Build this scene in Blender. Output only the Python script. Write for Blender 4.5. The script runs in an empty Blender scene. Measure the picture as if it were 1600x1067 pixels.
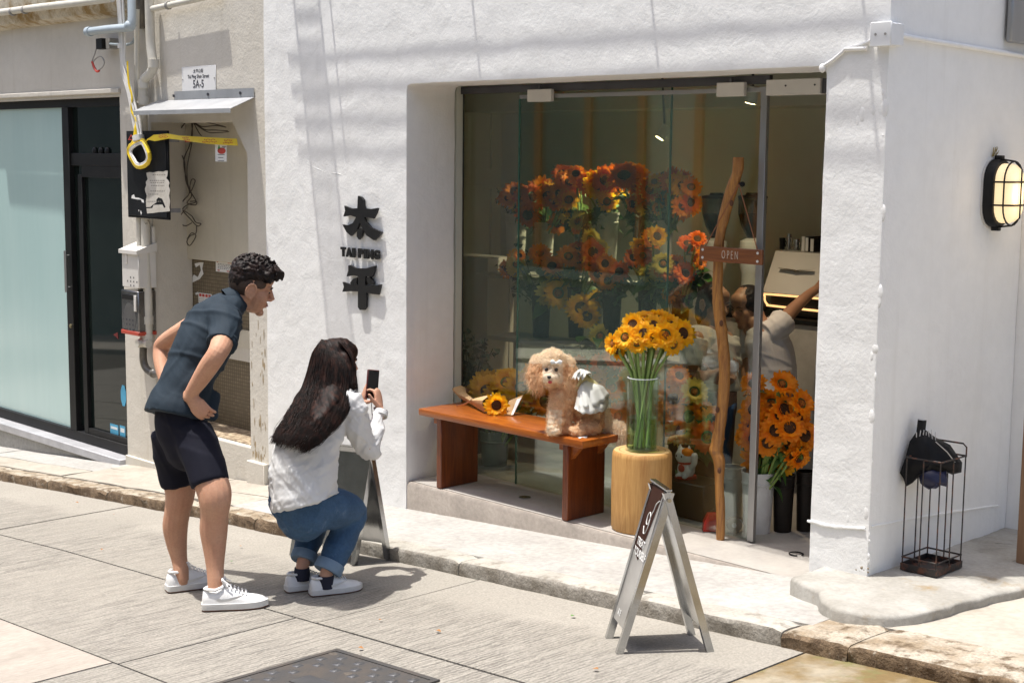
import bpy, bmesh, math, random
import numpy as np
from mathutils import Vector, Matrix, noise as mnoise
random.seed(7); RNG = np.random.default_rng(7)
S = bpy.context.scene
COL = S.collection
rad = math.radians
# ------------------------------------------------------------------ camera
F_PX, PITCH, ROLL, YAW = 2271.895, .1269, .0104, .7995
CAM = Vector((6.7023, -5.6235, 1.9849))
FW = Vector((-math.sin(YAW)*math.cos(PITCH), math.cos(YAW)*math.cos(PITCH), -math.sin(PITCH)))
_r = Vector((math.cos(YAW), math.sin(YAW), 0)); _u = _r.cross(FW)
RT = _r*math.cos(ROLL) + _u*math.sin(ROLL); UP = -_r*math.sin(ROLL) + _u*math.cos(ROLL)
cam_data = bpy.data.cameras.new('camera'); cam = bpy.data.objects.new('camera', cam_data); COL.objects.link(cam)
cam_data.sensor_width = 36; cam_data.lens = F_PX/1600*36; cam_data.clip_start = .05; cam_data.clip_end = 2000
M = Matrix((RT, UP, -FW)).transposed().to_4x4(); M.translation = CAM; cam.matrix_world = M
S.camera = cam
# ------------------------------------------------------------------ light
SUN = Vector((.16, .175, -1)).normalized()          # the way the light travels
elev = math.asin(-SUN.z); azim = math.atan2(-SUN.x, -SUN.y)   # azimuth of the sun measured from +Y towards +X
w = bpy.data.worlds.new('World'); S.world = w; w.use_nodes = True
nt = w.node_tree; sky = nt.nodes.new('ShaderNodeTexSky'); sky.sky_type = 'NISHITA'; sky.sun_disc = False
sky.sun_elevation = elev; sky.sun_rotation = azim; sky.air_density = .85; sky.dust_density = 4.; sky.ozone_density = 1.0
bg = nt.nodes['Background']; nt.links.new(sky.outputs[0], bg.inputs[0]); bg.inputs[1].default_value = .15
sd = bpy.data.lights.new('sun', 'SUN'); sd.energy = 4.0; sd.angle = rad(.6); sd.color = (1, .965, .91)
so = bpy.data.objects.new('sun', sd); COL.objects.link(so); so.rotation_euler = SUN.to_track_quat('-Z', 'Y').to_euler(); so.location = (0, -3, 12)
S.view_settings.view_transform = 'Standard'; S.view_settings.look = 'None'; S.view_settings.gamma = 1
S.view_settings.exposure = .57
S.render.engine = 'CYCLES'; S.cycles.use_denoising = True
S.cycles.max_bounces = 10; S.cycles.diffuse_bounces = 5; S.cycles.transparent_max_bounces = 16; S.cycles.caustics_reflective = False; S.cycles.caustics_refractive = False
# ------------------------------------------------------------------ pixel to place (photo pixels, 1600 x 1067)
def ray(x, y): return FW + RT*((x-800)/F_PX) - UP*((y-533.5)/F_PX)
def onY(x, y, Y=0.): d = ray(x, y); return CAM + d*((Y-CAM.y)/d.y)
def onX(x, y, X): d = ray(x, y); return CAM + d*((X-CAM.x)/d.x)
def onZ(x, y, z=0., a=0.): d = ray(x, y); return CAM + d*((z+a*CAM.x-CAM.z)/(d.z-a*d.x))
def at(x, y, dep): return CAM + ray(x, y)*dep
def zr(X): return -.245 + .065*X - .02*max(0, -1-X)      # the road climbs to the right
def onR(x, y): return onZ(x, y, -.245, .065)
# ------------------------------------------------------------------ materials
MATS = {}
def nodes(name):
    m = bpy.data.materials.new(name); m.use_nodes = True; t = m.node_tree
    return m, t, t.nodes['Principled BSDF']
def N(t, kind, **kw):
    n = t.nodes.new('ShaderNode'+kind)
    for k, v in kw.items():
        if k in n.inputs: n.inputs[k].default_value = v
        else: setattr(n, k, v)
    return n
def rgba(c): return (c[0], c[1], c[2], 1)
def mat(name, col, rough=.6, col2=None, scale=6., mixlo=.35, mixhi=.65, var=.12, bump=0., bscale=60., bdist=.01, metal=0., spec=.5, coat=0., sss=0., stretch=(1, 1, 1), trans=0., emis=None, estr=0., fine=0., col3=None, s3=20., lo3=.6, hi3=.7, sheen=0., alpha=1.):
    if name in MATS: return MATS[name]
    m, t, b = nodes(name); L = t.links.new
    tc = N(t, 'TexCoord'); mp = N(t, 'Mapping'); mp.inputs['Scale'].default_value = stretch; L(tc.outputs['Object'], mp.inputs[0])
    n1 = N(t, 'TexNoise', Scale=scale, Detail=6., Roughness=.6); L(mp.outputs[0], n1.inputs['Vector'])
    mr = N(t, 'MapRange'); mr.inputs[1].default_value = mixlo; mr.inputs[2].default_value = mixhi; L(n1.outputs[0], mr.inputs[0])
    mx = N(t, 'Mix', data_type='RGBA'); L(mr.outputs[0], mx.inputs[0])
    c2 = col2 if col2 else tuple(max(0, c*(1-var*2)) for c in col)
    mx.inputs[6].default_value = rgba(col); mx.inputs[7].default_value = rgba(c2); out = mx.outputs[2]
    if fine:
        n2 = N(t, 'TexNoise', Scale=scale*12, Detail=3.); L(mp.outputs[0], n2.inputs['Vector'])
        m2 = N(t, 'MapRange'); m2.inputs[3].default_value = 1-fine; m2.inputs[4].default_value = 1+fine; m2.inputs[1].default_value = .3; m2.inputs[2].default_value = .7
        L(n2.outputs[0], m2.inputs[0]); vm = N(t, 'Mix', data_type='RGBA', blend_type='MULTIPLY'); vm.inputs[0].default_value = 1
        L(out, vm.inputs[6]); L(m2.outputs[0], vm.inputs[7]); out = vm.outputs[2]
    if col3:
        n3 = N(t, 'TexNoise', Scale=s3, Detail=8., Roughness=.7); L(tc.outputs['Object'], n3.inputs['Vector'])
        m3 = N(t, 'MapRange'); m3.inputs[1].default_value = lo3; m3.inputs[2].default_value = hi3; L(n3.outputs[0], m3.inputs[0])
        x3 = N(t, 'Mix', data_type='RGBA'); L(m3.outputs[0], x3.inputs[0]); L(out, x3.inputs[6]); x3.inputs[7].default_value = rgba(col3); out = x3.outputs[2]
    L(out, b.inputs['Base Color'])
    b.inputs['Roughness'].default_value = rough; b.inputs['Metallic'].default_value = metal
    b.inputs['Specular IOR Level'].default_value = spec; b.inputs['Coat Weight'].default_value = coat; b.inputs['Coat Roughness'].default_value = .12
    if sss: b.inputs['Subsurface Weight'].default_value = sss; b.inputs['Subsurface Radius'].default_value = (.03, .012, .006); b.inputs['Subsurface Scale'].default_value = .3
    if sheen: b.inputs['Sheen Weight'].default_value = sheen
    if trans: b.inputs['Transmission Weight'].default_value = trans
    if alpha < 1: b.inputs['Alpha'].default_value = alpha
    if emis: b.inputs['Emission Color'].default_value = rgba(emis); b.inputs['Emission Strength'].default_value = estr
    if bump:
        nb = N(t, 'TexNoise', Scale=bscale, Detail=8., Roughness=.62); L(mp.outputs[0], nb.inputs['Vector'])
        bp = N(t, 'Bump', Strength=bump, Distance=bdist); L(nb.outputs[0], bp.inputs['Height']); L(bp.outputs[0], b.inputs['Normal'])
    MATS[name] = m; return m
def glass_mat(name, tint, refl=1.5, rough=0., boost=1.):
    m, t, b = nodes(name); L = t.links.new; t.nodes.remove(b)
    out = t.nodes['Material Output']; tr = N(t, 'BsdfTransparent'); tr.inputs[0].default_value = rgba(tint)
    gl = N(t, 'BsdfGlossy'); gl.inputs['Color'].default_value = (.95, 1, .97, 1); gl.inputs['Roughness'].default_value = rough
    # Schlick reflectance from the facing angle, the same on both faces of the sheet (no inner total reflection in a thin pane)
    ge = N(t, 'NewGeometry'); dt = N(t, 'VectorMath', operation='DOT_PRODUCT'); L(ge.outputs['Normal'], dt.inputs[0]); L(ge.outputs['Incoming'], dt.inputs[1])
    ab = N(t, 'Math', operation='ABSOLUTE'); L(dt.outputs['Value'], ab.inputs[0]); om = N(t, 'Math', operation='SUBTRACT'); om.inputs[0].default_value = 1; L(ab.outputs[0], om.inputs[1])
    pw = N(t, 'Math', operation='POWER'); L(om.outputs[0], pw.inputs[0]); pw.inputs[1].default_value = 5; f0 = ((refl-1)/(refl+1))**2*boost
    mu = N(t, 'Math', operation='MULTIPLY_ADD'); L(pw.outputs[0], mu.inputs[0]); mu.inputs[1].default_value = 1-f0; mu.inputs[2].default_value = f0; mu.use_clamp = True
    mx = N(t, 'MixShader'); L(mu.outputs[0], mx.inputs[0]); L(tr.outputs[0], mx.inputs[1]); L(gl.outputs[0], mx.inputs[2]); L(mx.outputs[0], out.inputs[0])
    MATS[name] = m; return m
# ------------------------------------------------------------------ mesh helpers
class MB:
    def __init__(s): s.v = []; s.f = []; s.mi = []; s.cur = 0
    def add(s, vs, fs):
        o = len(s.v); s.v += [tuple(v) for v in vs]; s.f += [tuple(i+o for i in f) for f in fs]; s.mi += [s.cur]*len(fs); return s
    def box(s, c, d, rot=None, bev=0., seg=1):
        bm = bmesh.new(); bmesh.ops.create_cube(bm, size=1)
        for v in bm.verts: v.co = Vector((v.co.x*d[0], v.co.y*d[1], v.co.z*d[2]))
        if bev: bmesh.ops.bevel(bm, geom=list(bm.edges), offset=bev, segments=seg, affect='EDGES', profile=.5)
        c = Vector(c); vs = []
        for v in bm.verts: vs.append((rot @ v.co if rot else v.co) + c)
        bm.verts.index_update(); s.add(vs, [[v.index for v in f.verts] for f in bm.faces]); bm.free(); return s
    def bb(s, x0, x1, y0, y1, z0, z1, bev=0., seg=1): return s.box(((x0+x1)/2, (y0+y1)/2, (z0+z1)/2), (x1-x0, y1-y0, z1-z0), None, bev, seg)
    def loft(s, rings, cap0=True, cap1=True, closed=True):
        n = len(rings[0]); vs = [p for r in rings for p in r]; fs = []
        for i in range(len(rings)-1):
            for j in range(n if closed else n-1):
                k = (j+1) % n; fs.append((i*n+j, i*n+k, (i+1)*n+k, (i+1)*n+j))
        if cap0: fs.append(tuple(range(n-1, -1, -1)))
        if cap1: fs.append(tuple((len(rings)-1)*n+j for j in range(n)))
        return s.add(vs, fs)
    def tube(s, pts, r, n=8, caps=True, up=None, flat=1., round_ends=False):
        pts = [Vector(p) for p in pts]; m = len(pts); rs = r if isinstance(r, (list, tuple)) else [r]*m
        rings = []; prev = None
        for i in range(m):
            t = (pts[min(i+1, m-1)]-pts[max(i-1, 0)]);
            t = t.normalized() if t.length > 1e-9 else Vector((0, 0, 1))
            if prev is None:
                a = Vector(up) if up is not None else (Vector((0, 0, 1)) if abs(t.z) < .9 else Vector((1, 0, 0)))
            else: a = prev
            a = (a-t*a.dot(t)); a = a.normalized() if a.length > 1e-6 else t.orthogonal().normalized(); b = t.cross(a); prev = a
            q = rs[i]; ra, rb = (q if isinstance(q, (list, tuple)) else (q, q*flat))
            ring = lambda c, k: [c + a*(ra*k*math.cos(2*math.pi*j/n)) + b*(rb*k*math.sin(2*math.pi*j/n)) for j in range(n)]
            rm = max(ra, rb)
            if round_ends and i == 0:
                for k in (75, 50, 25): rings.append(ring(pts[0]-t*(rm*math.sin(rad(k))), math.cos(rad(k))))
            rings.append(ring(pts[i], 1))
            if round_ends and i == m-1:
                for k in (25, 50, 75): rings.append(ring(pts[i]+t*(rm*math.sin(rad(k))), math.cos(rad(k))))
        return s.loft(rings, caps, caps)
    def cyl(s, p0, p1, r0, r1=None, n=16): return s.tube([p0, p1], [r0, r0 if r1 is None else r1], n)
    def lathe(s, prof, c=(0, 0, 0), n=24, caps=True):
        c = Vector(c); return s.loft([[c+Vector((r*math.cos(2*math.pi*j/n), r*math.sin(2*math.pi*j/n), z)) for j in range(n)] for r, z in prof], caps, caps)
    def ell(s, c, r, n=16, m=10, rot=None):
        c = Vector(c); rings = []
        for i in range(m+1):
            th = math.pi*(i+.0)/m; th = min(max(th, .06), math.pi-.06); ring = []
            for j in range(n):
                p = Vector((r[0]*math.sin(th)*math.cos(2*math.pi*j/n), r[1]*math.sin(th)*math.sin(2*math.pi*j/n), -r[2]*math.cos(th)))
                ring.append(c+(rot @ p if rot else p))
            rings.append(ring)
        return s.loft(rings)
    def prism(s, poly, fn, t0, t1):        # fn(u, v, t) -> point
        n = len(poly); vs = [fn(u, v, t0) for u, v in poly]+[fn(u, v, t1) for u, v in poly]
        fs = [tuple(range(n-1, -1, -1)), tuple(range(n, 2*n))]+[(i, (i+1) % n, n+(i+1) % n, n+i) for i in range(n)]
        return s.add(vs, fs)
    def mesh(s, name, inv=None):
        me = bpy.data.meshes.new(name); me.from_pydata([tuple(inv @ Vector(v)) for v in s.v] if inv else s.v, [], s.f)
        if any(s.mi): me.polygons.foreach_set('material_index', s.mi)
        me.validate(); fix_normals(me); return me
def fix_normals(me):
    bm = bmesh.new(); bm.from_mesh(me); bmesh.ops.recalc_face_normals(bm, faces=bm.faces); bm.to_mesh(me); bm.free()
FR = {}
def tag(o, label=None, cat=None, group=None, kind=None):
    if label: o['label'] = label
    if cat: o['category'] = cat
    if group: o['group'] = group
    if kind: o['kind'] = kind
    return o
def thing(name, label, cat, loc=(0, 0, 0), rotz=0., group=None, kind=None):
    o = bpy.data.objects.new(name, None); o.empty_display_size = .05; COL.objects.link(o); o.location = loc; o.rotation_euler = (0, 0, rotz)
    FR[o.name] = Matrix.Translation(Vector(loc)) @ Matrix.Rotation(rotz, 4, 'Z')
    return tag(o, label, cat, group, kind)
def frame(o):
    while o is not None:
        if o.name in FR: return FR[o.name]
        o = o.parent
    return Matrix.Identity(4)
def smooth(me, ang=40):
    me.polygons.foreach_set('use_smooth', [True]*len(me.polygons))
    if ang: me.set_sharp_from_angle(angle=rad(ang))
def obj(name, mb, m, parent=None, local=False, sm=40):
    inv = None if (local or parent is None) else frame(parent).inverted()
    if isinstance(mb, MB): me = mb.mesh(name, inv)
    else:
        me = mb
        if inv: me.transform(inv)
    if sm is not None: smooth(me, sm)
    for q in (m if isinstance(m, (list, tuple)) else [m]): me.materials.append(q)
    o = bpy.data.objects.new(name, me); COL.objects.link(o)
    if parent is not None: o.parent = parent
    return o
def one(name, mb, m, label, cat, group=None, sm=40):      # a thing that is a single mesh
    return tag(obj(name, mb, m, None, False, sm), label, cat, group)
def struct(name, mb, m, sm=40): return tag(obj(name, mb, m, None, False, sm), kind='structure')
def inst(name, me, parent=None, loc=(0, 0, 0), rot=(0, 0, 0), scale=(1, 1, 1)):
    o = bpy.data.objects.new(name, me); COL.objects.link(o); o.location = loc; o.rotation_euler = rot; o.scale = scale
    if parent is not None: o.parent = parent
    return o
def copy_tree(root, loc=None, rot=None, scale=None, label=None, group=None):
    r = root.copy(); COL.objects.link(r)
    if loc is not None: r.location = loc
    if rot is not None: r.rotation_euler = rot
    if scale is not None: r.scale = scale
    if label: r['label'] = label
    if group: r['group'] = group
    for ch in KIDS(root):
        c = ch.copy(); COL.objects.link(c); c.parent = r
        for g in KIDS(ch):
            d = g.copy(); COL.objects.link(d); d.parent = c
    return r
def KIDS(o): return [c for c in bpy.data.objects if c.parent == o]
def remesh(mb, vox, smooth_it=3, fac=.5, decimate=None):
    me = mb.mesh('tmp'); o = bpy.data.objects.new('tmp', me); COL.objects.link(o)
    r = o.modifiers.new('r', 'REMESH'); r.mode = 'VOXEL'; r.voxel_size = vox; r.adaptivity = 0
    if smooth_it: k = o.modifiers.new('s', 'SMOOTH'); k.iterations = smooth_it; k.factor = fac
    dg = bpy.context.evaluated_depsgraph_get(); dg.update()
    out = bpy.data.meshes.new_from_object(o.evaluated_get(dg)); bpy.data.objects.remove(o); bpy.data.meshes.remove(me)
    out.materials.clear(); return out
def displace(me, fn):        # fn(co, normal) -> new co ; numpy arrays
    n = len(me.vertices); co = np.empty(n*3, np.float32); me.vertices.foreach_get('co', co); co = co.reshape(-1, 3)
    no = np.empty(n*3, np.float32); me.vertices.foreach_get('normal', no); no = no.reshape(-1, 3)
    me.vertices.foreach_set('co', fn(co, no).astype(np.float32).ravel()); me.update(); return me
def nz(co, scale, seed=0.):
    return np.array([mnoise.noise((c[0]*scale+seed, c[1]*scale-seed, c[2]*scale+seed*.7)) for c in co])
def text_mesh(s, size, extrude=.002, offset=0., align='CENTER', shear=0., sx=1.):
    cu = bpy.data.curves.new('t', 'FONT'); cu.body = s; cu.size = size; cu.extrude = extrude; cu.offset = offset; cu.align_x = align; cu.align_y = 'CENTER'; cu.shear = shear; cu.resolution_u = 3
    o = bpy.data.objects.new('t', cu); COL.objects.link(o); dg = bpy.context.evaluated_depsgraph_get(); dg.update()
    me = bpy.data.meshes.new_from_object(o.evaluated_get(dg)); bpy.data.objects.remove(o); bpy.data.curves.remove(cu)
    if sx != 1: me.transform(Matrix.Diagonal((sx, 1, 1, 1)))
    me.materials.clear(); return me
def text(name, s, size, m, parent, mw, extrude=.001, offset=0., sx=1., align='CENTER'):
    me = text_mesh(s, size, extrude, offset, align, 0., sx); me.transform(mw); return obj(name, me, m, parent, False, None)
def basis(o, x, y):      # matrix whose local x / y axes are the given world vectors
    x = Vector(x).normalized(); z = x.cross(Vector(y)).normalized(); y = z.cross(x)
    mm = Matrix((x, y, z)).transposed().to_4x4(); mm.translation = Vector(o); return mm
def bez(p, n=12):          # smooth curve through points (Catmull-Rom)
    p = [Vector(q) for q in p]; out = []
    for i in range(len(p)-1):
        a, b, c, d = p[max(i-1, 0)], p[i], p[i+1], p[min(i+2, len(p)-1)]
        for k in range(n):
            t = k/n; out.append(.5*((2*b)+(c-a)*t+(2*a-5*b+4*c-d)*t*t+(3*b-a-3*c+d)*t**3))
    out.append(p[-1]); return out
# ================================================================== MATERIALS OF THE SETTING
def plaster_mat(name, col, col2, dirt, b1=.17, dlo=.62, dhi=.8):
    m = mat(name, col, .75, col2, 1.3, .35, .7, bump=b1, bscale=55, bdist=.012, fine=.02, col3=dirt, s3=2.2, lo3=dlo, hi3=dhi)
    t = m.node_tree; b = t.nodes['Principled BSDF']; tc = [n for n in t.nodes if n.type == 'TEX_COORD'][0]; first = [n for n in t.nodes if n.type == 'BUMP'][0]
    bcl = b.inputs['Base Color'].links[0].from_socket; mp2 = N(t, 'Mapping'); mp2.inputs['Scale'].default_value = (7, 7, .45); t.links.new(tc.outputs['Object'], mp2.inputs[0])
    ns = N(t, 'TexNoise', Scale=1.4, Detail=6., Roughness=.65); t.links.new(mp2.outputs[0], ns.inputs['Vector']); rs = N(t, 'MapRange'); rs.inputs[1].default_value = .55; rs.inputs[2].default_value = .75; rs.inputs[4].default_value = .4; t.links.new(ns.outputs[0], rs.inputs[0])
    xs_ = N(t, 'Mix', data_type='RGBA'); t.links.new(rs.outputs[0], xs_.inputs[0]); t.links.new(bcl, xs_.inputs[6]); xs_.inputs[7].default_value = rgba(dirt); t.links.new(xs_.outputs[2], b.inputs['Base Color'])
    n2 = N(t, 'TexNoise', Scale=7., Detail=5., Roughness=.55, Distortion=.6); t.links.new(tc.outputs['Object'], n2.inputs['Vector'])
    b2 = N(t, 'Bump', Strength=.11, Distance=.05); t.links.new(n2.outputs[0], b2.inputs['Height']); t.links.new(first.outputs[0], b2.inputs['Normal']); t.links.new(b2.outputs[0], b.inputs['Normal'])
    return m
m_white = plaster_mat('white_plaster', (.83, .83, .81), (.79, .79, .77), (.70, .69, .66))
m_beige = plaster_mat('beige_plaster', (.64, .605, .535), (.57, .535, .465), (.45, .40, .31), .25)
m_panel = plaster_mat('cream_panel', (.60, .56, .46), (.54, .50, .41), (.40, .36, .27), .15)
m_opp = plaster_mat('opposite_plaster', (.31, .35, .30), (.26, .295, .255), (.19, .215, .18), .2)
def ribbed_mat():
    m, t, b = nodes('ribbed_concrete'); L = t.links.new
    tc = N(t, 'TexCoord'); sx = N(t, 'SeparateXYZ'); L(tc.outputs['Object'], sx.inputs[0])
    # brushed ribs run across the road (along Y); they fade out on the smooth trowelled margin by the kerb
    nz1 = N(t, 'TexNoise', Scale=2.5, Detail=3.); L(tc.outputs['Object'], nz1.inputs['Vector'])
    mp = N(t, 'Mapping'); mp.inputs['Scale'].default_value = (46, 4.2, 1); mp.inputs['Rotation'].default_value = (0, 0, .05); L(tc.outputs['Object'], mp.inputs[0])
    rib = N(t, 'TexNoise', Scale=1., Detail=5., Roughness=.68, Distortion=.9); L(mp.outputs[0], rib.inputs['Vector'])
    grit = N(t, 'TexNoise', Scale=90., Detail=6., Roughness=.7); L(tc.outputs['Object'], grit.inputs['Vector'])
    wv = N(t, 'TexWave', wave_type='BANDS', bands_direction='X'); wv.inputs['Scale'].default_value = 13.; wv.inputs['Distortion'].default_value = 5.; wv.inputs['Detail'].default_value = 4.; wv.inputs['Detail Scale'].default_value = 2.; L(tc.outputs['Object'], wv.inputs['Vector'])
    rb0 = rib; wm = N(t, 'Math', operation='MULTIPLY'); L(wv.outputs[0], wm.inputs[0]); wm.inputs[1].default_value = .13; nm2 = N(t, 'Math', operation='MULTIPLY_ADD'); L(rb0.outputs[0], nm2.inputs[0]); nm2.inputs[1].default_value = .87; L(wm.outputs[0], nm2.inputs[2]); rib = nm2
    ya = N(t, 'Math', operation='MULTIPLY_ADD'); L(nz1.outputs[0], ya.inputs[0]); ya.inputs[1].default_value = .35; L(sx.outputs[1], ya.inputs[2])
    msk = N(t, 'MapRange'); L(ya.outputs[0], msk.inputs[0]); msk.inputs[1].default_value = -.88; msk.inputs[2].default_value = -1.02; msk.inputs[3].default_value = .06; msk.inputs[4].default_value = 1.
    # 'msk' is wear that follows the smooth trowelled strip
    nm = N(t, 'TexNoise', Scale=1.1, Detail=4.); L(tc.outputs['Object'], nm.inputs['Vector']); mm = N(t, 'MapRange'); L(nm.outputs[0], mm.inputs[0]); mm.inputs[1].default_value = .3; mm.inputs[2].default_value = .7; mm.inputs[3].default_value = .35; mm.inputs[4].default_value = 1.
    am = N(t, 'Math', operation='MULTIPLY'); L(msk.outputs[0], am.inputs[0]); L(mm.outputs[0], am.inputs[1])
    cr = N(t, 'MapRange'); L(rib.outputs[0], cr.inputs[0]); cr.inputs[1].default_value = .38; cr.inputs[2].default_value = .54
    base = N(t, 'Mix', data_type='RGBA'); L(nm.outputs[0], base.inputs[0]); base.inputs[6].default_value = rgba((.262, .243, .208)); base.inputs[7].default_value = rgba((.37, .343, .298))
    dk = N(t, 'Math', operation='SUBTRACT'); dk.inputs[0].default_value = 1; L(cr.outputs[0], dk.inputs[1])
    dk2 = N(t, 'Math', operation='MULTIPLY'); L(dk.outputs[0], dk2.inputs[0]); L(am.outputs[0], dk2.inputs[1]); dk3 = N(t, 'Math', operation='MULTIPLY'); L(dk2.outputs[0], dk3.inputs[0]); dk3.inputs[1].default_value = .9
    mx = N(t, 'Mix', data_type='RGBA'); L(dk3.outputs[0], mx.inputs[0]); L(base.outputs[2], mx.inputs[6]); mx.inputs[7].default_value = rgba((.11, .10, .088))
    st = N(t, 'TexNoise', Scale=3.3, Detail=9., Roughness=.72); L(tc.outputs['Object'], st.inputs['Vector']); sr = N(t, 'MapRange'); L(st.outputs[0], sr.inputs[0]); sr.inputs[1].default_value = .56; sr.inputs[2].default_value = .78; sr.inputs[4].default_value = .5
    m3 = N(t, 'Mix', data_type='RGBA'); L(sr.outputs[0], m3.inputs[0]); L(mx.outputs[2], m3.inputs[6]); m3.inputs[7].default_value = rgba((.22, .20, .17))
    gm = N(t, 'MapRange'); L(grit.outputs[0], gm.inputs[0]); gm.inputs[1].default_value = .3; gm.inputs[2].default_value = .7; gm.inputs[3].default_value = .68; gm.inputs[4].default_value = 1.22
    m4 = N(t, 'Mix', data_type='RGBA', blend_type='MULTIPLY'); m4.inputs[0].default_value = 1; L(m3.outputs[2], m4.inputs[6]); L(gm.outputs[0], m4.inputs[7]); L(m4.outputs[2], b.inputs['Base Color'])
    b.inputs['Roughness'].default_value = .88
    hm = N(t, 'Math', operation='MULTIPLY'); L(rib.outputs[0], hm.inputs[0]); L(am.outputs[0], hm.inputs[1])
    bp = N(t, 'Bump', Strength=.9, Distance=.02); L(hm.outputs[0], bp.inputs['Height']); b2 = N(t, 'Bump', Strength=.25, Distance=.004); L(grit.outputs[0], b2.inputs['Height']); L(bp.outputs[0], b2.inputs['Normal']); L(b2.outputs[0], b.inputs['Normal'])
    return m
m_rib = ribbed_mat()
m_mossy = mat('stained_concrete', (.30, .26, .19), .9, (.17, .115, .045), 2.4, .36, .52, bump=.4, bscale=60, bdist=.006, fine=.12, col3=(.16, .15, .055), s3=6., lo3=.55, hi3=.68)
m_pinkish = mat('pinkish_concrete', (.38, .335, .29), .88, (.31, .275, .235), 2., bump=.35, bscale=90, bdist=.006, fine=.1, stretch=(3, 1, 1))
m_joint = mat('joint_dirt', (.10, .085, .07), .95, fine=.2)
m_pale = mat('painted_pavement', (.42, .41, .385), .9, (.33, .315, .29), 2.6, .35, .7, bump=.6, bscale=120, bdist=.007, fine=.13, col3=(.27, .24, .195), s3=22, lo3=.60, hi3=.74)
m_pave = mat('pavement_concrete', (.42, .385, .325), .88, (.33, .295, .245), 2.5, bump=.4, bscale=80, bdist=.007, fine=.1, col3=(.31, .27, .21), s3=5, lo3=.58, hi3=.75)
m_kerb = mat('kerb_granite', (.40, .355, .285), .85, (.27, .21, .14), 7, .4, .62, bump=.6, bscale=45, bdist=.012, fine=.2, col3=(.11, .075, .042), s3=12, lo3=.5, hi3=.62)
m_kerbw = mat('kerb_concrete', (.44, .42, .37), .88, (.33, .31, .27), 5, bump=.5, bscale=45, bdist=.01, fine=.12, col3=(.23, .205, .17), s3=10, lo3=.54, hi3=.66)
m_riser = mat('step_concrete', (.37, .325, .28), .85, (.28, .245, .21), 3.5, bump=.35, bscale=50, bdist=.006, fine=.1, col3=(.46, .42, .37), s3=9, lo3=.6, hi3=.7)
m_floor = mat('shop_floor', (.40, .375, .34), .7, (.33, .305, .275), 3, bump=.15, bscale=60, bdist=.004, fine=.05)
m_pad = mat('pad_cement', (.41, .395, .36), .9, (.30, .285, .25), 3.6, .35, .6, bump=.4, bscale=60, bdist=.008, fine=.08, col3=(.27, .20, .11), s3=3.4, lo3=.58, hi3=.72)

# ================================================================== ROAD
def slope_sheet(x0, x1, y0, y1, dz0, th, step=.5, jit=0.):
    b = MB(); xs = [x0]; k = math.ceil((x1-x0)/step)
    xs = [x0+(x1-x0)*i/k for i in range(k+1)]
    if x0 < -1 < x1: xs = sorted(xs+[-1.])
    b.loft([[(x, y0, zr(x)+dz0), (x, y1, zr(x)+dz0), (x, y1, zr(x)+dz0-th), (x, y0, zr(x)+dz0-th)] for x in xs]); return b
road = struct('road', slope_sheet(-60, 60, -40, -.62, -.03, .3, 2.), m_joint)
g = .006
rows = [(-1.755, -.70, [-14, -8, -5, -2.0, 1.45, 3.42, 6.4, 10, 16]), (-2.68, -1.755, [-14, -7.5, -3.6, 1.3, 4.6, 8, 13, 16]),
        (-3.9, -2.68, [-14, -9, -5, -2.2, 1.27, 4.4, 7.5, 11, 16]), (-7.6, -3.9, [-14, -8, -3, 1.2, 4.5, 8, 16])]
for y0, y1, xs in rows:
    for i in range(len(xs)-1):
        xa, xb = xs[i]+g, xs[i+1]-g
        mm = m_rib
        if y1 == -.70 and xs[i] == 3.42: mm = m_mossy
        if y1 == -2.68 and xs[i] in (-2.2, -5): mm = m_pinkish
        obj('slab', slope_sheet(xa, xb, y0+g, y1-(g if y1 < -.7 else 0), random.uniform(-.002, .002), .05, 1.2), mm, road)
# ---- crack in the road (a recessed dark seam is the joint; thin hairline crack as geometry)
# ================================================================== PAVEMENT AND KERB
pave = struct('pavement', slope_sheet(-1.0, 3.36, -.60, .02, .075, .2, .3), m_pale)
KY0, KY1 = -.74, -.595
def kerb_stone(x0, x1, m, seed, top=.075, yo=0., rg=1., back=0.):
    b = MB(); nx = max(4, int((x1-x0)/.045)); prof = [(KY1+back, -.12), (KY1+back, top-.003), ((KY0+KY1+back)/2, top+.001), (KY0+.028, top), (KY0+.010, top-.006), (KY0, top-.022), (KY0+.004, 0.), (KY0, -.12)]
    rings = []
    for i in range(nx+1):
        x = x0+(x1-x0)*i/nx; e = .012 if i in (0, nx) else 0
        ring = []
        for (y, z) in prof:
            q = mnoise.noise((x*6+seed, y*9, z*12)); q2 = mnoise.noise((x*25+seed, y*30, z*30))
            ring.append((x, y+yo+rg*(.012*q+.006*q2)*(1 if y < KY0+.05 else 0), zr(x)+z-e*(z > 0)+rg*(.006*q+.003*q2)))
        rings.append(ring)
    b.loft(rings)
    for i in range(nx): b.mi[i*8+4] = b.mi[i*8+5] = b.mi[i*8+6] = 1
    return b
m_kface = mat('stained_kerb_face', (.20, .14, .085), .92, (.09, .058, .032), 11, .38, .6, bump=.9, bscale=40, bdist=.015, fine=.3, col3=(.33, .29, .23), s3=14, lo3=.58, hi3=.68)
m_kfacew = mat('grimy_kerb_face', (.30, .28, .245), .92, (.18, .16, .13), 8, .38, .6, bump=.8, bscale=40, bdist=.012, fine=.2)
kerb = struct('kerb', slope_sheet(-14, 12, -.71, -.60, -.02, .1), m_joint)
ks = [-10, -8.8, -7.5, -6.3, -5.2, -4.1, -3.25, -2.35, -1.4, -.55, .25]
for i in range(len(ks)-1): obj('kerb_stone', kerb_stone(ks[i]+.006, ks[i+1]-.006, m_kerb, i*7.3), [m_kerb, m_kface], kerb)
ks2 = [.25, 1.3, 2.45, 3.3]
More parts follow.
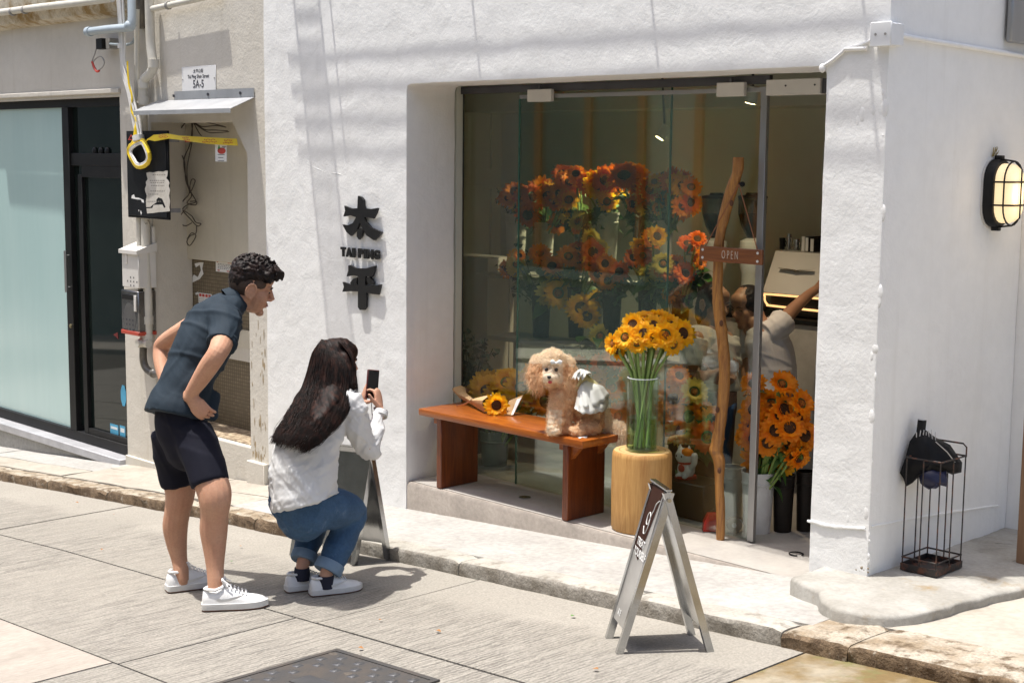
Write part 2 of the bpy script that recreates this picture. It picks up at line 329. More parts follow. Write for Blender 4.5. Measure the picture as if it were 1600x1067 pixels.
for i in range(len(ks2)-1): obj('kerb_stone', kerb_stone(ks2[i]+.003, ks2[i+1]-.003, m_kerbw, 50+i*5.1, .078, 0., .5), [m_kerbw, m_kfacew], kerb)
ks3 = [3.3, 3.62, 4.35, 5.3, 6.4, 7.6, 9]
for i in range(len(ks3)-1): obj('kerb_stone', kerb_stone(ks3[i]+.002, ks3[i+1]-.002, m_kerb, 90+i*5.1, .074, .0, 1., .17), [m_kerb, m_kface], kerb)
# left pavement: worn concrete pieces with open cracks between them; it drops towards the shop with the black frame
def pave_piece(x0, x1, y0, y1, zf, m, seed, th=.12):
    b = MB(); nx = max(2, int((x1-x0)/.12)); ny = 6; vs = []; fs = []
    for i in range(nx+1):
        for j in range(ny+1):
            x = x0+(x1-x0)*i/nx; y = y0+(y1-y0)*j/ny
            xx = x+.015*mnoise.noise((y*7, seed, 0))*(i in (0, nx)); yy = y+.012*mnoise.noise((x*5, seed, 3))*(j in (0, ny))
            vs.append((xx, yy, zf(x, y)+.006*mnoise.noise((x*3, y*3, seed))))
    n0 = len(vs); vs += [(v[0], v[1], v[2]-th) for v in vs]; W = ny+1
    for i in range(nx):
        for j in range(ny):
            a = i*W+j; fs.append((a, a+W, a+W+1, a+1))
    edge = [i*W for i in range(nx+1)]+[nx*W+j for j in range(1, ny+1)]+[i*W+ny for i in range(nx-1, -1, -1)]+[j for j in range(ny-1, 0, -1)]
    for k in range(len(edge)): a, c = edge[k], edge[(k+1) % len(edge)]; fs.append((a, c, c+n0, a+n0))
    b.add(vs, fs); return b
lp = struct('left_pavement', slope_sheet(-14, -1.0, -.6, .3, .0, .2), m_joint)
zl = lambda x, y: zr(x)+.078
for (x0, x1, y0, y1, mm) in [(-1.9, -1.005, -.588, -.30, m_pave), (-1.9, -1.005, -.292, .02, m_pave), (-3.3, -1.91, -.588, -.19, m_pave), (-3.3, -1.91, -.182, .02, m_pave), (-5.1, -3.31, -.588, -.34, m_pave), (-5.1, -3.31, -.33, .02, m_pale), (-7.5, -5.11, -.588, -.27, m_pave), (-7.5, -5.11, -.26, .02, m_pale), (-10, -7.52, -.588, .02, m_pave)]:
    obj('paving_piece', pave_piece(x0, x1, y0, y1, zl, mm, x0*3+y0), mm, lp)
# right: pavement beyond the corner and the raised cement pad along the side wall
rp = struct('right_pavement', slope_sheet(3.30, 12, -.418, 2.3, .066, .2, .5), m_pave)
pad_px = [(1275, 938), (1281, 952), (1300, 965), (1340, 974), (1390, 978), (1430, 976), (1465, 968), (1500, 958), (1550, 946), (1600, 936), (1680, 915)]
pts = []
for p in pad_px: q = onZ(*p, .06); pts.append((q.x, q.y))
pts += [(4.35, 2.2), (3.0, 2.2), (3.0, -.25)]
pp_ = []
for i in range(len(pts)):
    a_, c_ = pts[i], pts[(i+1) % len(pts)]; kk = max(1, int(math.hypot(c_[0]-a_[0], c_[1]-a_[1])/.035))
    for q in range(kk): pp_.append((a_[0]+(c_[0]-a_[0])*q/kk, a_[1]+(c_[1]-a_[1])*q/kk))
pts = pp_
cxp = sum(p[0] for p in pts)/len(pts); cyp = sum(p[1] for p in pts)/len(pts)
b = MB(); rings = []
for k, zz in ((1.0, -.15), (1.0, .088), (.997, .099), (.988, .106), (.95, .110), (.9, .111), (.6, .113), (.3, .115), (.05, .115)):
    rings.append([(cxp+(x-cxp)*k+.012*mnoise.noise((x*9, y*9, zz*5))+.006*mnoise.noise((x*40, y*40, zz*30)), cyp+(y-cyp)*k+.012*mnoise.noise((x*9+5, y*9, zz*5))+.006*mnoise.noise((x*40+9, y*40, zz*30)), zz+.006*mnoise.noise((x*4*k, y*4*k, 1))+.003*mnoise.noise((x*22*k, y*22*k, 1))) for x, y in pts])
b.loft(rings); pad = struct('cement_pad', b, m_pad, 60)

# ================================================================== WHITE SHOP BUILDING
W, H, XC, XL = 2.9155, 2.40, 3.24, -1.468
GY = .42
shop = thing('shop_building', 'white plastered corner shop with a wide glass front and step', 'building', (0, 0, -.3))
def lumpy(b, vox, amp, seed, it=1):
    me = remesh(b, vox, it, .5)
    def fn(co, no):
        d = nz(co, 3.2, seed)*amp + nz(co, 11, seed+3)*amp*.45 + nz(co, 30, seed+9)*amp*.15
        return co+no*d[:, None]
    return displace(me, fn)
P = lambda u, v, t: (u, t, v)
b = MB().prism([(XL, -.62), (0, -.62), (0, H), (W, H), (W, -.4), (XC, -.4), (XC, 3.2), (XL, 3.2)], P, 0, .40)
b.bb(W+.004, XC, .2, 1.30, -.4, 3.2)
front = lumpy(b, .024, .0035, 1.)
obj('wall', front, m_white, shop, sm=50)
b = MB().bb(W+.004, 6.2, 1.30, 1.7, -.4, 3.2); obj('return_wall', b, m_white, shop)
b = MB().bb(XL, XC, .003, .9, 3.2, 9.5); obj('upper_wall', b, m_white, shop)
b = MB().bb(XC-.3, XC-.002, .9, 1.7, 3.2, 9.5); obj('upper_side_wall', b, m_white, shop)
# splayed reveal on the left, soffit is the wall itself
# step with chipped front edge
b = MB(); rings = []
for i in range(60):
    x = .003+(W-.006)*i/59; q = mnoise.noise((x*8, 0, 2))*.004; q2 = abs(mnoise.noise((x*5, 4, 2)))*.012
    rings.append([(x, .006+q, -.45), (x, .006+q, -.02-q2), (x, .018+q2, -.001), (x, .38, 0), (x, .38, -.45)])
b.loft(rings); obj('step', b, m_riser, shop)
b = MB().bb(-2.5, W, .381, 3.6, -.3, -.0005); obj('floor', b, m_floor, shop)
m_sill = m_floor
b = MB(); b.add([(.004, .034, .002), (W-.004, .034, .002), (W-.004, .379, .003), (.004, .379, .003)], [(0, 1, 2, 3)]); obj('sill_screed', b, m_sill, shop)
# interior
m_inw = mat('interior_wall', (.56, .575, .50), .8, (.51, .52, .455), 2, bump=.1, bscale=40)
m_ceil = mat('interior_ceiling', (.36, .34, .31), .9)
b = MB().bb(-2.5, 3.2, 2.6, 2.75, -.2, 3.0); obj('back_wall', b, m_inw, shop)
b = MB().bb(-2.05, -1.9, .45, 2.6, -.2, 3.0); obj('left_interior_wall', b, m_inw, shop)
b = MB().bb(-1.9, 0, .401, .45, -.2, 3.0); obj('front_lining', b, m_inw, shop)
b = MB().bb(-1.9, W+.0, .401, 2.6, 2.72, 2.9); obj('ceiling', b, m_ceil, shop)
b = MB().bb(-1.9, W, 2.2, 2.597, 2.32, 2.72); obj('ceiling_beam', b, m_inw, shop)
b = MB().bb(W+.004, W+.08, 1.3, 2.6, -.2, 3.0); obj('right_interior_wall', b, m_inw, shop)
# panel moulding on the left interior wall
b = MB()
for (ya, yb) in ((.9, 1.75), (1.95, 2.5)):
    for z0, z1 in ((.75, 1.72), (1.85, 2.45)):
        b.bb(-1.9, -1.875, ya, yb, z0, z0+.03); b.bb(-1.9, -1.875, ya, yb, z1, z1+.03); b.bb(-1.9, -1.875, ya, ya+.03, z0+.03, z1); b.bb(-1.9, -1.875, yb-.03, yb, z0+.03, z1)
obj('wall_moulding', b, m_inw, shop)
# glass front
m_glass = glass_mat('clear_glass', (.91, .95, .915), 1.52, 0., 2.4)
m_glass2 = glass_mat('clear_glass_fixed', (.88, .93, .89), 1.5, 0., 1.35)
m_edge = mat('glass_edge', (.05, .16, .12), .2, var=.05)
m_alu = mat('brushed_aluminium', (.42, .42, .42), .38, metal=.9, var=.06, bump=.05, bscale=200, stretch=(1, 1, .05))
m_alud = mat('dark_aluminium', (.12, .12, .13), .4, metal=.7)
m_cream = mat('cream_metal', (.62, .60, .56), .45, var=.03)
b = MB().bb(-.03, 1.64, .462, .472, .005, H-.03); fp = obj('fixed_pane', b, m_glass2, shop, sm=None)
obj('pane_edge', MB().bb(1.6405, 1.6475, .4615, .4725, .005, H-.03), m_edge, fp, sm=None)
b = MB().bb(.53, 2.262, GY, GY+.010, .012, H-.085); sp = obj('sliding_door', b, m_glass, shop, sm=None)
obj('pane_edge', MB().bb(.524, .5295, GY-.0005, GY+.0105, .012, H-.085), m_edge, sp, sm=None)
obj('door_stile', MB().bb(2.2625, 2.302, GY-.006, GY+.020, .008, H-.06, .002), m_alu, sp)
obj('top_rail', MB().bb(.53, 2.262, GY-.002, GY+.013, H-.0845, H-.062, .001), m_alu, sp)
for x0, x1 in ((.62, .815), (2.0, 2.175)):
    h = obj('roller_hanger', MB().bb(x0, x1, GY-.030, GY-.003, H-.105, H-.034, .003), m_cream, sp)
    obj('hanger_screw', MB().cyl(((x0+x1)/2, GY-.02, H-.034), ((x0+x1)/2, GY-.02, H-.012), .009, None, 8), m_alud, h)
obj('door_track', MB().bb(-.03, 2.30, GY+.013, .46, H-.045, H-.002), m_alud, shop)
tb = obj('track_cover', MB().bb(2.31, 2.63, GY-.03, GY+.03, H-.105, H-.028, .003), m_cream, shop)
for x in (2.43, 2.6): obj('cover_screw', MB().cyl((x, GY-.031, H-.06), (x, GY-.034, H-.06), .005, None, 8), m_alud, tb)
obj('track_end', MB().bb(2.632, 2.91, GY-.015, GY+.03, H-.10, H-.03), m_alud, shop)
obj('frame_strip', MB().bb(-.035, -.012, .405, .475, .004, H-.004), m_alud, shop)
# plaster ridges and a skirting line on pillar and side wall
def ridge(name, pts, r=.006, parent=shop, m=m_white):
    pp = bez(pts, 8); pp = [p+Vector((0, 0, .004*mnoise.noise(p*30))) for p in pp]
    return obj(name, MB().tube(pp, [r*(.6+.8*abs(mnoise.noise(p*25))) for p in pp], 6), m, parent)
ridge('plaster_ridge', [onY(1262, 813, -.002), onY(1300, 822, -.003), onY(1352, 826, -.002)], .009)
ridge('plaster_ridge', [onX(1362, 822, XC+.002), onX(1450, 806, XC+.003), onX(1520, 795, XC+.003), onX(1560, 790, XC+.002)], .007)
ridge('plaster_ridge', [onY(480, 255, .001), onY(505, 268, .0005), onY(530, 272, .0005), onY(552, 279, .001)], .0022)
ridge('plaster_ridge', [onY(545, 222, .001), onY(537, 240, .0005), onY(541, 262, .001)], .002)
# lumps of filler and chips at the corner
b = MB()
for i in range(60):
    k = random.random()**1.5; y = 880-k*(760 if i < 45 else 120); xx = 1357+(893-y)*.0405-random.random()*(9 if i < 45 else 40)
    p = onY(xx, y, .004); r = random.uniform(.004, .016); b.ell(p, (r*random.uniform(.6, 1.4), r*.35, r*random.uniform(.9, 3.)), 7, 5)
for i in range(22):
    p = onY(random.uniform(1325, 1368), random.uniform(130, 200), .001); r = random.uniform(.006, .02); b.ell(p+Vector((0, .003, 0)), (r, r*.25, r*2.2), 7, 5)
obj('plaster_lumps', b, m_white, shop)['kind'] = 'stuff'
b = MB()
for i in range(12):
    p = onY(random.uniform(1338, 1357), random.uniform(880, 905), .002); r = random.uniform(.004, .010); b.ell(p, (r, r*.4, r*.8), 6, 4)
obj('corner_damage', b, m_kerb, shop)['kind'] = 'stuff'
# unseen overhead lattice, rungs spaced to lay a partial shadow band down the wall
m_steel = mat('painted_steel', (.25, .25, .26), .5)
t = thing('shadow_lattice', 'unseen slatted steel frame added high above the shop wall to cast a shadow band', 'sign', (-1.25, -.55, 4.3))
for x in (-1.345, -1.085): obj('side_rail', MB().bb(x, x+.02, -1.2, .002, 4.29, 4.31), m_steel, t)
for k in range(38): obj('rung', MB().bb(-1.3245, -1.0855, -1.19+k*.031, -1.19+k*.031+.0125, 4.294, 4.306), m_steel, t, sm=None)
t = thing('shadow_tray', 'unseen steel wire tray shaped to cast faint shade above the shop window', 'tray', (.2, -.25, 3.7))  # unseen tray, kept thin so it casts only faint shade on the wall
for k in range(4): obj('tray_wire', MB().bb(-1.4, 3.1, -.34+k*.034, -.328+k*.034, 3.9, 3.912), m_steel, t, sm=None)
for x in (-.9, .4, 1.7, 2.9): obj('bracket', MB().bb(x, x+.012, -.34, .003, 3.875, 3.899), m_steel, t)
# ================================================================== LEFT BUILDING
LY = .012
left = thing('beige_building', 'beige plastered building with a narrow doorway and black framed shopfront', 'building', (-3.2, .3, -.5))
X_SL, X_SR, X_DL, X_DR = -6.6, -3.39, -2.94, -1.69
b = MB().prism([(-12, -1.3), (X_SL, -1.3), (X_SL, 2.40), (X_SR, 2.40), (X_SR, -1.), (X_DL, -1.), (X_DL, 2.2), (-1.87, 2.2), (X_DR, 1.98), (X_DR, -.8), (XL-.006, -.8), (XL-.006, 8), (-12, 8)], P, LY, .34)
obj('wall', b, m_beige, left)
obj('seam_gap', MB().bb(XL-.0055, XL-.0005, .02, .3, -.5, 3.2), m_joint, left)
# recess of the doorway
m_tile = None
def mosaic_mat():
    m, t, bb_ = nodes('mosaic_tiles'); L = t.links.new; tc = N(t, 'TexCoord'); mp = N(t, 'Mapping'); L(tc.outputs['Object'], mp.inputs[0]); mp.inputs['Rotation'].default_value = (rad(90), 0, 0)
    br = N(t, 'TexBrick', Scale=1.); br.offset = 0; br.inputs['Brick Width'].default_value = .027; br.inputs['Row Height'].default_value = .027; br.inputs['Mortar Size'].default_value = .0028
    br.inputs['Color1'].default_value = rgba((.22, .175, .11)); br.inputs['Color2'].default_value = rgba((.165, .13, .08)); br.inputs['Mortar'].default_value = rgba((.09, .07, .045)); L(mp.outputs[0], br.inputs['Vector'])  # tile and mortar colours darkened to carry the shade of a deeper recess
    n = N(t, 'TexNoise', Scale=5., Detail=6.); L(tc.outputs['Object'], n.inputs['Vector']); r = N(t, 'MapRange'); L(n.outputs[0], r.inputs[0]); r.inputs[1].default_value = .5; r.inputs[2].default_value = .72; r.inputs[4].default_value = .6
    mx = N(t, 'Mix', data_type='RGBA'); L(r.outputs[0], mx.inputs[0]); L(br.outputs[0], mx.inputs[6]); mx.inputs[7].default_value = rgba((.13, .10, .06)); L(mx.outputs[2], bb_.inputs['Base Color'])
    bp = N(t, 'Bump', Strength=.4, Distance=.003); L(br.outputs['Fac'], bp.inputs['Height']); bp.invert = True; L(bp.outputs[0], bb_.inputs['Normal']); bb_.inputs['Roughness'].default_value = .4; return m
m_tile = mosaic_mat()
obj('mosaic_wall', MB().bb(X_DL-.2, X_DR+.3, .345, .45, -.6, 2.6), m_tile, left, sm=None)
zt = -.05
obj('threshold', MB().bb(X_DL+.002, X_DR-.002, .03, .344, -.7, zt, .012), m_beige, left)
m_terrazzo = mat('threshold_mosaic', (.46, .37, .25), .7, (.20, .14, .09), 30, .42, .58, fine=.2)
obj('threshold_tiles', MB().bb(X_DL+.03, X_DR-.03, .06, .343, zt+.0005, zt+.008), m_terrazzo, left, sm=None)
pl, pr_ = onY(255, 300, .16).x, X_DR
cp = obj('cream_panel', MB().bb(pl, X_DR+.1, .30, .335, onY(300, 405, .3).z, 2.3, .006), m_panel, left)
obj('wall_band', MB().bb(X_DL-.1, X_DR+.2, .325, .344, .57, .70), m_panel, left)
obj('plaster_patch', MB().bb(-2.5, X_DR+.2, .330, .3445, .47, .60), m_beige, left)
# peeled paint on the pillar beside the doorway
m_rusty = mat('peeled_patch', (.40, .31, .19), .95, (.30, .23, .14), 8, fine=.2)
b = MB()
for i in range(46):
    k = random.random(); x = X_DR+.02+random.random()**2*.16+(.1 if random.random() < .4 else 0); z = -.1+1.45*k*k
    w_ = random.uniform(.003, .010); h_ = random.uniform(.012, .05)
    pts = [(x+w_*math.cos(a)*random.uniform(.6, 1.2), z+h_*math.sin(a)*random.uniform(.6, 1.2)) for a in [j*math.pi/4 for j in range(8)]]
    x1 = XL-.02
    b.add([(min(u, x1), LY-.0008-i*2e-5, v) for u, v in pts], [tuple(range(8))])
obj('peeled_patches', b, m_rusty, left, sm=None)['kind'] = 'stuff'
# base course and cornice
obj('base_course', MB().bb(X_SR, X_DL, -.012, LY+.001, -.6, -.36, .004), m_beige, left); obj('base_course', MB().bb(X_DR, XL-.01, -.03, LY+.001, -.6, -.13, .004), m_beige, left)
b = MB().prism([(.0, 2.99), (-.10, 3.02), (-.12, 3.06), (-.12, 3.30), (.0, 3.34)], lambda u, v, t: (t, u+LY-.002, v), -12, -3.05)
m_corn = mat('stained_cornice', (.55, .50, .40), .9, (.30, .20, .08), 6, .45, .62, bump=.4, bscale=50, bdist=.01, fine=.15)
obj('cornice', b, m_corn, left)
obj('upper_band', MB().bb(X_SL, X_SR+.02, -.012, LY+.001, 2.425, 2.46, .004), m_beige, left)
# wire clutter in the recess
m_wire = mat('dark_wire', (.09, .075, .06), .7); m_wireg = mat('grey_wire', (.35, .34, .32), .6)
def wire(name, px, Y, r=.003, m=m_wire, n=8, jit=0.): return MB().tube(bez([onY(x, y, Y) for x, y in px], n), r, 6)
t = thing('tangled_wires', 'tangle of thin dark wires hanging inside the doorway', 'wires', onY(290, 300, .27))
sx = lambda x, y: (180+x*240/1067, 180+y*240/1067)
WP = [[(500, 40), (450, 110), (435, 220), (480, 320), (490, 450), (515, 540), (470, 600), (465, 655), (520, 720), (570, 770), (595, 755), (560, 745), (530, 700), (470, 660)],
      [(540, 50), (520, 200), (480, 300), (485, 400), (510, 500), (520, 540), (555, 460), (530, 450), (520, 520), (560, 600), (510, 620), (470, 650), (445, 720), (480, 770), (530, 750)],
      [(530, 40), (535, 170), (500, 360), (505, 480), (530, 560), (500, 610), (555, 625), (565, 600), (520, 600)],
      [(565, 770), (560, 820), (520, 840), (498, 880), (520, 905), (560, 840), (530, 820), (500, 860)], [(430, 752), (460, 690), (500, 640)],
      [(545, 45), (600, 80), (700, 75), (770, 85)], [(545, 50), (620, 100), (690, 105), (780, 110)], [(540, 45), (580, 120), (600, 145)], [(545, 40), (650, 55), (760, 80)], [(545, 55), (640, 118), (720, 122), (790, 116)]]
for i, wp in enumerate(WP): obj('wire', wire('w', [sx(*q) for q in wp], .27-.004*i, .0042 if i < 4 else .0038), m_wire, t)
# ------------------------------------------------------------------ black framed shopfront
sf = thing('black_shopfront', 'black metal framed shopfront with frosted pane and glass door', 'shopfront', (-4.6, .1, -.45))
m_blk = mat('black_frame', (.007, .007, .0075), .5, (.012, .012, .012), 8, bump=.05, spec=.25)
m_frost = mat('frosted_glass', (.42, .60, .59), .18, (.50, .67, .65), .8, .3, .7, stretch=(2, 1, .3), coat=.8, fine=.01)
m_dglass = mat('dark_glass', (.006, .010, .009), .03, (.010, .015, .013), 1.2, spec=.5)
m_silv = mat('sill_metal', (.50, .50, .52), .45, metal=.2, var=.1)
m_store = mat('dark_store', (.02, .022, .02), .7)
FY = .07
obj('top_frame', MB().bb(X_SL, X_SR, FY, FY+.08, 2.335, 2.399, .003), m_blk, sf)
obj('bottom_frame', MB().bb(X_SL, X_SR-.002, FY-.01, FY+.07, -.395, -.31, .003), m_blk, sf)
obj('sill', MB().bb(X_SL, X_SR-.004, -.06, FY+.1, -.46, -.396, .004), m_silv, sf)
obj('sill_base', MB().bb(X_SL, X_SR-.006, -.03, FY+.1, -.9, -.462), m_pale, sf)
xm = onY(109, 400, FY).x
obj('mullion', MB().bb(xm-.045, xm+.06, FY-.015, FY+.07, -.31, 2.335, .003), m_blk, sf)
obj('right_jamb', MB().bb(X_SR-.03, X_SR-.002, FY, FY+.07, -.31, 2.335, .002), m_blk, sf)
obj('transom', MB().bb(xm+.06, X_SR-.03, FY, FY+.06, 1.87, 1.97, .003), m_blk, sf)
obj('door_stile', MB().bb(xm+.17, xm+.235, FY, FY+.05, -.31, 1.80, .002).bb(xm+.235, X_SR-.03, FY+.002, FY+.05, 1.78, 1.869, .002).bb(xm+.235, X_SR-.03, FY+.002, FY+.05, -.309, -.262, .002), m_blk, sf)
obj('frosted_pane', MB().bb(X_SL, xm-.045, FY+.025, FY+.035, -.31, 2.335), m_frost, sf, sm=None)
obj('glass_door', MB().bb(xm+.06, X_SR-.03, FY+.03, FY+.04, -.262, 2.335), m_dglass, sf, sm=None)
hx = onY(110, 450, FY).x
ph = obj('pull_handle', MB().tube([(xm+.02, FY-.05, .84), (xm+.02, FY-.05, 1.18)], .012, 8).cyl((xm+.02, FY-.05, .88), (xm+.02, FY-.016, .88), .006, None, 6).cyl((xm+.02, FY-.05, 1.14), (xm+.02, FY-.016, 1.14), .006, None, 6), m_alu, sf)
obj('door_lock', MB().cyl((xm+.02, FY-.016, .56), (xm+.02, FY-.025, .56), .016, None, 12), mat('brass', (.55, .47, .28), .35, metal=.9), sf)
m_blue = mat('blue_sticker', (.08, .38, .60), .5); m_bluew = mat('sticker_white', (.75, .80, .82), .5); m_red = mat('red_print', (.55, .06, .04), .6)
for (xa, ya, xb, yb) in ((172, 661, 185, 680), (187, 664, 196, 687)):
    p, q = onY(xa, ya, FY+.0285), onY(xb, yb, FY+.0285)
    s_ = obj('sticker', MB().bb(p.x, q.x, FY+.0285, FY+.0295, q.z, p.z), m_blue, sf, sm=None)
    obj('print', MB().bb(p.x+.012, q.x-.012, FY+.0278, FY+.0284, (p.z+q.z)/2, p.z-.02), m_bluew, s_, sm=None)
p = onY(193, 618, FY+.028); obj('sticker', MB().add([(p.x+.045*math.cos(k*math.pi/4+.39), FY+.027, p.z+.09*math.sin(k*math.pi/4+.39)) for k in range(8)], [tuple(range(8))]), m_blue, sf, sm=None)
p = onY(190, 527, FY+.028); obj('sticker', MB().add([(p.x-.13, FY+.027, p.z+.01), (p.x-.06, FY+.027, p.z+.035), (p.x-.05, FY+.027, p.z-.02)], [(0, 1, 2)]), mat('dull_red', (.16, .012, .01), .6), sf, sm=None)
[obj('ornament', MB().ell((xm+q, FY+.02, 1.985), (.03, .015, .035), 8, 6), m_blk, sf) for q in (.42, .52, .62)]
# ------------------------------------------------------------------ pipes and wiring on the pillar
m_pvc = mat('painted_pipe', (.62, .60, .53), .5, (.55, .52, .45), 7, bump=.1, bscale=30, col3=(.20, .17, .13), s3=10, lo3=.63, hi3=.68)
m_pvcb = mat('blue_grey_pipe', (.40, .46, .50), .45, (.34, .40, .44), 6); m_dpipe = mat('dark_pipe', (.06, .055, .05), .4, (.16, .14, .11), 9)
m_cable = mat('white_cable', (.72, .71, .68), .5, var=.05)
PY = -.055
def pipe(name, px, Y, r, m, label, n=12, seg=6, parts=()):
    t = thing(name, label, 'pipe', onY(*px[-1], Y)); obj('run', MB().tube(bez([onY(x, y, Y) for x, y in px], seg), r, n), m, t); return t
t = pipe('drain_pipe', [(233, -20), (235, 60), (238, 92), (240, 104), (234, 116), (225, 126), (223, 145), (224, 210), (229, 420), (231, 470), (231, 528)], PY, .034, m_pvc, 'thick cream drain pipe with a kinked bend running down the pillar', 14)
for (x, y) in ((240, 100), (224, 132), (231, 500), (231, 528), (224, 158)): p = onY(x, y, PY); obj('collar', MB().cyl(p-Vector((0, 0, .03)), p+Vector((0, 0, .03)), .041, None, 14), m_pvc, t)
for y in (497, 160): p = onY(230 if y > 200 else 223, y, PY); obj('clip', MB().cyl(p-Vector((0, 0, .008)), p+Vector((0, 0, .008)), .046, None, 14), m_pvc, t)
p = onY(225, 536, PY-.02); obj('valve', MB().cyl(p-Vector((.05, 0, 0)), p+Vector((.07, 0, 0)), .032, None, 12).cyl(p, p-Vector((0, .06, 0)), .03, None, 10), m_pvc, t)
t = pipe('conduit_pipe', [(214, 15), (214, 200), (218, 400), (222, 520), (223, 545)], PY-.01, .019, m_pvc, 'slim cream conduit running straight down beside the thick drain pipe')
t = pipe('trap_pipe', [(224, 540), (224, 562), (229, 576), (240, 583), (254, 584)], PY-.005, .028, m_dpipe, 'short dark curved pipe under the cream drain pipe', 12)
p = onY(240, 583, PY-.005); obj('collar', MB().ell(p, (.036, .036, .036), 10, 8), m_dpipe, t)
t = pipe('horizontal_pipe', [(139, 50), (170, 46), (196, 44)], -.16, .030, m_pvcb, 'blue grey pipe stub projecting over the black shopfront', 14)
obj('end_cap', MB().cyl(onY(137, 50.3, -.16), onY(142, 49.7, -.16), .037, None, 14), m_pvcb, t)
obj('riser', MB().tube(bez([onY(196, 44, -.16), onY(203, 42, -.16), onY(206, 30, -.15), onY(205, -20, -.12)], 6), .030, 14), m_pvcb, t); obj('elbow', MB().ell(onY(203, 41, -.16), (.042, .042, .042), 12, 8), m_pvcb, t)
obj('dark_riser', MB().tube([onY(217, -20, -.02), onY(219, 45, -.02)], .035, 10), m_dpipe, t)
t = pipe('cornice_conduit', [(-60, 25), (0, 20), (60, 12), (130, 4), (175, -2)], -.16, .028, m_pvc, 'long cream conduit running along the stained cornice', 12)
for x, y in ((39, 16), (20, 19)): p = onY(x, y, -.16); obj('clip', MB().cyl(p-Vector((.012, 0, 0)), p+Vector((.012, 0, 0)), .034, None, 12), m_wireg, t)
t = pipe('branch_pipe', [(233, 22), (236, 15), (245, 13), (300, 1), (340, -8)], -.05, .022, m_pvc, 'cream branch pipe turning right from the drain pipe', 12)
p = onY(263, 9, -.05); obj('clip', MB().cyl(p-Vector((.01, 0, 0)), p+Vector((.01, 0, 0)), .03, None, 12), m_wireg, t)
# cable bundle with yellow tape
m_tape = mat('yellow_tape', (.86, .64, .02), .4, (.78, .55, .02), 9)
t = thing('cable_bundle', 'bundle of white cables looped and wrapped in yellow caution tape', 'cables', onY(217, 260, -.12))
for i in range(5):
    o_ = (i-2)*2.0
    obj('cable', MB().tube(bez([onY(x+o_*k, y, -.12-.008*(i % 3)) for x, y, k in ((186, -20, 1.2), (189, 20, 1), (191, 60, 1), (192, 95, .7), (196, 115, 1.2), (204, 150, .8), (213, 190, 1.3), (217, 212, 1.))], 6), .0085, 8), m_cable, t)
for rr, mm, th in ((1., m_tape, .013), (.84, m_cable, .009), (.72, m_cable, .008), (.9, m_tape, .010)):
    c = (217.5, 240+2*(1-rr)); ring = [(c[0]+(15.5+1.5*math.sin(2*a+.6))*rr*math.cos(a)+1.2*math.sin(3*a), c[1]+22*rr*math.sin(a)+1.5*math.sin(2*a)) for a in [k*math.pi/9 for k in range(19)]]
    obj('tape_loop' if mm is m_tape else 'cable_loop', MB().tube([onY(x, y, -.135-.01*(rr < 1)) for x, y in ring], th, 8, caps=False), mm, t)
obj('tape_wrap', MB().tube(bez([onY(x, y, -.14) for x, y in ((199, 96), (201, 130), (206, 150), (205, 172), (211, 185), (212, 198), (209, 220), (203, 232))], 6), [.012]*30+[.022]*13, 6, flat=.35), m_tape, t)
obj('tie', MB().cyl(onY(190, 68, -.125), onY(190, 76, -.125), .03, None, 10), m_cable, t); obj('tie', MB().cyl(onY(216, 212, -.14), onY(217, 220, -.14), .045, None, 10), m_cable, t)
# tape stretched over the doorway
tp = thing('caution_tape', 'yellow caution tape with red warning print stretched across the doorway', 'tape', onY(300, 220, -.03))
b = MB(); up = [(228, 222, 218), (240, 211, 221), (262, 209, 217), (280, 212, 219), (320, 214.5, 225), (350, 216, 227), (370, 217, 228)]
n0 = []
for i, (x, ya, yb) in enumerate(up):
    Y = (-.150, -.142, -.125, -.10, -.04, -.015, -.008)[i]; n0.append((onY(x, ya, Y), onY(x+1.5, yb, Y-.006)))
vs = [p for a in n0 for p in a]; vs2 = [p+Vector((0, .0015, 0)) for p in vs]; k = len(vs)
b.add(vs+vs2, [(2*i, 2*i+1, 2*i+3, 2*i+2) for i in range(len(up)-1)]+[(k+2*i, k+2*i+2, k+2*i+3, k+2*i+1) for i in range(len(up)-1)]); strip = obj('strip', b, m_tape, tp, sm=None)
b = MB()
for x0, y0 in ((233, 215), (306, 218)):
    pts = [onY(x0+dx, y0+dy, -.003) for dx, dy in ((-5, 4.5), (0, -4.5), (5, 4.5), (3, 3.2), (0, -1.8), (-3, 3.2))]
    q = [p+Vector((0, -.148 if x0 < 250 else -.065, 0)) for p in pts]; b.add(q, [(0, 1, 4, 5), (1, 2, 3, 4), (0, 5, 3, 2)])
for x0, x1, yy in ((248, 262, 211.5), (248, 264, 214.5), (285, 297, 215.5), (287, 299, 219), (319, 338, 218.5), (316, 340, 222), (350, 365, 219.5), (346, 366, 223.5)):
    for k in range(int((x1-x0)/2.6)):
        xa = x0+k*2.6; yq = yy+.6*math.sin(k*2.1); Yq = -.150 if x0 < 270 else (-.10 if x0 < 300 else -.055 if x0 < 330 else -.022)
        b.add([onY(xa, yq-.8, Yq), onY(xa+1.5, yq-.7, Yq), onY(xa+1.6, yq+.7, Yq), onY(xa+.1, yq+.7, Yq)], [(0, 1, 2, 3)])
obj('warning_print', b, m_red, strip, sm=None)['kind'] = 'stuff'
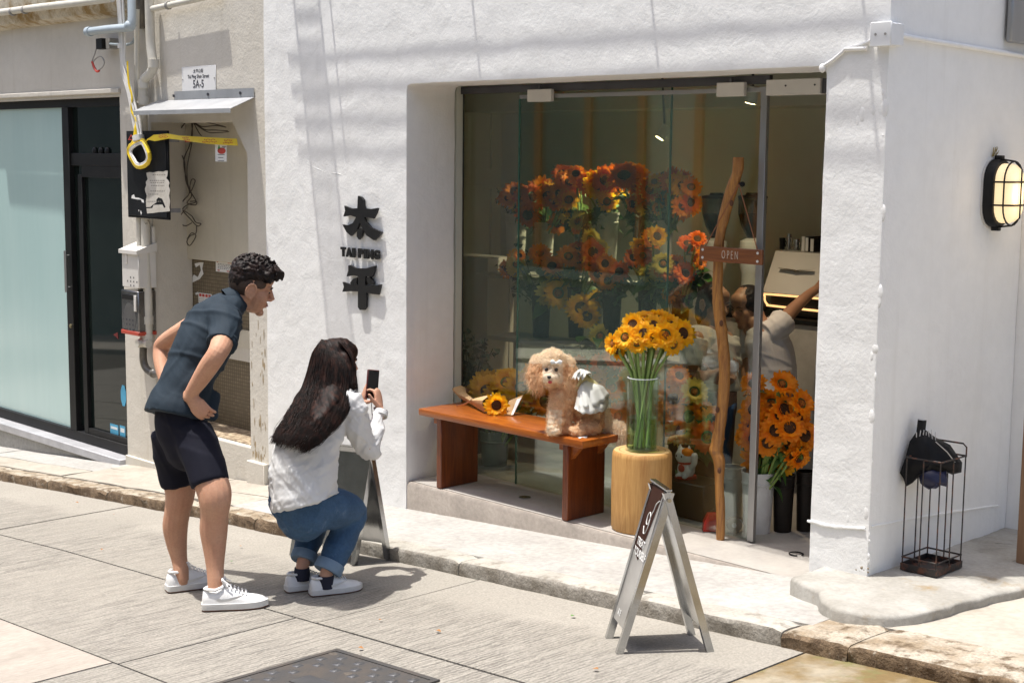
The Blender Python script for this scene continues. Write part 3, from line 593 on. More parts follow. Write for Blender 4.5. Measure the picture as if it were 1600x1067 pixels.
# hanging tag of the electricity company
m_paper = mat('white_paper', (.78, .78, .76), .7, var=.04); m_ink = mat('print_ink', (.05, .05, .06), .6); m_green = mat('green_print', (.08, .35, .12), .6)
t = thing('warning_tag', 'small white card with a red oval hanging under the caution tape', 'tag', onY(345, 240, -.004))
p0, p1 = onY(336.5, 226, -.004), onY(354.5, 253, -.004)
cdr = obj('card', MB().bb(p0.x, p1.x, -.006, -.004, p1.z, p0.z), m_paper, t, sm=None)
b = MB(); c = onY(346, 236, -.0075); b.add([(c.x+.052*math.cos(a), -.0068, c.z+.022*math.sin(a)) for a in [k*math.pi/8 for k in range(16)]], [tuple(range(16))]); obj('red_oval', b, m_red, cdr, sm=None)
b = MB(); c = onY(342, 230.5, -.0075); b.add([(c.x-.02, -.0068, c.z-.012), (c.x+.02, -.0068, c.z-.012), (c.x, -.0068, c.z+.02)], [(0, 1, 2)]); obj('green_mark', b, m_green, cdr, sm=None)
b = MB()
for yy, a, e in ((229, 347, 353), (231, 347, 352), (241.5, 340, 351), (246, 341, 349), (251, 340, 350)): u, v = onY(a, yy, -.0068), onY(e, yy+1, -.0068); b.add([u, (v.x, -.0068, u.z), v, (u.x, -.0068, v.z)], [(0, 1, 2, 3)])
obj('print', b, m_ink, cdr, sm=None)['kind'] = 'stuff'
# ------------------------------------------------------------------ black meter box with torn notice
m_bbox = mat('chipped_black_paint', (.006, .007, .008), .6, (.010, .011, .013), 5, bump=.15, bscale=20, col3=(.32, .30, .26), s3=14, lo3=.70, hi3=.72, spec=.2)
t = thing('meter_box', 'chipped black metal meter box with a torn notice on its door', 'meter box', onY(232, 343, -.0))
p0, p1 = onY(197, 205, -.105), onY(264, 344, -.105)
mb_ = obj('cabinet', MB().bb(p0.x, p1.x, -.105, -.088, p1.z, p0.z, .003), m_bbox, t); [obj('stand_off', MB().bb(x_, x_+.03, -.0875, LY-.001, z_, z_+.03), m_steel, t) for x_ in (p0.x+.01, p1.x-.06) for z_ in (p1.z+.05, p0.z-.08)]
obj('door', MB().bb(p0.x+.015, p1.x-.012, -.113, -.1055, p1.z+.015, p0.z-.015, .003), m_bbox, t)
sx2 = lambda x, y: onY(180+x*240/1067, 180+y*240/1067, -.1142)
def flatpoly(b, pts, Y=None): b.add(pts, [tuple(range(len(pts)))]); return b
m_torn = mat('torn_paper', (.60, .575, .52), .8, (.46, .43, .37), 9, fine=.08)
b = flatpoly(MB(), [sx2(*q) for q in ((216, 402), (236, 396), (262, 399), (300, 391), (334, 394), (352, 385), (366, 388), (362, 420), (355, 440), (368, 452), (377, 470), (372, 492), (381, 520), (375, 560), (381, 600), (377, 640), (381, 668), (340, 672), (300, 675), (262, 681), (222, 684), (217, 648), (258, 646), (266, 624), (328, 622), (340, 646), (350, 640), (334, 600), (326, 582), (300, 572), (286, 588), (288, 606), (262, 622), (246, 638), (216, 640), (213, 600), (219, 560), (209, 530), (206, 512), (216, 488), (212, 465), (226, 446), (220, 425))])
nt_ = obj('torn_notice', b, m_torn, t, sm=None)
b = MB()
for (x0, x1, yy) in ((262, 340, 415), (240, 345, 455), (245, 340, 470), (250, 345, 490), (245, 340, 528), (230, 300, 550), (225, 320, 600)):
    x = x0
    while x < x1: q = random.uniform(5, 12); a_ = [sx2(x, yy-3), sx2(x+q, yy-3), sx2(x+q, yy+3), sx2(x, yy+3)]; b.add([p-Vector((0, .0006, 0)) for p in a_], [(0, 1, 2, 3)]); x += q+5
obj('print', b, mat('faded_ink', (.25, .23, .20), .8), nt_, sm=None)['kind'] = 'stuff'
b = MB()
for poly in (((115, 560), (130, 550), (138, 572), (165, 575), (198, 590), (200, 610), (185, 605), (180, 588), (150, 586), (112, 578)), ((178, 660), (185, 680), (180, 695), (174, 675)), ((160, 655), (168, 662), (164, 672))): flatpoly(b, [sx2(*q) for q in poly])
obj('paper_scrap', b, m_paper, t, sm=None)['kind'] = 'stuff'
# ------------------------------------------------------------------ letter boxes
m_lbw = mat('white_letterbox', (.68, .66, .62), .4, (.62, .60, .56), 6); m_chrome = mat('worn_chrome', (.30, .30, .31), .25, (.15, .15, .15), 7, metal=.9, bump=.1, bscale=25)
LBY = -.14
t = thing('white_letterbox', 'white metal letterbox with sloped lid on the pillar', 'letterbox', onY(203, 452, LBY))
p0, p1 = onY(190, 392, LBY), onY(217, 451, LBY)
bd = obj('body', MB().bb(p0.x, p1.x, LBY, LY-.002, p1.z, p0.z, .004), m_lbw, t)
obj('lid', MB().prism([(LBY-.02, p0.z-.015), (LBY-.02, p0.z+.012), (LY-.002, p0.z+.07), (LY-.002, p0.z+.002)], lambda u, v, q: (q, u, v), p0.x-.012, p1.x+.012), m_lbw, t)
obj('back_tab', MB().bb(p0.x+.11, p1.x, LY-.03, LY-.005, p0.z+.06, p0.z+.19, .004), m_lbw, t)
obj('hasp', MB().bb(p0.x+.06, p0.x+.085, LBY-.008, LBY-.001, p0.z-.09, p0.z-.01, .002), m_lbw, t)
b = MB()
for i in range(3):
    for j in range(4 if i == 1 else 2): c = Vector((p0.x+.08+.045*j+(.045 if i != 1 else 0), LBY-.0006, p0.z-.19-.03*i)); b.cyl(c, c-Vector((0, .001, 0)), .007, None, 8)
obj('holes', b, m_ink, bd)['kind'] = 'stuff'
t = thing('chrome_letterbox', 'worn chrome letterbox with a red lower edge under the white one', 'letterbox', onY(203, 522, LBY))
p0, p1 = onY(189, 452, LBY), onY(217, 519, LBY)
bd = obj('body', MB().bb(p0.x, p1.x, LBY, LY-.002, p1.z, p0.z, .006), m_chrome, t)
obj('slot_flap', MB().bb(p0.x+.02, p1.x-.05, LBY-.006, LBY-.001, p0.z-.07, p0.z-.03, .002), m_blk, t)
obj('hasp', MB().bb(p1.x-.05, p1.x-.02, LBY-.01, LBY-.001, p0.z-.15, p0.z-.03, .002), m_lbw, t)
c = Vector(((p0.x+p1.x)/2, LBY-.002, p0.z-.2)); obj('emblem', MB().add([(c.x+.09*math.cos(a), LBY-.0012, c.z+.11*math.sin(a)) for a in [k*math.pi/10 for k in range(20)]], [tuple(range(20))]), mat('dull_metal', (.2, .2, .2), .5, metal=.8), t, sm=None)
b = MB()
for i in range(3):
    for j in range(3): c2 = Vector((c.x-.045+.045*j, LBY-.002, c.z-.02-.035*i)); b.cyl(c2, c2-Vector((0, .0012, 0)), .008, None, 8)
obj('holes', b, m_ink, bd)['kind'] = 'stuff'; obj('red_edge', MB().bb(p0.x-.004, p1.x+.004, LBY-.006, LY-.003, p1.z-.03, p1.z-.001, .003), mat('red_plastic', (.50, .07, .04), .4), t)
# ------------------------------------------------------------------ street plate, canopy, camera bracket, notices
t = thing('street_plate', 'white street number plate reading 5A-5 above the doorway', 'sign', onY(310, 142, LY))
p0, p1 = onY(284, 105.5, LY-.004), onY(337.5, 141.8, LY-.004)
obj('plate', MB().bb(p0.x, p1.x, LY-.006, LY-.001, p1.z, p0.z, .002), mat('enamel_white', (.80, .80, .79), .3, var=.02), t)
cxp_, zc = (p0.x+p1.x)/2, (p0.z+p1.z)/2; hh = p0.z-p1.z
bas = lambda x, z, Y: basis((x, Y, z), (1, 0, 0), (0, 0, 1))
text('characters', '太平山街', hh*.17, m_ink, t, bas(cxp_, p0.z-hh*.20, LY-.0068), .0005, 0, 1.1)
text('street_name', 'Tai Ping Shan Street', hh*.20, m_ink, t, bas(cxp_, p0.z-hh*.41, LY-.0068), .0005, .0004, .98)
text('number', '5A-5', hh*.44, m_ink, t, bas(cxp_, p0.z-hh*.72, LY-.0068), .0005, .001, .95)
for k in (-1, 1): c = Vector((cxp_+k*.205, LY-.006, zc)); obj('screw', MB().cyl(c, c-Vector((0, .003, 0)), .006, None, 8), m_wireg, t)
t = thing('door_canopy', 'thin galvanised metal canopy sheet fixed above the doorway', 'canopy', onY(320, 160, LY))
xr_ = onY(398, 146, LY).x; zb = onY(398, 152, LY).z
m_galv = mat('galvanised_sheet', (.55, .56, .57), .42, (.45, .46, .47), 5, metal=.55, bump=.08, bscale=18)
fr_, fl_ = onX(370, 169, xr_), None
yf = max(-.45, min(-.18, fr_.y)); zf = onY(300, 171, yf).z; xl_ = onY(209, 172, yf).x
obj('sheet', MB().add([(xl_, yf, zf), (xr_, yf, zf), (xr_, LY-.004, zb), (xl_, LY-.004, zb), (xl_, yf, zf-.004), (xr_, yf, zf-.004), (xr_, LY-.004, zb-.004), (xl_, LY-.004, zb-.004)], [(0, 1, 2, 3), (7, 6, 5, 4), (0, 4, 5, 1), (1, 5, 6, 2), (2, 6, 7, 3), (3, 7, 4, 0)]), m_galv, t, sm=None)
obj('front_lip', MB().bb(xl_, xr_, yf-.004, yf-.0005, zf-.03, zf-.0005), m_galv, t, sm=None)
obj('back_flange', MB().bb(xl_+.25, xr_, LY-.0075, LY-.0045, zb+.001, zb+.06), m_galv, t, sm=None)
for x in (-1.75, -2.15, -2.6): obj('bolt', MB().cyl((x, LY-.0076, zb+.03), (x, LY-.014, zb+.03), .011, None, 8), m_alud, t)
t = thing('junction_bracket', 'small black junction box with a dangling coiled cable', 'junction box', onY(160, 78, -.05))
p0, p1 = onY(153, 61, -.08), onY(163, 77, -.08)
obj('box', MB().bb(p0.x, p1.x, -.10, -.04, p1.z, p0.z, .004), m_blk, t); q0 = onY(163, 62, -.06); obj('bracket', MB().bb(p1.x+.001, q0.x+.09, -.07, LY-.001, p1.z, p0.z, .003), m_wireg, t)
obj('cable', MB().tube(bez([onY(x, y, -.06) for x, y in ((170, 69), (185, 70), (200, 70), (208, 66), (210, 60))], 6), .01, 8), m_pvcb, t)
obj('coil', MB().tube(bez([onY(x, y, -.09) for x, y in ((152, 72), (148, 85), (144, 98), (148, 110), (158, 108), (163, 98), (158, 89), (150, 92), (145, 100), (150, 108))], 6), .0045, 6), m_wireg, t)
obj('red_sleeve', MB().tube(bez([onY(x, y, -.095) for x, y in ((144, 97), (147, 105), (151, 112), (155, 111))], 4), .009, 6), m_red, t)
def notice(name, label, x0, y0, x1, y1, Y, lines, head=None, oldm=None):
    p0, p1 = onY(x0, y0, Y), onY(x1, y1, Y); t = thing(name, label, 'notice', ((p0.x+p1.x)/2, Y, p1.z)); s_ = obj('sheet', MB().bb(p0.x, p1.x, Y, Y+.001, p1.z, p0.z), oldm or m_paper, t, sm=None)
    b = MB(); hh = p0.z-p1.z; ww = p1.x-p0.x
    for (u0, u1, v) in lines:
        u = u0
        while u < u1: q = random.uniform(.03, .08); z = p0.z-hh*v; b.add([(p0.x+ww*u, Y-.0007, z), (p0.x+ww*min(u+q, u1), Y-.0007, z), (p0.x+ww*min(u+q, u1), Y-.0007, z-hh*.06), (p0.x+ww*u, Y-.0007, z-hh*.06)], [(0, 1, 2, 3)]); u += q+.03
    obj('print', b, mat('grey_ink', (.28, .28, .30), .8), s_, sm=None)['kind'] = 'stuff'
    if head:
        b = MB()
        for (u0, u1, v0, v1) in head: b.add([(p0.x+ww*u0, Y-.0008, p0.z-hh*v0), (p0.x+ww*u1, Y-.0008, p0.z-hh*v0), (p0.x+ww*u1, Y-.0008, p0.z-hh*v1), (p0.x+ww*u0, Y-.0008, p0.z-hh*v1)], [(0, 1, 2, 3)])
        obj('red_print', b, m_red, s_, sm=None)['kind'] = 'stuff'
notice('certificate_notice', 'white certificate sheet with small red print behind the man’s hair', 337, 406, 372, 428, .343, [(.1, .9, .3), (.1, .9, .42), (.1, .85, .55), (.1, .9, .68)], [(.05, .12, .1, .2), (.55, .75, .1, .2), (.08, .18, .84, .92), (.5, .75, .84, .92)])
text_parent = None
notice('repair_notice', 'small white notice with red Chinese heading on the mosaic wall', 310, 457, 331, 476, .343, [(.05, .9, .48), (.05, .9, .62), (.05, .7, .78)], [(.06, .24, .08, .36), (.29, .47, .08, .36), (.53, .71, .08, .36), (.76, .94, .08, .36)])
b = MB()
for poly in (((284, 436), (286, 430), (291, 437), (294, 430), (299, 436), (303, 429), (309, 433), (314, 422), (312, 414), (306, 418), (304, 412), (312, 410), (318, 410), (316, 420), (318, 428), (312, 436), (300, 442), (288, 443)), ((305, 458), (309, 456), (312, 459), (306, 461))): flatpoly(b, [onY(x, y, .343) for x, y in poly])
obj('torn_poster_residue', b, m_paper, left, sm=None)['kind'] = 'stuff'
# ------------------------------------------------------------------ the building across the street (seen in the glass)
opp = thing('opposite_building', 'building across the street with brown framed windows mirrored in the glass', 'building', (-2, -10.5, -.3))
OY = -10.4
obj('wall', MB().bb(-26, 24, OY-1, OY, -2.2, 7.), m_opp, opp)
m_brown = mat('brown_frame', (.36, .14, .04), .5); m_owin = mat('pale_window', (.13, .16, .14), .3, spec=.5)
for i, x in enumerate([-20, -15.6, -11.2, -6.8, -2.4, 2, 6.4, 10.8]):
    wd = obj('window', MB().bb(x, x+3.4, OY+.001, OY+.03, .2, 3.4), m_owin, opp, sm=None)
    b = MB()
    for k in range(4): b.bb(x+k*1.1, x+k*1.1+.14, OY+.031, OY+.09, .2, 3.4)
    b.bb(x, x+3.44, OY+.031, OY+.092, 3.401, 3.56); obj('window_frame', b, m_brown, wd, sm=None)
    obj('sill', MB().bb(x-.1, x+3.54, OY+.001, OY+.12, .05, .19), m_opp, wd)
struct('opposite_pavement', slope_sheet(-30, 26, OY-.05, -7.6, .06, .2, 2), m_pave)
# ================================================================== SUNFLOWERS
def petal_mat(name, c1, c2, tr=.4):
    m = mat(name, c1, .55, c2, 25, .3, .7, fine=.05); t = m.node_tree; bs = t.nodes['Principled BSDF']; out = t.nodes['Material Output']
    tl = N(t, 'BsdfTranslucent'); tl.inputs[0].default_value = rgba(c1); mx = N(t, 'MixShader'); mx.inputs[0].default_value = tr; t.links.new(bs.outputs[0], mx.inputs[1]); t.links.new(tl.outputs[0], mx.inputs[2]); t.links.new(mx.outputs[0], out.inputs[0]); return m
m_pet_y = petal_mat('petal_yellow', (1., .64, .02), (.95, .50, .010), .5)
m_pet_o = petal_mat('petal_orange', (.95, .40, .010), (.90, .26, .006))
m_pet_r = petal_mat('petal_rust', (.90, .24, .008), (.74, .12, .006))
m_pet_l = petal_mat('petal_lemon', (.85, .72, .18), (.75, .55, .08))
m_disc = mat('seed_disc', (.035, .016, .007), .9, (.10, .045, .012), 120, .4, .6, bump=.8, bscale=300, bdist=.004)
m_disc2 = mat('seed_disc_amber', (.42, .14, .012), .9, (.16, .05, .01), 120, .4, .6, bump=.8, bscale=300, bdist=.004)
m_stem = mat('flower_stem', (.17, .27, .055), .6, (.24, .33, .09), 14, .35, .65, stretch=(1, 1, .15), fine=.1)
m_leaf = mat('leaf_green', (.045, .12, .022), .5, (.075, .17, .035), 15, fine=.1)
m_leafd = mat('eucalyptus_leaf', (.035, .075, .055), .6, (.055, .10, .07), 18, fine=.1)
def petals_mesh(seed, cup):
    rg = random.Random(seed); b = MB()
    for layer, (n, rl, tilt, z0) in enumerate(((19, 1.08, .10+cup, .0), (17, .95, .34+cup, .005), (15, .72, .66+cup, .009))):
        for k in range(n):
            a = 2*math.pi*(k+rg.uniform(-.28, .28)+layer*.5)/n; L_ = .040*rl*rg.uniform(.85, 1.15); wd = .0090*rg.uniform(.8, 1.25); tl = tilt+rg.uniform(-.22, .22); cu = rg.uniform(-.9, -.1); tw = rg.uniform(-.4, .4)
            vs = []; r0 = .026; z = z0; rr = r0; ang = tl
            for i, (u, ww) in enumerate(((0, .55), (.3, 1.), (.65, .95), (.9, .5), (1., .06))):
                if i: st = (u-pu)*L_; rr += st*math.cos(ang); z += st*math.sin(ang); ang += cu*(u-pu)
                pu = u
                for sgn in (-1, 0, 1):
                    off = sgn*wd*ww; zz = z+abs(sgn)*wd*.25*ww+sgn*tw*wd*ww*.5
                    vs.append((rr*math.cos(a)-off*math.sin(a), rr*math.sin(a)+off*math.cos(a), zz))
            fs = []
            for i in range(4):
                for j in range(2): q = i*3+j; fs.append((q, q+1, q+4, q+3))
            b.add(vs, fs)
    return b
PET = {}
for nm, mm in (('y', m_pet_y), ('o', m_pet_o), ('r', m_pet_r), ('l', m_pet_l)):
    PET[nm] = []
    for s_ in range(3):
        me = petals_mesh(s_*11+ord(nm), (.0, .18, .4)[s_]).mesh('petals'); smooth(me, None); me.materials.append(mm); PET[nm].append(me)
def simple_mesh(b, m): me = b.mesh('m'); smooth(me, 60); me.materials.append(m); return me
_dp = [(.003, .013), (.012, .0125), (.020, .0115), (.026, .009), (.029, .003), (.028, -.002)]
DISC = simple_mesh(MB().lathe(_dp[::-1], n=16), m_disc); DISC2 = simple_mesh(MB().lathe([(r*.62, z*.9) for r, z in _dp[::-1]], n=14), m_disc2)
b = MB().lathe([(.004, -.024), (.012, -.016), (.026, -.004), (.027, -.001)], n=12)
for k in range(10):
    a = k*math.pi/5; b.add([(.02*math.cos(a-.25), .02*math.sin(a-.25), -.008), (.02*math.cos(a+.25), .02*math.sin(a+.25), -.008), (.043*math.cos(a), .043*math.sin(a), -.002)], [(0, 1, 2)])
CALYX = simple_mesh(b, m_leaf)
def leaf_mesh(m, L_=.09, Wd=.035, bend=.5):
    b = MB(); vs = []; fs = []; n = 6
    for i in range(n+1):
        u = i/n; ww = Wd*math.sin(math.pi*min(1, u**.75*1.02))*(1-.25*u)+.0015; z = -bend*L_*u*u*.6; x = L_*u*(1-.15*bend*u)
        for sg in (-1, 0, 1): vs.append((x, sg*ww, z+abs(sg)*ww*.35))
    for i in range(n):
        for j in range(2): q = i*3+j; fs.append((q, q+1, q+4, q+3))
    me = b.add(vs, fs).mesh('leaf'); smooth(me, None); me.materials.append(m); return me
LEAF = [leaf_mesh(m_leaf, .09, .034, k) for k in (.3, .8, 1.2)]; LEAFD = [leaf_mesh(m_leafd, .05, .022, k) for k in (.2, .7)]
FWH = Vector((FW.x, FW.y, 0)).normalized()
def face(a, up, c): return (RT*a+Vector((0, 0, 1))*up-FWH*c).normalized()
def set_rot(o, loc, q): o.location = loc; o.rotation_mode = 'QUATERNION'; o.rotation_quaternion = q; mm = q.to_matrix().to_4x4(); mm.translation = loc; FR[o.name] = mm
def sunflower(head, fdir, stem, size, kind, label, group, leaves=1, disc=None, stem_r=.0065, stemm=None):
    fr_, fu_ = fdir.dot(RT), fdir.z
    if group != 'loose cut sunflowers':
        how = 'facing upward' if fu_ > .62 else 'drooping downward' if fu_ < -.12 else 'turned toward the bench side' if fr_ < -.3 else 'turned toward the open doorway' if fr_ > .3 else 'facing the street'
        label = label+', '+how; group = group+', '+how
    t = thing('sunflower', label, 'sunflower', group=group); q = fdir.to_track_quat('Z', 'Y') @ Matrix.Rotation(random.uniform(0, 6.3), 3, 'Z').to_quaternion(); set_rot(t, head, q); s = size/.132
    inst('petals', random.choice(PET[kind]), t, scale=(s, s, s)); inst('seed_disc', disc or (DISC2 if kind == 'l' or random.random() < .35 else DISC), t, scale=(s, s, s)); inst('calyx', CALYX, t, scale=(s, s, s))
    if stem is not None:
        p0 = head-fdir*.018*s; ctrl = [p0, p0-fdir*.035*s+Vector((0, 0, -.012))]+[Vector(x) for x in stem]
        st = obj('stem', MB().tube(bez(ctrl, 5), stem_r, 7), stemm or m_stem, t)
        inv = FR[t.name].inverted()
        for k in range(leaves):
            base = Vector(ctrl[1]).lerp(Vector(ctrl[2]), random.uniform(.0, .55)); l = inst('leaf', random.choice(LEAF), t); sc = random.uniform(.6, 1.)
            rot = Matrix.Rotation(random.uniform(0, 6.3), 4, 'Z') @ Matrix.Rotation(random.uniform(-.4, .5), 4, 'Y'); wm = Matrix.Translation(base) @ rot @ Matrix.Scale(sc, 4); l.matrix_local = inv @ wm
    return t
# ================================================================== WOODEN BENCH
def wood_mat(name, c1, c2, rough, coat, axis=0, sc=1.):
    m, t, b = nodes(name); L = t.links.new; tc = N(t, 'TexCoord'); mp = N(t, 'Mapping'); s3 = [9*sc, 9*sc, 9*sc]; s3[axis] = .7*sc; mp.inputs['Scale'].default_value = s3; L(tc.outputs['Object'], mp.inputs[0])
    n1 = N(t, 'TexNoise', Scale=2.2, Detail=8., Roughness=.6, Distortion=1.1); L(mp.outputs[0], n1.inputs['Vector']); n2 = N(t, 'TexNoise', Scale=14., Detail=4.); L(mp.outputs[0], n2.inputs['Vector'])
    ad = N(t, 'Math', operation='MULTIPLY_ADD'); L(n2.outputs[0], ad.inputs[0]); ad.inputs[1].default_value = .35; L(n1.outputs[0], ad.inputs[2]); mr = N(t, 'MapRange'); L(ad.outputs[0], mr.inputs[0]); mr.inputs[1].default_value = .45; mr.inputs[2].default_value = .9
    mx = N(t, 'Mix', data_type='RGBA'); L(mr.outputs[0], mx.inputs[0]); mx.inputs[6].default_value = rgba(c1); mx.inputs[7].default_value = rgba(c2); L(mx.outputs[2], b.inputs['Base Color'])
    b.inputs['Roughness'].default_value = rough; b.inputs['Coat Weight'].default_value = coat; b.inputs['Coat Roughness'].default_value = .15; bp = N(t, 'Bump', Strength=.08, Distance=.004); L(ad.outputs[0], bp.inputs['Height']); L(bp.outputs[0], b.inputs['Normal']); return m
m_oak = wood_mat('varnished_orange_wood', (.40, .115, .011), (.20, .042, .005), .33, .3, 0, 2.)
m_oakv = wood_mat('varnished_red_wood', (.21, .048, .007), (.085, .016, .0035), .35, .3, 2, 2.)
m_stumpw = wood_mat('peeled_log', (.60, .35, .115), (.38, .175, .045), .6, .1, 2, 2.)
m_stumpt = wood_mat('log_end', (.60, .40, .18), (.50, .31, .12), .7, 0, 0, 2.)
bench = thing('wooden_bench', 'glossy orange brown wooden bench on the shop step', 'bench', (.8, .17, 0))
BX0, BX1, BZ = .137, 1.487, .476
obj('seat', MB().bb(BX0, BX1, -.02, .335, BZ-.042, BZ, .006, 2), m_oak, bench)
for x in (.255, 1.30):
    lg = obj('leg', MB().bb(x, x+.042, .022, .325, .003, BZ-.043, .004), m_oakv, bench)
    obj('cleat', MB().bb(x-.036, x-.0005, .03, .31, BZ-.085, BZ-.0435, .003), m_oak, lg)
    if x > 1: 
        for y in (.045, .26): obj('brace', MB().prism([(x+.0425, BZ-.0435), (x+.12, BZ-.0435), (x+.0425, BZ-.13)], lambda u, v, q: (u, q, v), y, y+.035), m_oak, lg)
one('paper_scrap', MB().add([tuple(onZ(x, y, BZ+.002)) for x, y in ((902, 682), (909, 679), (918, 681), (917, 684), (910, 683), (905, 685))], [(0, 1, 2, 3, 4, 5)]), m_paper, 'scrap of white paper on the bench by the dog’s tail', 'paper', None, None)
one('floor_spotlight', MB().lathe([(.036, .0035), (.036, .008), (.030, .009), (.012, .006)], onZ(820, 778, 0), 16), mat('spot_chrome', (.6, .6, .58), .15, metal=1.), 'round chrome recessed spotlight in the step under the bench', 'spotlight')
# ================================================================== BOUQUET IN KRAFT PAPER
bq = thing('wrapped_bouquet', 'single sunflower wrapped in kraft paper lying on the bench', 'bouquet', onZ(765, 650, BZ))
m_kraft = mat('kraft_paper', (.52, .34, .17), .8, (.44, .28, .135), 6, bump=.2, bscale=30)
hd = onZ(775, 648, BZ)+Vector((0, 0, .058))
nk = onZ(738, 636, BZ)+Vector((0, 0, .035)); tl = onZ(722, 628, BZ)+Vector((0, 0, .045))
ax = (hd-nk).normalized()
b = MB(); rings = []
for (c, r, fl) in ((tl+Vector((-.03, 0, .03)), .045, .5), (tl, .03, .7), (nk, .016, 1), (nk.lerp(hd, .45), .04, 1), (nk.lerp(hd, .8), .058, .95)):
    a1 = ax.cross(Vector((0, 0, 1))).normalized(); a2 = a1.cross(ax); rings.append([c+a1*(r*math.cos(k*math.pi/7)*(1+.12*math.sin(k*2.3)))+a2*(r*fl*math.sin(k*math.pi/7)*(1+.12*math.sin(k*1.7))) for k in range(14)])
b.loft(rings, False, False); b.v = [(v[0], v[1], max(v[2], BZ+.003)) for v in b.v]; obj('wrap', b, m_kraft, bq)
q0, q1 = at(800, 653, hd_d := (hd-CAM).dot(FW)), at(816, 615, hd_d+.02)
fl_ = [at(790, 654, hd_d-.01), at(802, 655, hd_d-.02), at(817, 617, hd_d+.03), at(795, 626, hd_d+.05)]
fl_ = [Vector((v.x, v.y, max(v.z, BZ+.004))) for v in fl_]
b = MB().add(fl_+[v+Vector((.001, .003, 0)) for v in fl_], [(0, 1, 2, 3), (7, 6, 5, 4), (0, 4, 5, 1), (1, 5, 6, 2), (2, 6, 7, 3)]); obj('paper_flap', b, m_kraft, bq, sm=None)
cc = [fl_[0].lerp(fl_[1], .75)+Vector((.004, -.006, .004)), fl_[1]+Vector((.004, -.006, .004)), fl_[2].lerp(fl_[1], .12)+Vector((.004, -.006, 0)), fl_[2].lerp(fl_[3], .30).lerp(fl_[0], .12)+Vector((.004, -.006, 0))]
obj('label_card', MB().add(cc+[v+Vector((0, .0015, 0)) for v in cc], [(0, 1, 2, 3), (7, 6, 5, 4), (0, 4, 5, 1), (1, 5, 6, 2), (2, 6, 7, 3), (3, 7, 4, 0)]), m_paper, bq, sm=None)
obj('ribbon', MB().tube(bez([nk+Vector((0, 0, .016)), nk+Vector((.02, -.03, .012)), nk+Vector((-.01, -.06, -.012)), nk+Vector((-.06, -.075, -.028))], 6), .006, 6, flat=.3).tube([nk-ax*.008, nk+ax*.008], [.0175, .0175], 12), mat('satin_ribbon', (.66, .47, .30), .35), bq)
sunflower(hd+ax*.004, face(.0, .12, 1.).lerp(ax, .12).normalized(), [nk, tl], .150, 'y', 'sunflower with dark disc wrapped in the kraft paper on the bench', 'loose cut sunflowers', 0, DISC)
# ================================================================== LOG STOOL, VASE AND ITS SUNFLOWERS
SC = Vector((1.715, .205, 0)); ZS = onY(1010, 704, .205).z
st = thing('log_stool', 'peeled yellow log stool standing on the step beside the bench', 'stool', (SC.x, SC.y, 0))
prof = [(.150, .004), (.157, .02), (.158, .12), (.160, ZS*.5), (.158, ZS-.03), (.155, ZS-.008), (.148, ZS)]
b = MB(); rings = []
for r, z in prof: rings.append([(SC.x+r*math.cos(a)*(1+.018*math.sin(2*a+1)+.01*math.sin(5*a)), SC.y+r*math.sin(a)*(1+.018*math.sin(2*a+1)+.01*math.sin(5*a)), z) for a in [k*math.pi/20 for k in range(40)]])
b.loft(rings, True, False); obj('log', b, m_stumpw, st, sm=60)
b = MB(); b.loft([[(SC.x+(x-SC.x)*k, SC.y+(y-SC.y)*k, ZS+.0002+zz) for x, y, z in rings[-1]] for k, zz in ((1, 0), (.7, .001), (.35, -.001), (.05, 0))], False, True); obj('cut_end', b, m_stumpt, st, sm=60)
b = MB()
for k in range(3): r = .05+.035*k; b.lathe([(r, ZS+.0008), (r+.003, ZS+.0012), (r+.006, ZS+.0008)], SC*1, 32, False)
m_ring = mat('growth_ring', (.34, .19, .07), .8); obj('growth_rings', b, m_ring, st)['kind'] = 'stuff'
VC = Vector((SC.x+.012, SC.y-.02, ZS+.002)); VD = (VC-CAM).dot(FW); VR = 24.5/F_PX*VD; VH = onY(1016, 592, VC.y).z-ZS
vs_ = thing('glass_vase', 'tall clear cylindrical glass vase on the log stool', 'vase', VC)
m_vglass = glass_mat('vase_glass', (.93, .97, .95), 1.45, .02, .9); m_water = glass_mat('vase_water', (.70, .82, .55), 1.2, 0., .5)
b = MB().lathe([(.001, 0), (VR*.93, 0), (VR, .006), (VR, VH), (VR-.0035, VH+.001), (VR-.004, .014), (.001, .012)], VC, 36, False); obj('wall', b, m_vglass, vs_)
b = MB().lathe([(.001, .016), (VR-.006, .016), (VR-.006, VH*.46), (.001, VH*.46)], VC, 32, False); obj('water', b, m_water, vs_)
b = MB().lathe([(VR+.0008, VH-.002), (VR+.0008, VH+.0025), (VR-.0045, VH+.0025), (VR-.0045, VH-.002)], VC, 36, False); obj('rim', b, mat('glass_rim', (.75, .82, .80), .08, spec=.8), vs_)
HEADS = [(989, 507, -.35, .45, .85, -.02, .115), (958, 537, -.85, .15, .5, .0, .11), (977, 527, -.5, .2, .85, -.05, .12), (1008, 499, -.05, .8, .5, .02, .12), (1030, 500, .1, .85, .45, .05, .13), (1006, 521, -.1, .35, .9, -.07, .12), (1039, 523, .12, .15, 1., -.08, .14), (1066, 521, .45, .25, .8, -.02, .14), (1046, 508, .2, .75, .55, .02, .13), (1052, 538, .4, -.1, .9, -.07, .115), (1020, 508, .0, .7, .7, -.02, .12), (966, 547, -.8, -.1, .6, .03, .10), (1018, 494, 0, .95, -.2, .09, .12), (1058, 512, .5, .6, -.2, .09, .12), (985, 516, -.4, .7, -.1, .09, .12), (1022, 528, .05, .1, 1., -.08, .11), (995, 535, -.3, -.05, .9, -.06, .11)]
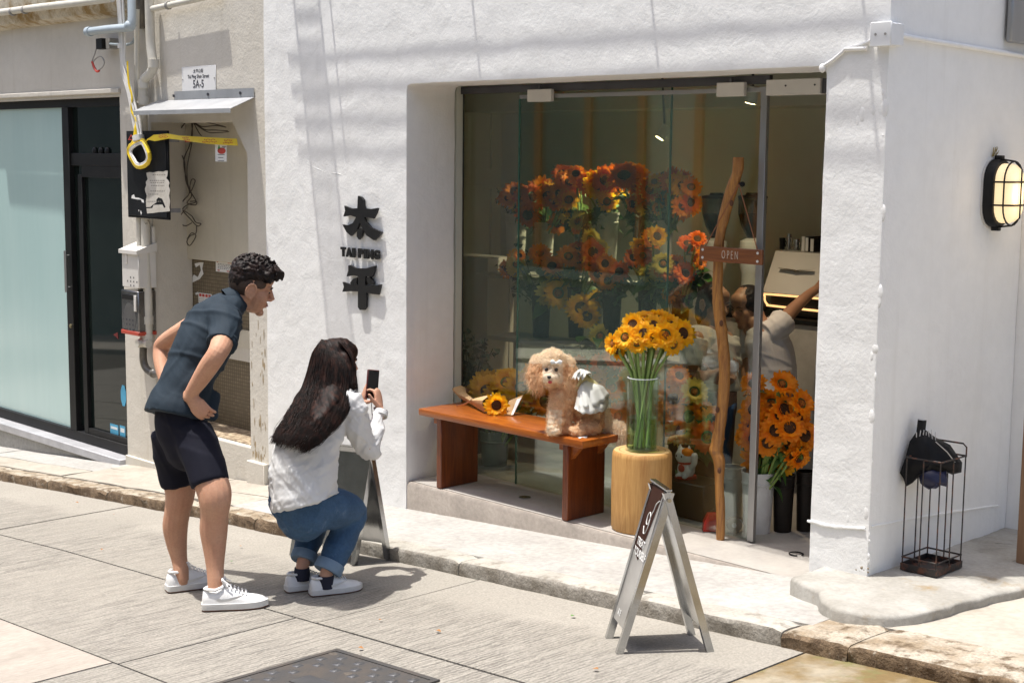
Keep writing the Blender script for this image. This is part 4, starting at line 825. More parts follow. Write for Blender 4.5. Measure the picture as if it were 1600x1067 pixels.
for i, (x, y, a, u_, c, dd, sz) in enumerate(HEADS):
    hp = at(x, y, VD+dd); ang = i*2.4; rr = VR*.62*math.sqrt((i+.5)/len(HEADS)); off = (hp-VC); lat = Vector((off.x, off.y, 0)); lat = lat.normalized()*min(VR*.72, lat.length*.35+.004)
    top = Vector((VC.x+lat.x*1.05, VC.y+lat.y*1.05, VC.z+VH)); bot = Vector((VC.x+rr*.9*math.cos(ang), VC.y+rr*.9*math.sin(ang), VC.z+.02)); md = top.lerp(bot, .5)+Vector((.003*math.sin(i), .003*math.cos(i), 0))
    sunflower(hp, face(a, u_, c), [hp.lerp(top, .5)+lat*.25+Vector((0, 0, .03)), top, md, bot], sz*1.12, 'y', 'yellow sunflower in the glass vase', 'vase sunflowers', 1 if i % 2 else 2, stem_r=.0062+.0012*(i % 3))
# ================================================================== WALL SIGN
m_sign = mat('black_sign_letters', (.008, .008, .009), .4)
sg = thing('shop_sign', 'black raised Chinese characters and TAI PING lettering on the white wall', 'sign', onY(565, 485, -.02))
def glyph(name, strokes, off, sc=(2.053, 2.053)):
    for poly in strokes:
        pts = [onY(400+x*320/657, y*520/1067, -.03) for x, y in poly]
        b = MB().prism([(p.x, p.z) for p in pts], P, -.026, -.010)
        obj(name, b, m_sign, sg, sm=None)
TAI = [[(325, 628), (335, 632), (343, 642), (344, 668), (366, 671), (388, 667), (384, 682), (374, 701), (345, 697), (350, 712), (366, 730), (401, 745), (390, 758), (376, 771), (352, 755), (338, 731), (332, 712), (322, 735), (302, 757), (288, 744), (275, 720), (293, 723), (308, 716), (319, 697), (300, 691), (278, 695), (284, 676), (281, 660), (303, 669), (323, 668)],
       [(322, 740), (331, 733), (340, 742), (336, 757), (328, 769), (321, 758)]]
PING = [[(294, 852), (300, 850), (316, 860), (350, 861), (380, 852), (374, 880), (368, 888), (349, 886), (348, 914), (372, 917), (398, 912), (390, 945), (372, 943), (351, 938), (350, 985), (344, 994), (331, 994), (325, 985), (325, 935), (300, 934), (275, 936), (280, 920), (276, 904), (300, 912), (325, 914), (325, 886), (308, 883), (289, 887), (294, 868)],
        [(352, 890), (362, 888), (372, 900), (375, 912), (360, 914), (355, 905)], [(322, 890), (320, 912), (302, 912), (300, 906), (310, 894)]]
glyph('character', TAI, 0); glyph('character', PING, 0)
pc = onY(564, 396, -.02); wd = onY(596, 396, -.02).x-onY(532, 396, -.02).x; hgt = onY(564, 388, -.02).z-onY(564, 403, -.02).z
xc = pc.x-wd/2
for ch, k in zip('TAIPING', (.145, .17, .085, .15, .09, .175, .165)):
    me = text_mesh(ch, hgt*1.32, .006, .0046, 'LEFT', 0.); vx = [v.co.x for v in me.vertices]; vy = [v.co.y for v in me.vertices]; wch = wd*k*.80
    me.transform(Matrix.Translation((-min(vx), -(min(vy)+max(vy))/2, 0))); me.transform(Matrix.Diagonal((wch/(max(vx)-min(vx)), hgt/(max(vy)-min(vy)), 1, 1)))
    if ch == 'P' and xc > pc.x-wd*.2: xc += wd*.07
    me.transform(basis((xc, -.018, pc.z), (1, 0, 0), (0, 0, 1))); obj('letter', me, m_sign, sg, sm=None); xc += wd*k*.91
# ================================================================== SIDE WALL THINGS
m_wpl = mat('white_plastic', (.76, .77, .77), .45, var=.03)
t = thing('junction_box', 'square white junction box on the corner of the shop', 'junction box', onY(1380, 72, -.06))
p0, p1 = onY(1363, 37, -.045), onY(1392, 71, -.045)
obj('box', MB().bb(p0.x, p1.x, -.045, .06, p1.z, p0.z, .004), m_wpl, t); obj('lid', MB().bb(p0.x-.004, p1.x+.004, -.054, -.0455, p1.z-.004, p0.z+.004, .003), m_wpl, t)
for k in (.25, .75): obj('screw', MB().cyl((p0.x+(p1.x-p0.x)*k, -.0541, (p0.z+p1.z)/2), (p0.x+(p1.x-p0.x)*k, -.056, (p0.z+p1.z)/2), .006, None, 8), m_wireg, t)
t = thing('white_conduit', 'thin white conduit running along the side wall from the junction box', 'conduit', (XC+.02, .6, 2.45))
obj('run', MB().tube(bez([onX(1398, 54, XC+.018), onX(1440, 62, XC+.016), onX(1520, 75, XC+.016), onX(1600, 88, XC+.016), onX(1680, 101, XC+.016)], 6), .0115, 10), m_white, t)
t = thing('wall_cable', 'white painted cable stepping down from the junction box to the lintel', 'cable', onY(1320, 80, -.01))
obj('run', MB().tube(bez([onY(1362, 64, -.012), onY(1345, 71, -.012), onY(1322, 77, -.012), onY(1316, 82, -.012), onY(1300, 95, -.012), onY(1286, 104, -.012)], 6), .0085, 8), m_white, t)
obj('plug', MB().ell(onY(1285, 107, -.012), (.016, .014, .02), 10, 8), m_white, t); obj('saddle', MB().tube([onY(1320, 77, -.014), onY(1355, 76, -.014)], .010, 8), m_white, t)
lamp = thing('bulkhead_lamp', 'lit oval bulkhead lamp in a black cage on the side wall', 'lamp', (XC, 1.0, 1.83))
LC = Vector((XC, 1.0, 1.83)); lc = onX(1556, 302, XC+.02); LC = Vector((XC, lc.y, lc.z)); LW, LH = .105, .165
def stad(w_, h_, x, n=10):
    pts = []
    for s in (1, -1):
        for k in range(n+1): a = math.pi*k/n if s > 0 else math.pi+math.pi*k/n; pts.append(Vector((x, LC.y+w_*math.cos(a), LC.z+s*(h_-w_)+w_*math.sin(a))))
    return pts
obj('back_gasket', MB().loft([stad(LW+.006, LH+.006, XC+.0005), stad(LW+.006, LH+.006, XC+.008)]), m_cream, lamp)
obj('base_ring', MB().loft([stad(LW, LH, XC+.0085), stad(LW, LH, XC+.04), stad(LW-.008, LH-.008, XC+.055), stad(LW-.02, LH-.02, XC+.056)]), m_blk, lamp)
m_lampg = mat('lamp_glass', (.80, .70, .52), .3, var=.03, emis=(1, .74, .38), estr=.55)
obj('glass', MB().loft([stad(LW-.022, LH-.022, XC+.0565), stad(LW-.024, LH-.024, XC+.10), stad(LW-.034, LH-.034, XC+.125), stad(LW-.055, LH-.055, XC+.137)]), m_lampg, lamp)
for z in (-.055, .055): obj('cage_bar', MB().tube([(XC+.05, LC.y-LW+.004, LC.z+z), (XC+.11, LC.y-LW+.012, LC.z+z), (XC+.145, LC.y-LW+.04, LC.z+z), (XC+.145, LC.y+LW-.04, LC.z+z), (XC+.11, LC.y+LW-.012, LC.z+z), (XC+.05, LC.y+LW-.004, LC.z+z)], .0045, 6), m_blk, lamp)
obj('cage_bar', MB().tube([(XC+.05, LC.y, LC.z-LH+.004), (XC+.11, LC.y, LC.z-LH+.012), (XC+.148, LC.y, LC.z-LH+.05), (XC+.148, LC.y, LC.z+LH-.05), (XC+.11, LC.y, LC.z+LH-.012), (XC+.05, LC.y, LC.z+LH-.004)], .0045, 6), m_blk, lamp)
obj('cage_ring', MB().tube(stad(LW-.012, LH-.012, XC+.108)+[stad(LW-.012, LH-.012, XC+.108)[0]], .0045, 6), m_blk, lamp)
for s in (-1, 1): obj('lug', MB().box((XC+.03, LC.y, LC.z+s*(LH+.006)), (.04, .03, .02), None, .003), m_blk, lamp)
b = MB()
for k in range(14): p = LC+Vector((.004, random.uniform(-.03, .01), LH+.01)); b.tube([p, p+Vector((.012, random.uniform(-.02, .02), random.uniform(.02, .05)))], .0015, 4)
obj('foam_tuft', b, mat('yellow_foam', (.35, .28, .12), .9), lamp)['kind'] = 'stuff'
pl_ = bpy.data.lights.new('lamp_light', 'POINT'); pl_.energy = .8; pl_.color = (1, .72, .4); pl_.shadow_soft_size = .05; po = bpy.data.objects.new('lamp_light', pl_); COL.objects.link(po); po.location = frame(lamp).inverted() @ (LC+Vector((.2, 0, 0))); po.parent = lamp
t = thing('steel_sign', 'grey brushed steel sign plate with a rounded corner high on the side wall', 'sign', onX(1590, 66, XC+.03))
p0 = onX(1583.5, -25, XC+.04); p1 = onX(1585, 67, XC+.04); obj('plate', MB().bb(XC+.012, XC+.045, p0.y, p0.y+.5, p1.z, p0.z, .012, 3), m_alu, t); obj('spacer', MB().bb(XC+.0005, XC+.011, p0.y+.1, p0.y+.2, p1.z+.05, p0.z-.05), m_alud, t)
p = onX(1599, 830, 3.62); one('wooden_post', MB().bb(p.x-.03, p.x+.03, p.y, p.y+.06, .10, 1.1, .004), wood_mat('post_wood', (.30, .18, .10), (.20, .11, .06), .7, 0, 2), 'thin brown wooden post standing on the cement pad near the side wall', 'post')
# umbrella stand
m_rust = mat('rusty_black_wire', (.018, .014, .013), .5, (.10, .035, .018), 30, .5, .62)
us = thing('umbrella_stand', 'rusty black wire umbrella stand with square tray on the cement pad', 'umbrella stand', onZ(1457, 890, .115))
ZP = .118; A_, B_, C_ = onZ(1406, 889, ZP), onZ(1463, 902, ZP), onZ(1508.5, 887, ZP); e1 = (A_-B_); e2 = (C_-B_); e1.z = e2.z = 0
e2 = e2-e1*(e1.dot(e2)/e1.length_squared); s_ = .5*(e1.length+e2.length); e1 = e1.normalized()*e1.length; e2 = e2.normalized()*e2.length
cor = [B_, B_+e1, B_+e1+e2, B_+e2]; cn = sum(cor, Vector())/4
def ringz(z, k=1.): return [Vector((cn.x+(c.x-cn.x)*k, cn.y+(c.y-cn.y)*k, z)) for c in cor]
b = MB(); b.loft([ringz(ZP), ringz(ZP+.032), ringz(ZP+.032, .96), ringz(ZP+.008, .95)], True, True); obj('tray', b, m_rust, us, sm=None)
TZ = onY(1530, 730, cn.y).z; tz = []
HT = .56
for nm, z in (('top_hoop', ZP+HT-.035), ('lower_hoop', ZP+.06)):
    r = ringz(z, .95); obj(nm, MB().tube(r+[r[0]], .0042, 6), m_rust, us)
k = .95; rr = ringz(0, k)
for (a, c2) in ((0, 1), (1, 2), (2, 3), (3, 0)):
    for u in ((.02, .5) if True else ()):
        q = rr[a].lerp(rr[c2], u); obj('upright', MB().tube([(q.x, q.y, ZP+.01), (q.x, q.y, ZP+HT-.034)], .0036, 6), m_rust, us)
r1 = rr[3].lerp(rr[0], .0); hp = [rr[2], rr[3]]; obj('handle_bar', MB().tube([(rr[3].x, rr[3].y, ZP+HT-.04), (rr[3].x, rr[3].y, ZP+HT+.005), rr[3].lerp(rr[2], .1)+Vector((0, 0, ZP+HT+.02)), rr[3].lerp(rr[2], .9)+Vector((0, 0, ZP+HT+.02)), (rr[2].x, rr[2].y, ZP+HT+.005), (rr[2].x, rr[2].y, ZP+HT-.04)], .0042, 6), m_rust, us)
# folded umbrella hanging over the hoop
um = thing('folded_umbrella', 'crumpled black folded umbrella hanging over the stand with navy folds below', 'umbrella', onZ(1440, 760, .5))
m_nyl = mat('black_nylon', (.004, .004, .0045), .55, (.007, .007, .008), 10, bump=.3, bscale=25, spec=.22); m_navy = mat('navy_nylon', (.010, .012, .045), .45)
ud = (cn-CAM).dot(FW)-.02
def blob_cloth(px, depth, thick, m, name, parent, seed):
    pts = [at(x, y, depth) for x, y in px]; c = sum(pts, Vector())/len(pts); rings = []
    for k, dz in ((.02, -thick), (.45, -thick*.92), (.8, -thick*.6), (1., 0), (.8, thick*.6), (.4, thick), (.02, thick)):
        rings.append([c+(p-c)*k*(1+.05*mnoise.noise((i*1.7, k*3, seed)))-FW*(-dz)+FW*(.03*mnoise.noise((i*.9, k*2, seed+4)))*(k > .3) for i, p in enumerate(pts)])
    return obj(name, MB().loft(rings), m, parent, sm=80)
blob_cloth([(1432, 674), (1445, 672), (1462, 682), (1485, 695), (1503, 722), (1504, 738), (1490, 742), (1478, 735), (1470, 748), (1455, 738), (1440, 742), (1428, 735), (1420, 750), (1415, 760), (1412, 748), (1406, 738), (1414, 715), (1422, 690)], ud, .06, m_nyl, 'canopy', um, 3.)
blob_cloth([(1433, 735), (1455, 730), (1478, 735), (1482, 750), (1478, 760), (1470, 758), (1464, 764), (1456, 763), (1450, 764), (1444, 760), (1438, 755)], ud-.035, .04, m_navy, 'inner_folds', um, 8.)
obj('handle', MB().tube([at(1438, 680, ud), at(1441, 656, ud)], .020, 12), m_blk, um); obj('handle_band', MB().tube([at(1440.6, 656.5, ud), at(1440.8, 654.8, ud)], .0205, 12), m_silv, um)
for i in range(7): x = 1432+i*5; obj('rib_tip', MB().tube([at(x, 683+i*.8, ud-.03), at(x+2*math.sin(i), 673+2*math.cos(i*2), ud-.035)], .0022, 5), m_silv, um)
obj('strut', MB().tube([at(1462, 690, ud-.055), at(1480, 706, ud-.065), at(1492, 722, ud-.06)], .0025, 5), m_alu, um)
# ================================================================== A-BOARDS
m_ss = mat('stainless_frame', (.50, .51, .52), .2, (.36, .37, .38), 6, metal=1., bump=.08, bscale=14)
m_board = mat('brown_poster', (.040, .014, .008), .7, var=.1, spec=.15); m_greyp = mat('poster_lower', (.50, .49, .47), .3, (.34, .33, .31), 3, metal=.5); m_ltr = mat('poster_white', (.82, .82, .80), .6)
def aboard(name, label, f0, f1, k0, k1, H_, poster):
    t = thing(name, label, 'sign board', (f0+f1+k0+k1)/4)
    top0 = (f0+k0)/2; top1 = (f1+k1)/2; top0.z += H_; top1.z += H_
    sp = (k0-f0); sp.z = 0; spn = sp.normalized()
    def panel(nm, b0, b1, sgn):
        tA, tB = top0-spn*sgn*.006, top1-spn*sgn*.006; wv = (b1-b0).normalized(); dn = (b0-tA).normalized(); nrm = wv.cross(dn).normalized(); nrm = nrm if nrm.dot(spn)*sgn < 0 else -nrm
        FWd = .028
        for (a_, b_) in ((tA, b0), (tB, b1)):
            s_ = 1 if a_ is tA else -1; q = [a_, a_+wv*s_*FWd, b_+wv*s_*FWd, b_]; q += [p-nrm*.03 for p in q]
            obj('stile', MB().add(q, [(0, 1, 2, 3), (7, 6, 5, 4), (0, 4, 5, 1), (1, 5, 6, 2), (2, 6, 7, 3), (3, 7, 4, 0)]), m_ss, t, sm=None)
        L_ = (b0-tA).length; u0, u1 = .03, .86
        def pt(u, s, o=0.): return tA+dn*(u*L_)+wv*(FWd+.001+(((b1-b0).length-2*FWd-.002)*s))-nrm*.004+nrm*o
        q = [pt(.0, 0, -.002), pt(.0, 1, -.002), pt(u1, 1, -.002), pt(u1, 0, -.002)]; q += [p-nrm*.008 for p in q]
        bk = obj('back_sheet', MB().add(q, [(0, 1, 2, 3), (7, 6, 5, 4), (0, 4, 5, 1), (1, 5, 6, 2), (2, 6, 7, 3), (3, 7, 4, 0)]), m_ss if not (poster and sgn > 0) else m_greyp, t, sm=None)
        if poster and sgn > 0:
            q = [pt(.0, .0, .0), pt(.0, .98, .0), pt(.46, .55, .0), pt(.42, 0, .0)]; pb = obj('poster', MB().add(q, [(0, 1, 2, 3)]), m_board, t, sm=None)
            def lm(u, s, sz, txt): mw = basis(pt(u, s, .0012), wv, -dn); text('lettering', txt, sz, m_ltr, pb, mw, .0004, .0006, 1.0, 'LEFT')
            lm(.36, .10, .046, 'TREAT'); lm(.42, .06, .046, 'YOURSELF'); lm(.80, .25, .036, '& E')
            pts = [(.26, .28), (.30, .42), (.27, .58), (.20, .60), (.165, .48), (.19, .36), (.235, .40), (.23, .55), (.17, .62), (.14, .70), (.10, .74), (.07, .92)]
            obj('line_drawing', MB().tube(bez([pt(u, s, .0015) for u, s in pts], 5), .0022, 5), m_ltr, pb)
    panel('front', f0, f1, 1); panel('back', k0, k1, -1)
    for q in (top0, top1): obj('hinge_bolt', MB().tube([q+(top1-top0).normalized()*(-.012 if q is top0 else .001)+Vector((0, 0, -.035)), q+(top1-top0).normalized()*(-.001 if q is top0 else .012)+Vector((0, 0, -.035))], .009, 10), mat('bolt_steel', (.45, .40, .30), .3, metal=.9), t)
    w_ = (top1-top0); q = [top0-spn*.012, top1-spn*.012, top1+spn*.012, top0+spn*.012]; q = [p+Vector((0, 0, .001)) for p in q]+[p+Vector((0, 0, .008)) for p in q]
    obj('top_cap', MB().add(q, [(3, 2, 1, 0), (4, 5, 6, 7), (0, 1, 5, 4), (1, 2, 6, 5), (2, 3, 7, 6), (3, 0, 4, 7)]), m_ss, t, sm=None); return t
F0, F1, K0, K1 = onR(945, 995), onR(963, 1022), onR(1084, 989), onR(1116, 1018)
for p in (F0, F1, K0, K1): p.z += .002
tz_ = at(1030, 752, ((F0+F1+K0+K1)/4-CAM).dot(FW)); hb = tz_.z-((F0+F1+K0+K1)/4).z
aboard('a_frame_sign', 'stainless A-frame sign reading TREAT YOURSELF on the road by the kerb', F0, F1, K0, K1, hb, True)
G0, G1 = onR(452, 868), onR(553, 884); dv = Vector((.16, .30, 0)); G0.z += .004; G1.z += .004; H0, H1 = G0+dv, G1+dv; H0.z += .016; H1.z += .016
aboard('mirror_a_frame', 'mirror finish A-frame board half hidden behind the squatting person', G0, G1, G0+Vector((.05, .22, .01)), G1+Vector((.05, .22, .01)), .62, False)
# ================================================================== MANHOLE COVER
mh = thing('manhole_cover', 'rusty iron manhole cover with raised studs set in the road', 'manhole cover', (2.2, -2.29, zr(2.2)))
m_iron = mat('worn_iron', (.07, .068, .067), .55, (.10, .085, .072), 7, .4, .65, metal=.3, bump=.4, bscale=60, bdist=.004, col3=(.13, .08, .05), s3=9, lo3=.62, hi3=.72)
m_stud = mat('polished_stud', (.16, .16, .165), .35, metal=.6, var=.15)
MX0, MX1, MY0, MY1 = 1.90, 2.51, -2.62, -1.985
def zslab(x, dz): return zr(x)+dz
b = MB()
for (xa, xb, ya, yb, h) in ((MX0, MX1, MY0, MY1, .006),): b.loft([[(x, ya, zr(x)-.03), (x, yb, zr(x)-.03), (x, yb, zr(x)+h), (x, ya, zr(x)+h)] for x in (xa, xb)])
obj('plate', b, m_iron, mh, sm=None)
b = MB()
for (xa, xb, ya, yb) in ((MX0-.03, MX0-.004, MY0-.03, MY1+.03), (MX1+.004, MX1+.03, MY0-.03, MY1+.03), (MX0-.003, MX1+.003, MY1+.004, MY1+.03), (MX0-.003, MX1+.003, MY0-.03, MY0-.004)): b.loft([[(x, ya, zr(x)-.02), (x, yb, zr(x)-.02), (x, yb, zr(x)+.0075), (x, ya, zr(x)+.0075)] for x in (xa, xb)])
obj('frame', b, m_iron, mh, sm=None)['kind'] = 'stuff'
STUD = simple_mesh(MB().loft([[(-.019, -.019, 0), (.019, -.019, 0), (.019, .019, 0), (-.019, .019, 0)], [(-.014, -.014, .005), (.014, -.014, .005), (.014, .014, .005), (-.014, .014, .005)]]), m_stud)
for i in range(10):
    for j in range(10):
        x, y = MX0+.045+i*.0578, MY0+.045+j*.0605
        if (i+j) % 2 or (2 <= i <= 6 and 4 <= j <= 6): continue
        inst('stud', STUD, mh, loc=frame(mh).inverted() @ Vector((x, y, zr(x)+.006)), rot=(0, -.065, .0))
x0_, x1_ = MX0+.19, MX0+.42; b = MB().loft([[(x, -2.36, zr(x)+.0062), (x, -2.26, zr(x)+.0062), (x, -2.26, zr(x)+.010), (x, -2.36, zr(x)+.010)] for x in (x0_, x1_)]); obj('name_plate', b, m_stud, mh, sm=None)
b = MB()
for (xa, ya) in ((MX0+.03, MY1-.03), (MX0+.3, MY1-.16)): b.loft([[(xa+.03*math.cos(a), ya+.018*math.sin(a), zr(xa)+.0064) for a in [k*math.pi/5 for k in range(10)]], [(xa+.02*math.cos(a), ya+.010*math.sin(a), zr(xa)+.0066) for a in [k*math.pi/5 for k in range(10)]]], False, True)
obj('key_holes', b, m_joint, mh, sm=None)['kind'] = 'stuff'
# ================================================================== DRIFTWOOD STAND AND OPEN SIGN
m_drift = wood_mat('driftwood', (.50, .23, .05), (.17, .06, .014), .5, .15, 2, 2.6)
DY = .345; ds = thing('driftwood_pole', 'tall crooked driftwood pole leaning by the glass door', 'pole', onY(1126, 828, DY))
dpx = [(1154, 246, 9), (1152, 270, 9), (1142, 300, 9.5), (1130, 345, 9), (1123, 385, 8), (1122, 420, 8.5), (1121, 455, 8.5), (1124, 490, 10), (1129, 530, 9.5), (1132, 570, 9.5), (1131, 610, 9.5), (1127, 650, 9), (1121, 690, 10), (1119, 705, 12), (1124, 722, 9), (1124, 760, 7.5), (1126, 800, 7.5), (1126, 827, 7)]
dd_ = (onY(1126, 600, DY)-CAM).dot(FW); pp = [onY(x, y, DY) for x, y, w_ in dpx]; pp[-1].z = .003; rr_ = [w_/F_PX*dd_ for _, _, w_ in dpx]
cv = bez(pp, 4); rv = [rr_[min(i//4, len(rr_)-1)]*(1-(i % 4)/4)+rr_[min(i//4+1, len(rr_)-1)]*((i % 4)/4) for i in range(len(cv))]
rv = [r*(1+.16*mnoise.noise((i*.33, 4., 0))+.08*mnoise.noise((i*.9, 9., 0))) for i, r in enumerate(rv)]; obj('pole', MB().tube(cv, rv, 14, flat=.85), m_drift, ds, sm=60)
for (x, y) in ((1121, 640), (1127, 505), (1143, 318), (1124, 735)): p = onY(x, y, DY-.03); obj('knot', MB().ell(p, (.012, .008, .016), 8, 6), mat('dark_knot', (.10, .035, .01), .7), ds)
pg = onY(1160, 288, DY); obj('hook', MB().tube([onY(1150, 288, DY), pg], .008, 8).ell(pg, (.014, .014, .014), 8, 6), m_blk, ds)
op = thing('open_sign', 'wooden OPEN sign board hung by strings on the driftwood pole', 'sign', onY(1144, 416, DY-.04))
p0, p1 = onY(1095, 384, DY-.045), onY(1192.5, 414.5, DY-.045)
z0_, z1_ = p1.z, p0.z
m_signw = wood_mat('dark_sign_wood', (.26, .088, .022), (.11, .032, .009), .45, .2, 0, 2.)
bd = obj('board', MB().bb(p0.x, p1.x, DY-.058, DY-.040, z0_, z1_, .004), m_signw, op)
text('lettering', 'O P E N', (z1_-z0_)*.80, mat('sign_cream', (.62, .56, .46), .6), bd, basis(((p0.x+p1.x)/2, DY-.0588, (z0_+z1_)/2), (1, 0, 0), (0, 0, 1)), .0006, -.0012, .50)
for x in (p0.x+.025, p1.x-.025):
    for z in (z0_+.018, z1_-.018): obj('stud', MB().cyl((x, DY-.058, z), (x, DY-.062, z), .007, None, 8), m_cream, bd)
for x in (p0.x+.035, p1.x-.035): obj('string', MB().tube([(x, DY-.05, z1_), (pg.x, DY-.03, pg.z)], .0028, 5), mat('jute', (.28, .11, .05), .8), op)
t = thing('tape_measure', 'round grey tape measure on the step beside the pole', 'tape measure', onZ(1146, 832, 0)); c = onZ(1146, 831, 0)+Vector((0, 0, .042)); 
obj('case', MB().tube([c-FWH*.018+RT*.004, c+FWH*.018], .040, 18), mat('grey_case', (.25, .22, .19), .45), t); obj('hub', MB().tube([c-FWH*.019, c-FWH*.024], .013, 12), m_silv, t); obj('blade', MB().tube([c+RT*.03+Vector((0, 0, .03)), c+RT*.085+Vector((0, 0, -.038))], .003, 5), m_silv, t)
t = thing('red_lock_box', 'small red and black box at the foot of the driftwood pole', 'box', onZ(1112, 828, 0)); c = onZ(1112, 829, 0)
b = MB(); rings = []
for z, w_ in ((.004, .055), (.05, .05), (.085, .032), (.095, .026)): rings.append([c+RT*(w_*sx_)*.9+FWH*(.03*sy_)+Vector((0, 0, z)) for sx_, sy_ in ((-1, -1), (1, -1), (1, 1), (-1, 1))])
b.loft(rings); obj('shell', b, mat('bright_red', (.62, .03, .015), .4), t, sm=None); obj('black_back', MB().box(c+RT*.035+FWH*.05+Vector((0, 0, .055)), (.07, .05, .10), None, .01), m_blk, t)
obj('shackle', MB().tube(bez([c+RT*.02+FWH*.05+Vector((0, 0, .10)), c+RT*.03+FWH*.05+Vector((0, 0, .15)), c+RT*.06+FWH*.05+Vector((0, 0, .15)), c+RT*.07+FWH*.05+Vector((0, 0, .10))], 5), .007, 6), m_blk, t)
b = MB(); c = onZ(1244, 866, .004); b.tube([c+Vector((.035*math.cos(k*math.pi/8), .035*math.sin(k*math.pi/8), .004)) for k in range(15)], .004, 6); one('wire_loop', b, m_blk, 'small black wire loop lying on the step by the pillar', 'wire')
# fallen leaves on the road
m_dry = mat('dry_leaf', (.34, .15, .04), .8); m_gl = mat('fallen_green', (.10, .24, .05), .7)
for (x, y, mm, s) in ((160, 860, m_dry, .4), (178, 806, m_dry, .3), (382, 780, m_gl, .45), (376, 856, m_dry, .4), (362, 880, m_gl, .4), (560, 1015, m_dry, .5), (593, 972, m_dry, .4), (682, 988, m_dry, .5), (893, 966, m_gl, .5), (935, 1049, m_dry, .5), (118, 787, m_dry, .5)):
    p = onR(x, y); l = inst('fallen_leaf', LEAFD[0].copy(), None, loc=p+Vector((0, 0, .012)), rot=(0, 0, random.uniform(0, 6)), scale=(s, s, s)); l.data.materials.clear(); l.data.materials.append(mm); tag(l, 'tiny green leaf fallen on the concrete road' if mm is m_gl else 'tiny dry brown leaf lying on the concrete road', 'leaf', 'green leaves on the road' if mm is m_gl else 'dry leaves on the road')
# ================================================================== SHOP INTERIOR
m_bkw = mat('white_bucket', (.62, .60, .56), .45, var=.04); m_bkd = mat('dark_bucket', (.016, .012, .010), .5, spec=.25); m_bkm = mat('galvanised_bucket', (.42, .43, .44), .25, (.3, .31, .32), 8, metal=.9)
m_shelf = mat('shelf_board', (.50, .48, .43), .6, var=.05); m_shelfd = wood_mat('dark_shelf', (.13, .035, .015), (.08, .02, .01), .4, .2, 0)
def bucket(px, yt, yb, w_, Y, m, label, group=None):
    b0 = onY(px, yb, Y); dp = (b0-CAM).dot(FW); r = w_/2/F_PX*dp; h = onY(px, yt, Y).z-b0.z
    t = thing('flower_bucket', label, 'bucket', b0, group=group)
    obj('pail', MB().lathe([(r*.78, 0), (r*.98, h*.97), (r*.93, h*.97), (r*.74, .01)], b0, 20), m, t)
    obj('band', MB().lathe([(r*.945, h*.80), (r*.985, h*.81), (r*.995, h*.83), (r*.96, h*.84)], b0, 20, False), m, t); obj('rim', MB().lathe([(r*.97, h*.955), (r*1.03, h*.96), (r*1.03, h), (r*.94, h)], b0, 20, False), m, t)
    return b0+Vector((0, 0, h*.5))
def fl(px, py, sz, Y, kind, foot, label, group, a=0., u_=.3, c=1., leaves=1):
    hp = onY(px, py, Y); dp = (hp-CAM).dot(FW); size = sz/F_PX*dp*1.32
    stem = None
    if foot is not None: f = Vector(foot); stem = [hp.lerp(f, .4)+Vector((0, 0, .02)), f]
    sunflower(hp, face(a+random.uniform(-.25, .25), u_+random.uniform(-.2, .2), c), stem, size, kind, label, group, leaves)
def leaf_sprig(name, base, tips, m_lv, label, group, n=10, sc=1., sp=.06):
    t = thing(name, label, 'plant', base, group=group); inv = frame(t).inverted()
    for tip in tips:
        cv = bez([Vector(base), Vector(base).lerp(Vector(tip), .6)+Vector((0, 0, .03)), Vector(tip)], 6); obj('branch', MB().tube(cv, .003, 5), m_leafd, t)
        for k in range(n):
            p = cv[int((.3+.7*k/n)*(len(cv)-1))]; l = inst('leaf', random.choice(m_lv), t); s = sc*random.uniform(.6, 1.2)
            l.matrix_local = inv @ (Matrix.Translation(p+Vector([random.uniform(-sp, sp)*.3 for _ in range(3)])) @ Matrix.Rotation(random.uniform(0, 6.3), 4, 'Z') @ Matrix.Rotation(random.uniform(-1, 1), 4, 'Y') @ Matrix.Rotation(random.uniform(-.8, .8), 4, 'X') @ Matrix.Scale(s, 4))
    return t
YU = 1.75
# upper tier
zu = onY(820, 428, YU).z
sh = thing('flower_rack', 'tiered white flower rack behind the shop glass', 'rack', (onY(930, 428, YU).x, YU, 0))
xa_, xb_ = onY(770, 428, YU).x, onY(1075, 428, YU).x
obj('upper_shelf', MB().bb(xa_, xb_, YU-.16, YU+.2, zu-.03, zu-.001, .003), m_shelf, sh)
YM = 1.45; zm = onY(845, 527, YM).z; xma, xmb = onY(790, 527, YM).x, onY(1090, 527, YM).x
obj('lower_shelf', MB().bb(xma, xmb, YM-.18, YM+.12, zm-.03, zm-.001, .003), m_shelf, sh)
for x in (xa_+.02, (xa_+xb_)/2, xb_-.06): obj('upright', MB().bb(x, x+.04, YU+.12, YU+.16, .002, zu-.031), m_shelf, sh)
for x in (xma+.02, xmb-.06): obj('lower_upright', MB().bb(x, x+.04, YM+.06, YM+.10, .002, zm-.031), m_shelf, sh)
obj('back_box', MB().bb(xa_-.35, xa_+.05, YU-.1, YU+.15, .002, onY(775, 402, YU).z, .004), m_shelf, sh)
UB = [(806, 334, 412, 35, m_bkw, 0), (850, 347, 412, 33, m_bkw, 0), (906, 340, 418, 21, m_bkm, 1), (948, 332, 420, 36, m_bkw, 0), (996, 338, 420, 18, m_bkm, 1), (1038, 344, 412, 26, m_bkw, 0)]
feet = [bucket(x, yt, yb, w_, YU, m, 'white ribbed flower bucket on the upper rack shelf' if not k else 'narrow shiny metal flower bucket on the upper rack shelf', 'white buckets on the upper shelf' if not k else 'metal buckets on the upper shelf') for x, yt, yb, w_, m, k in UB]
G1 = 'flowers on the upper rack shelf'
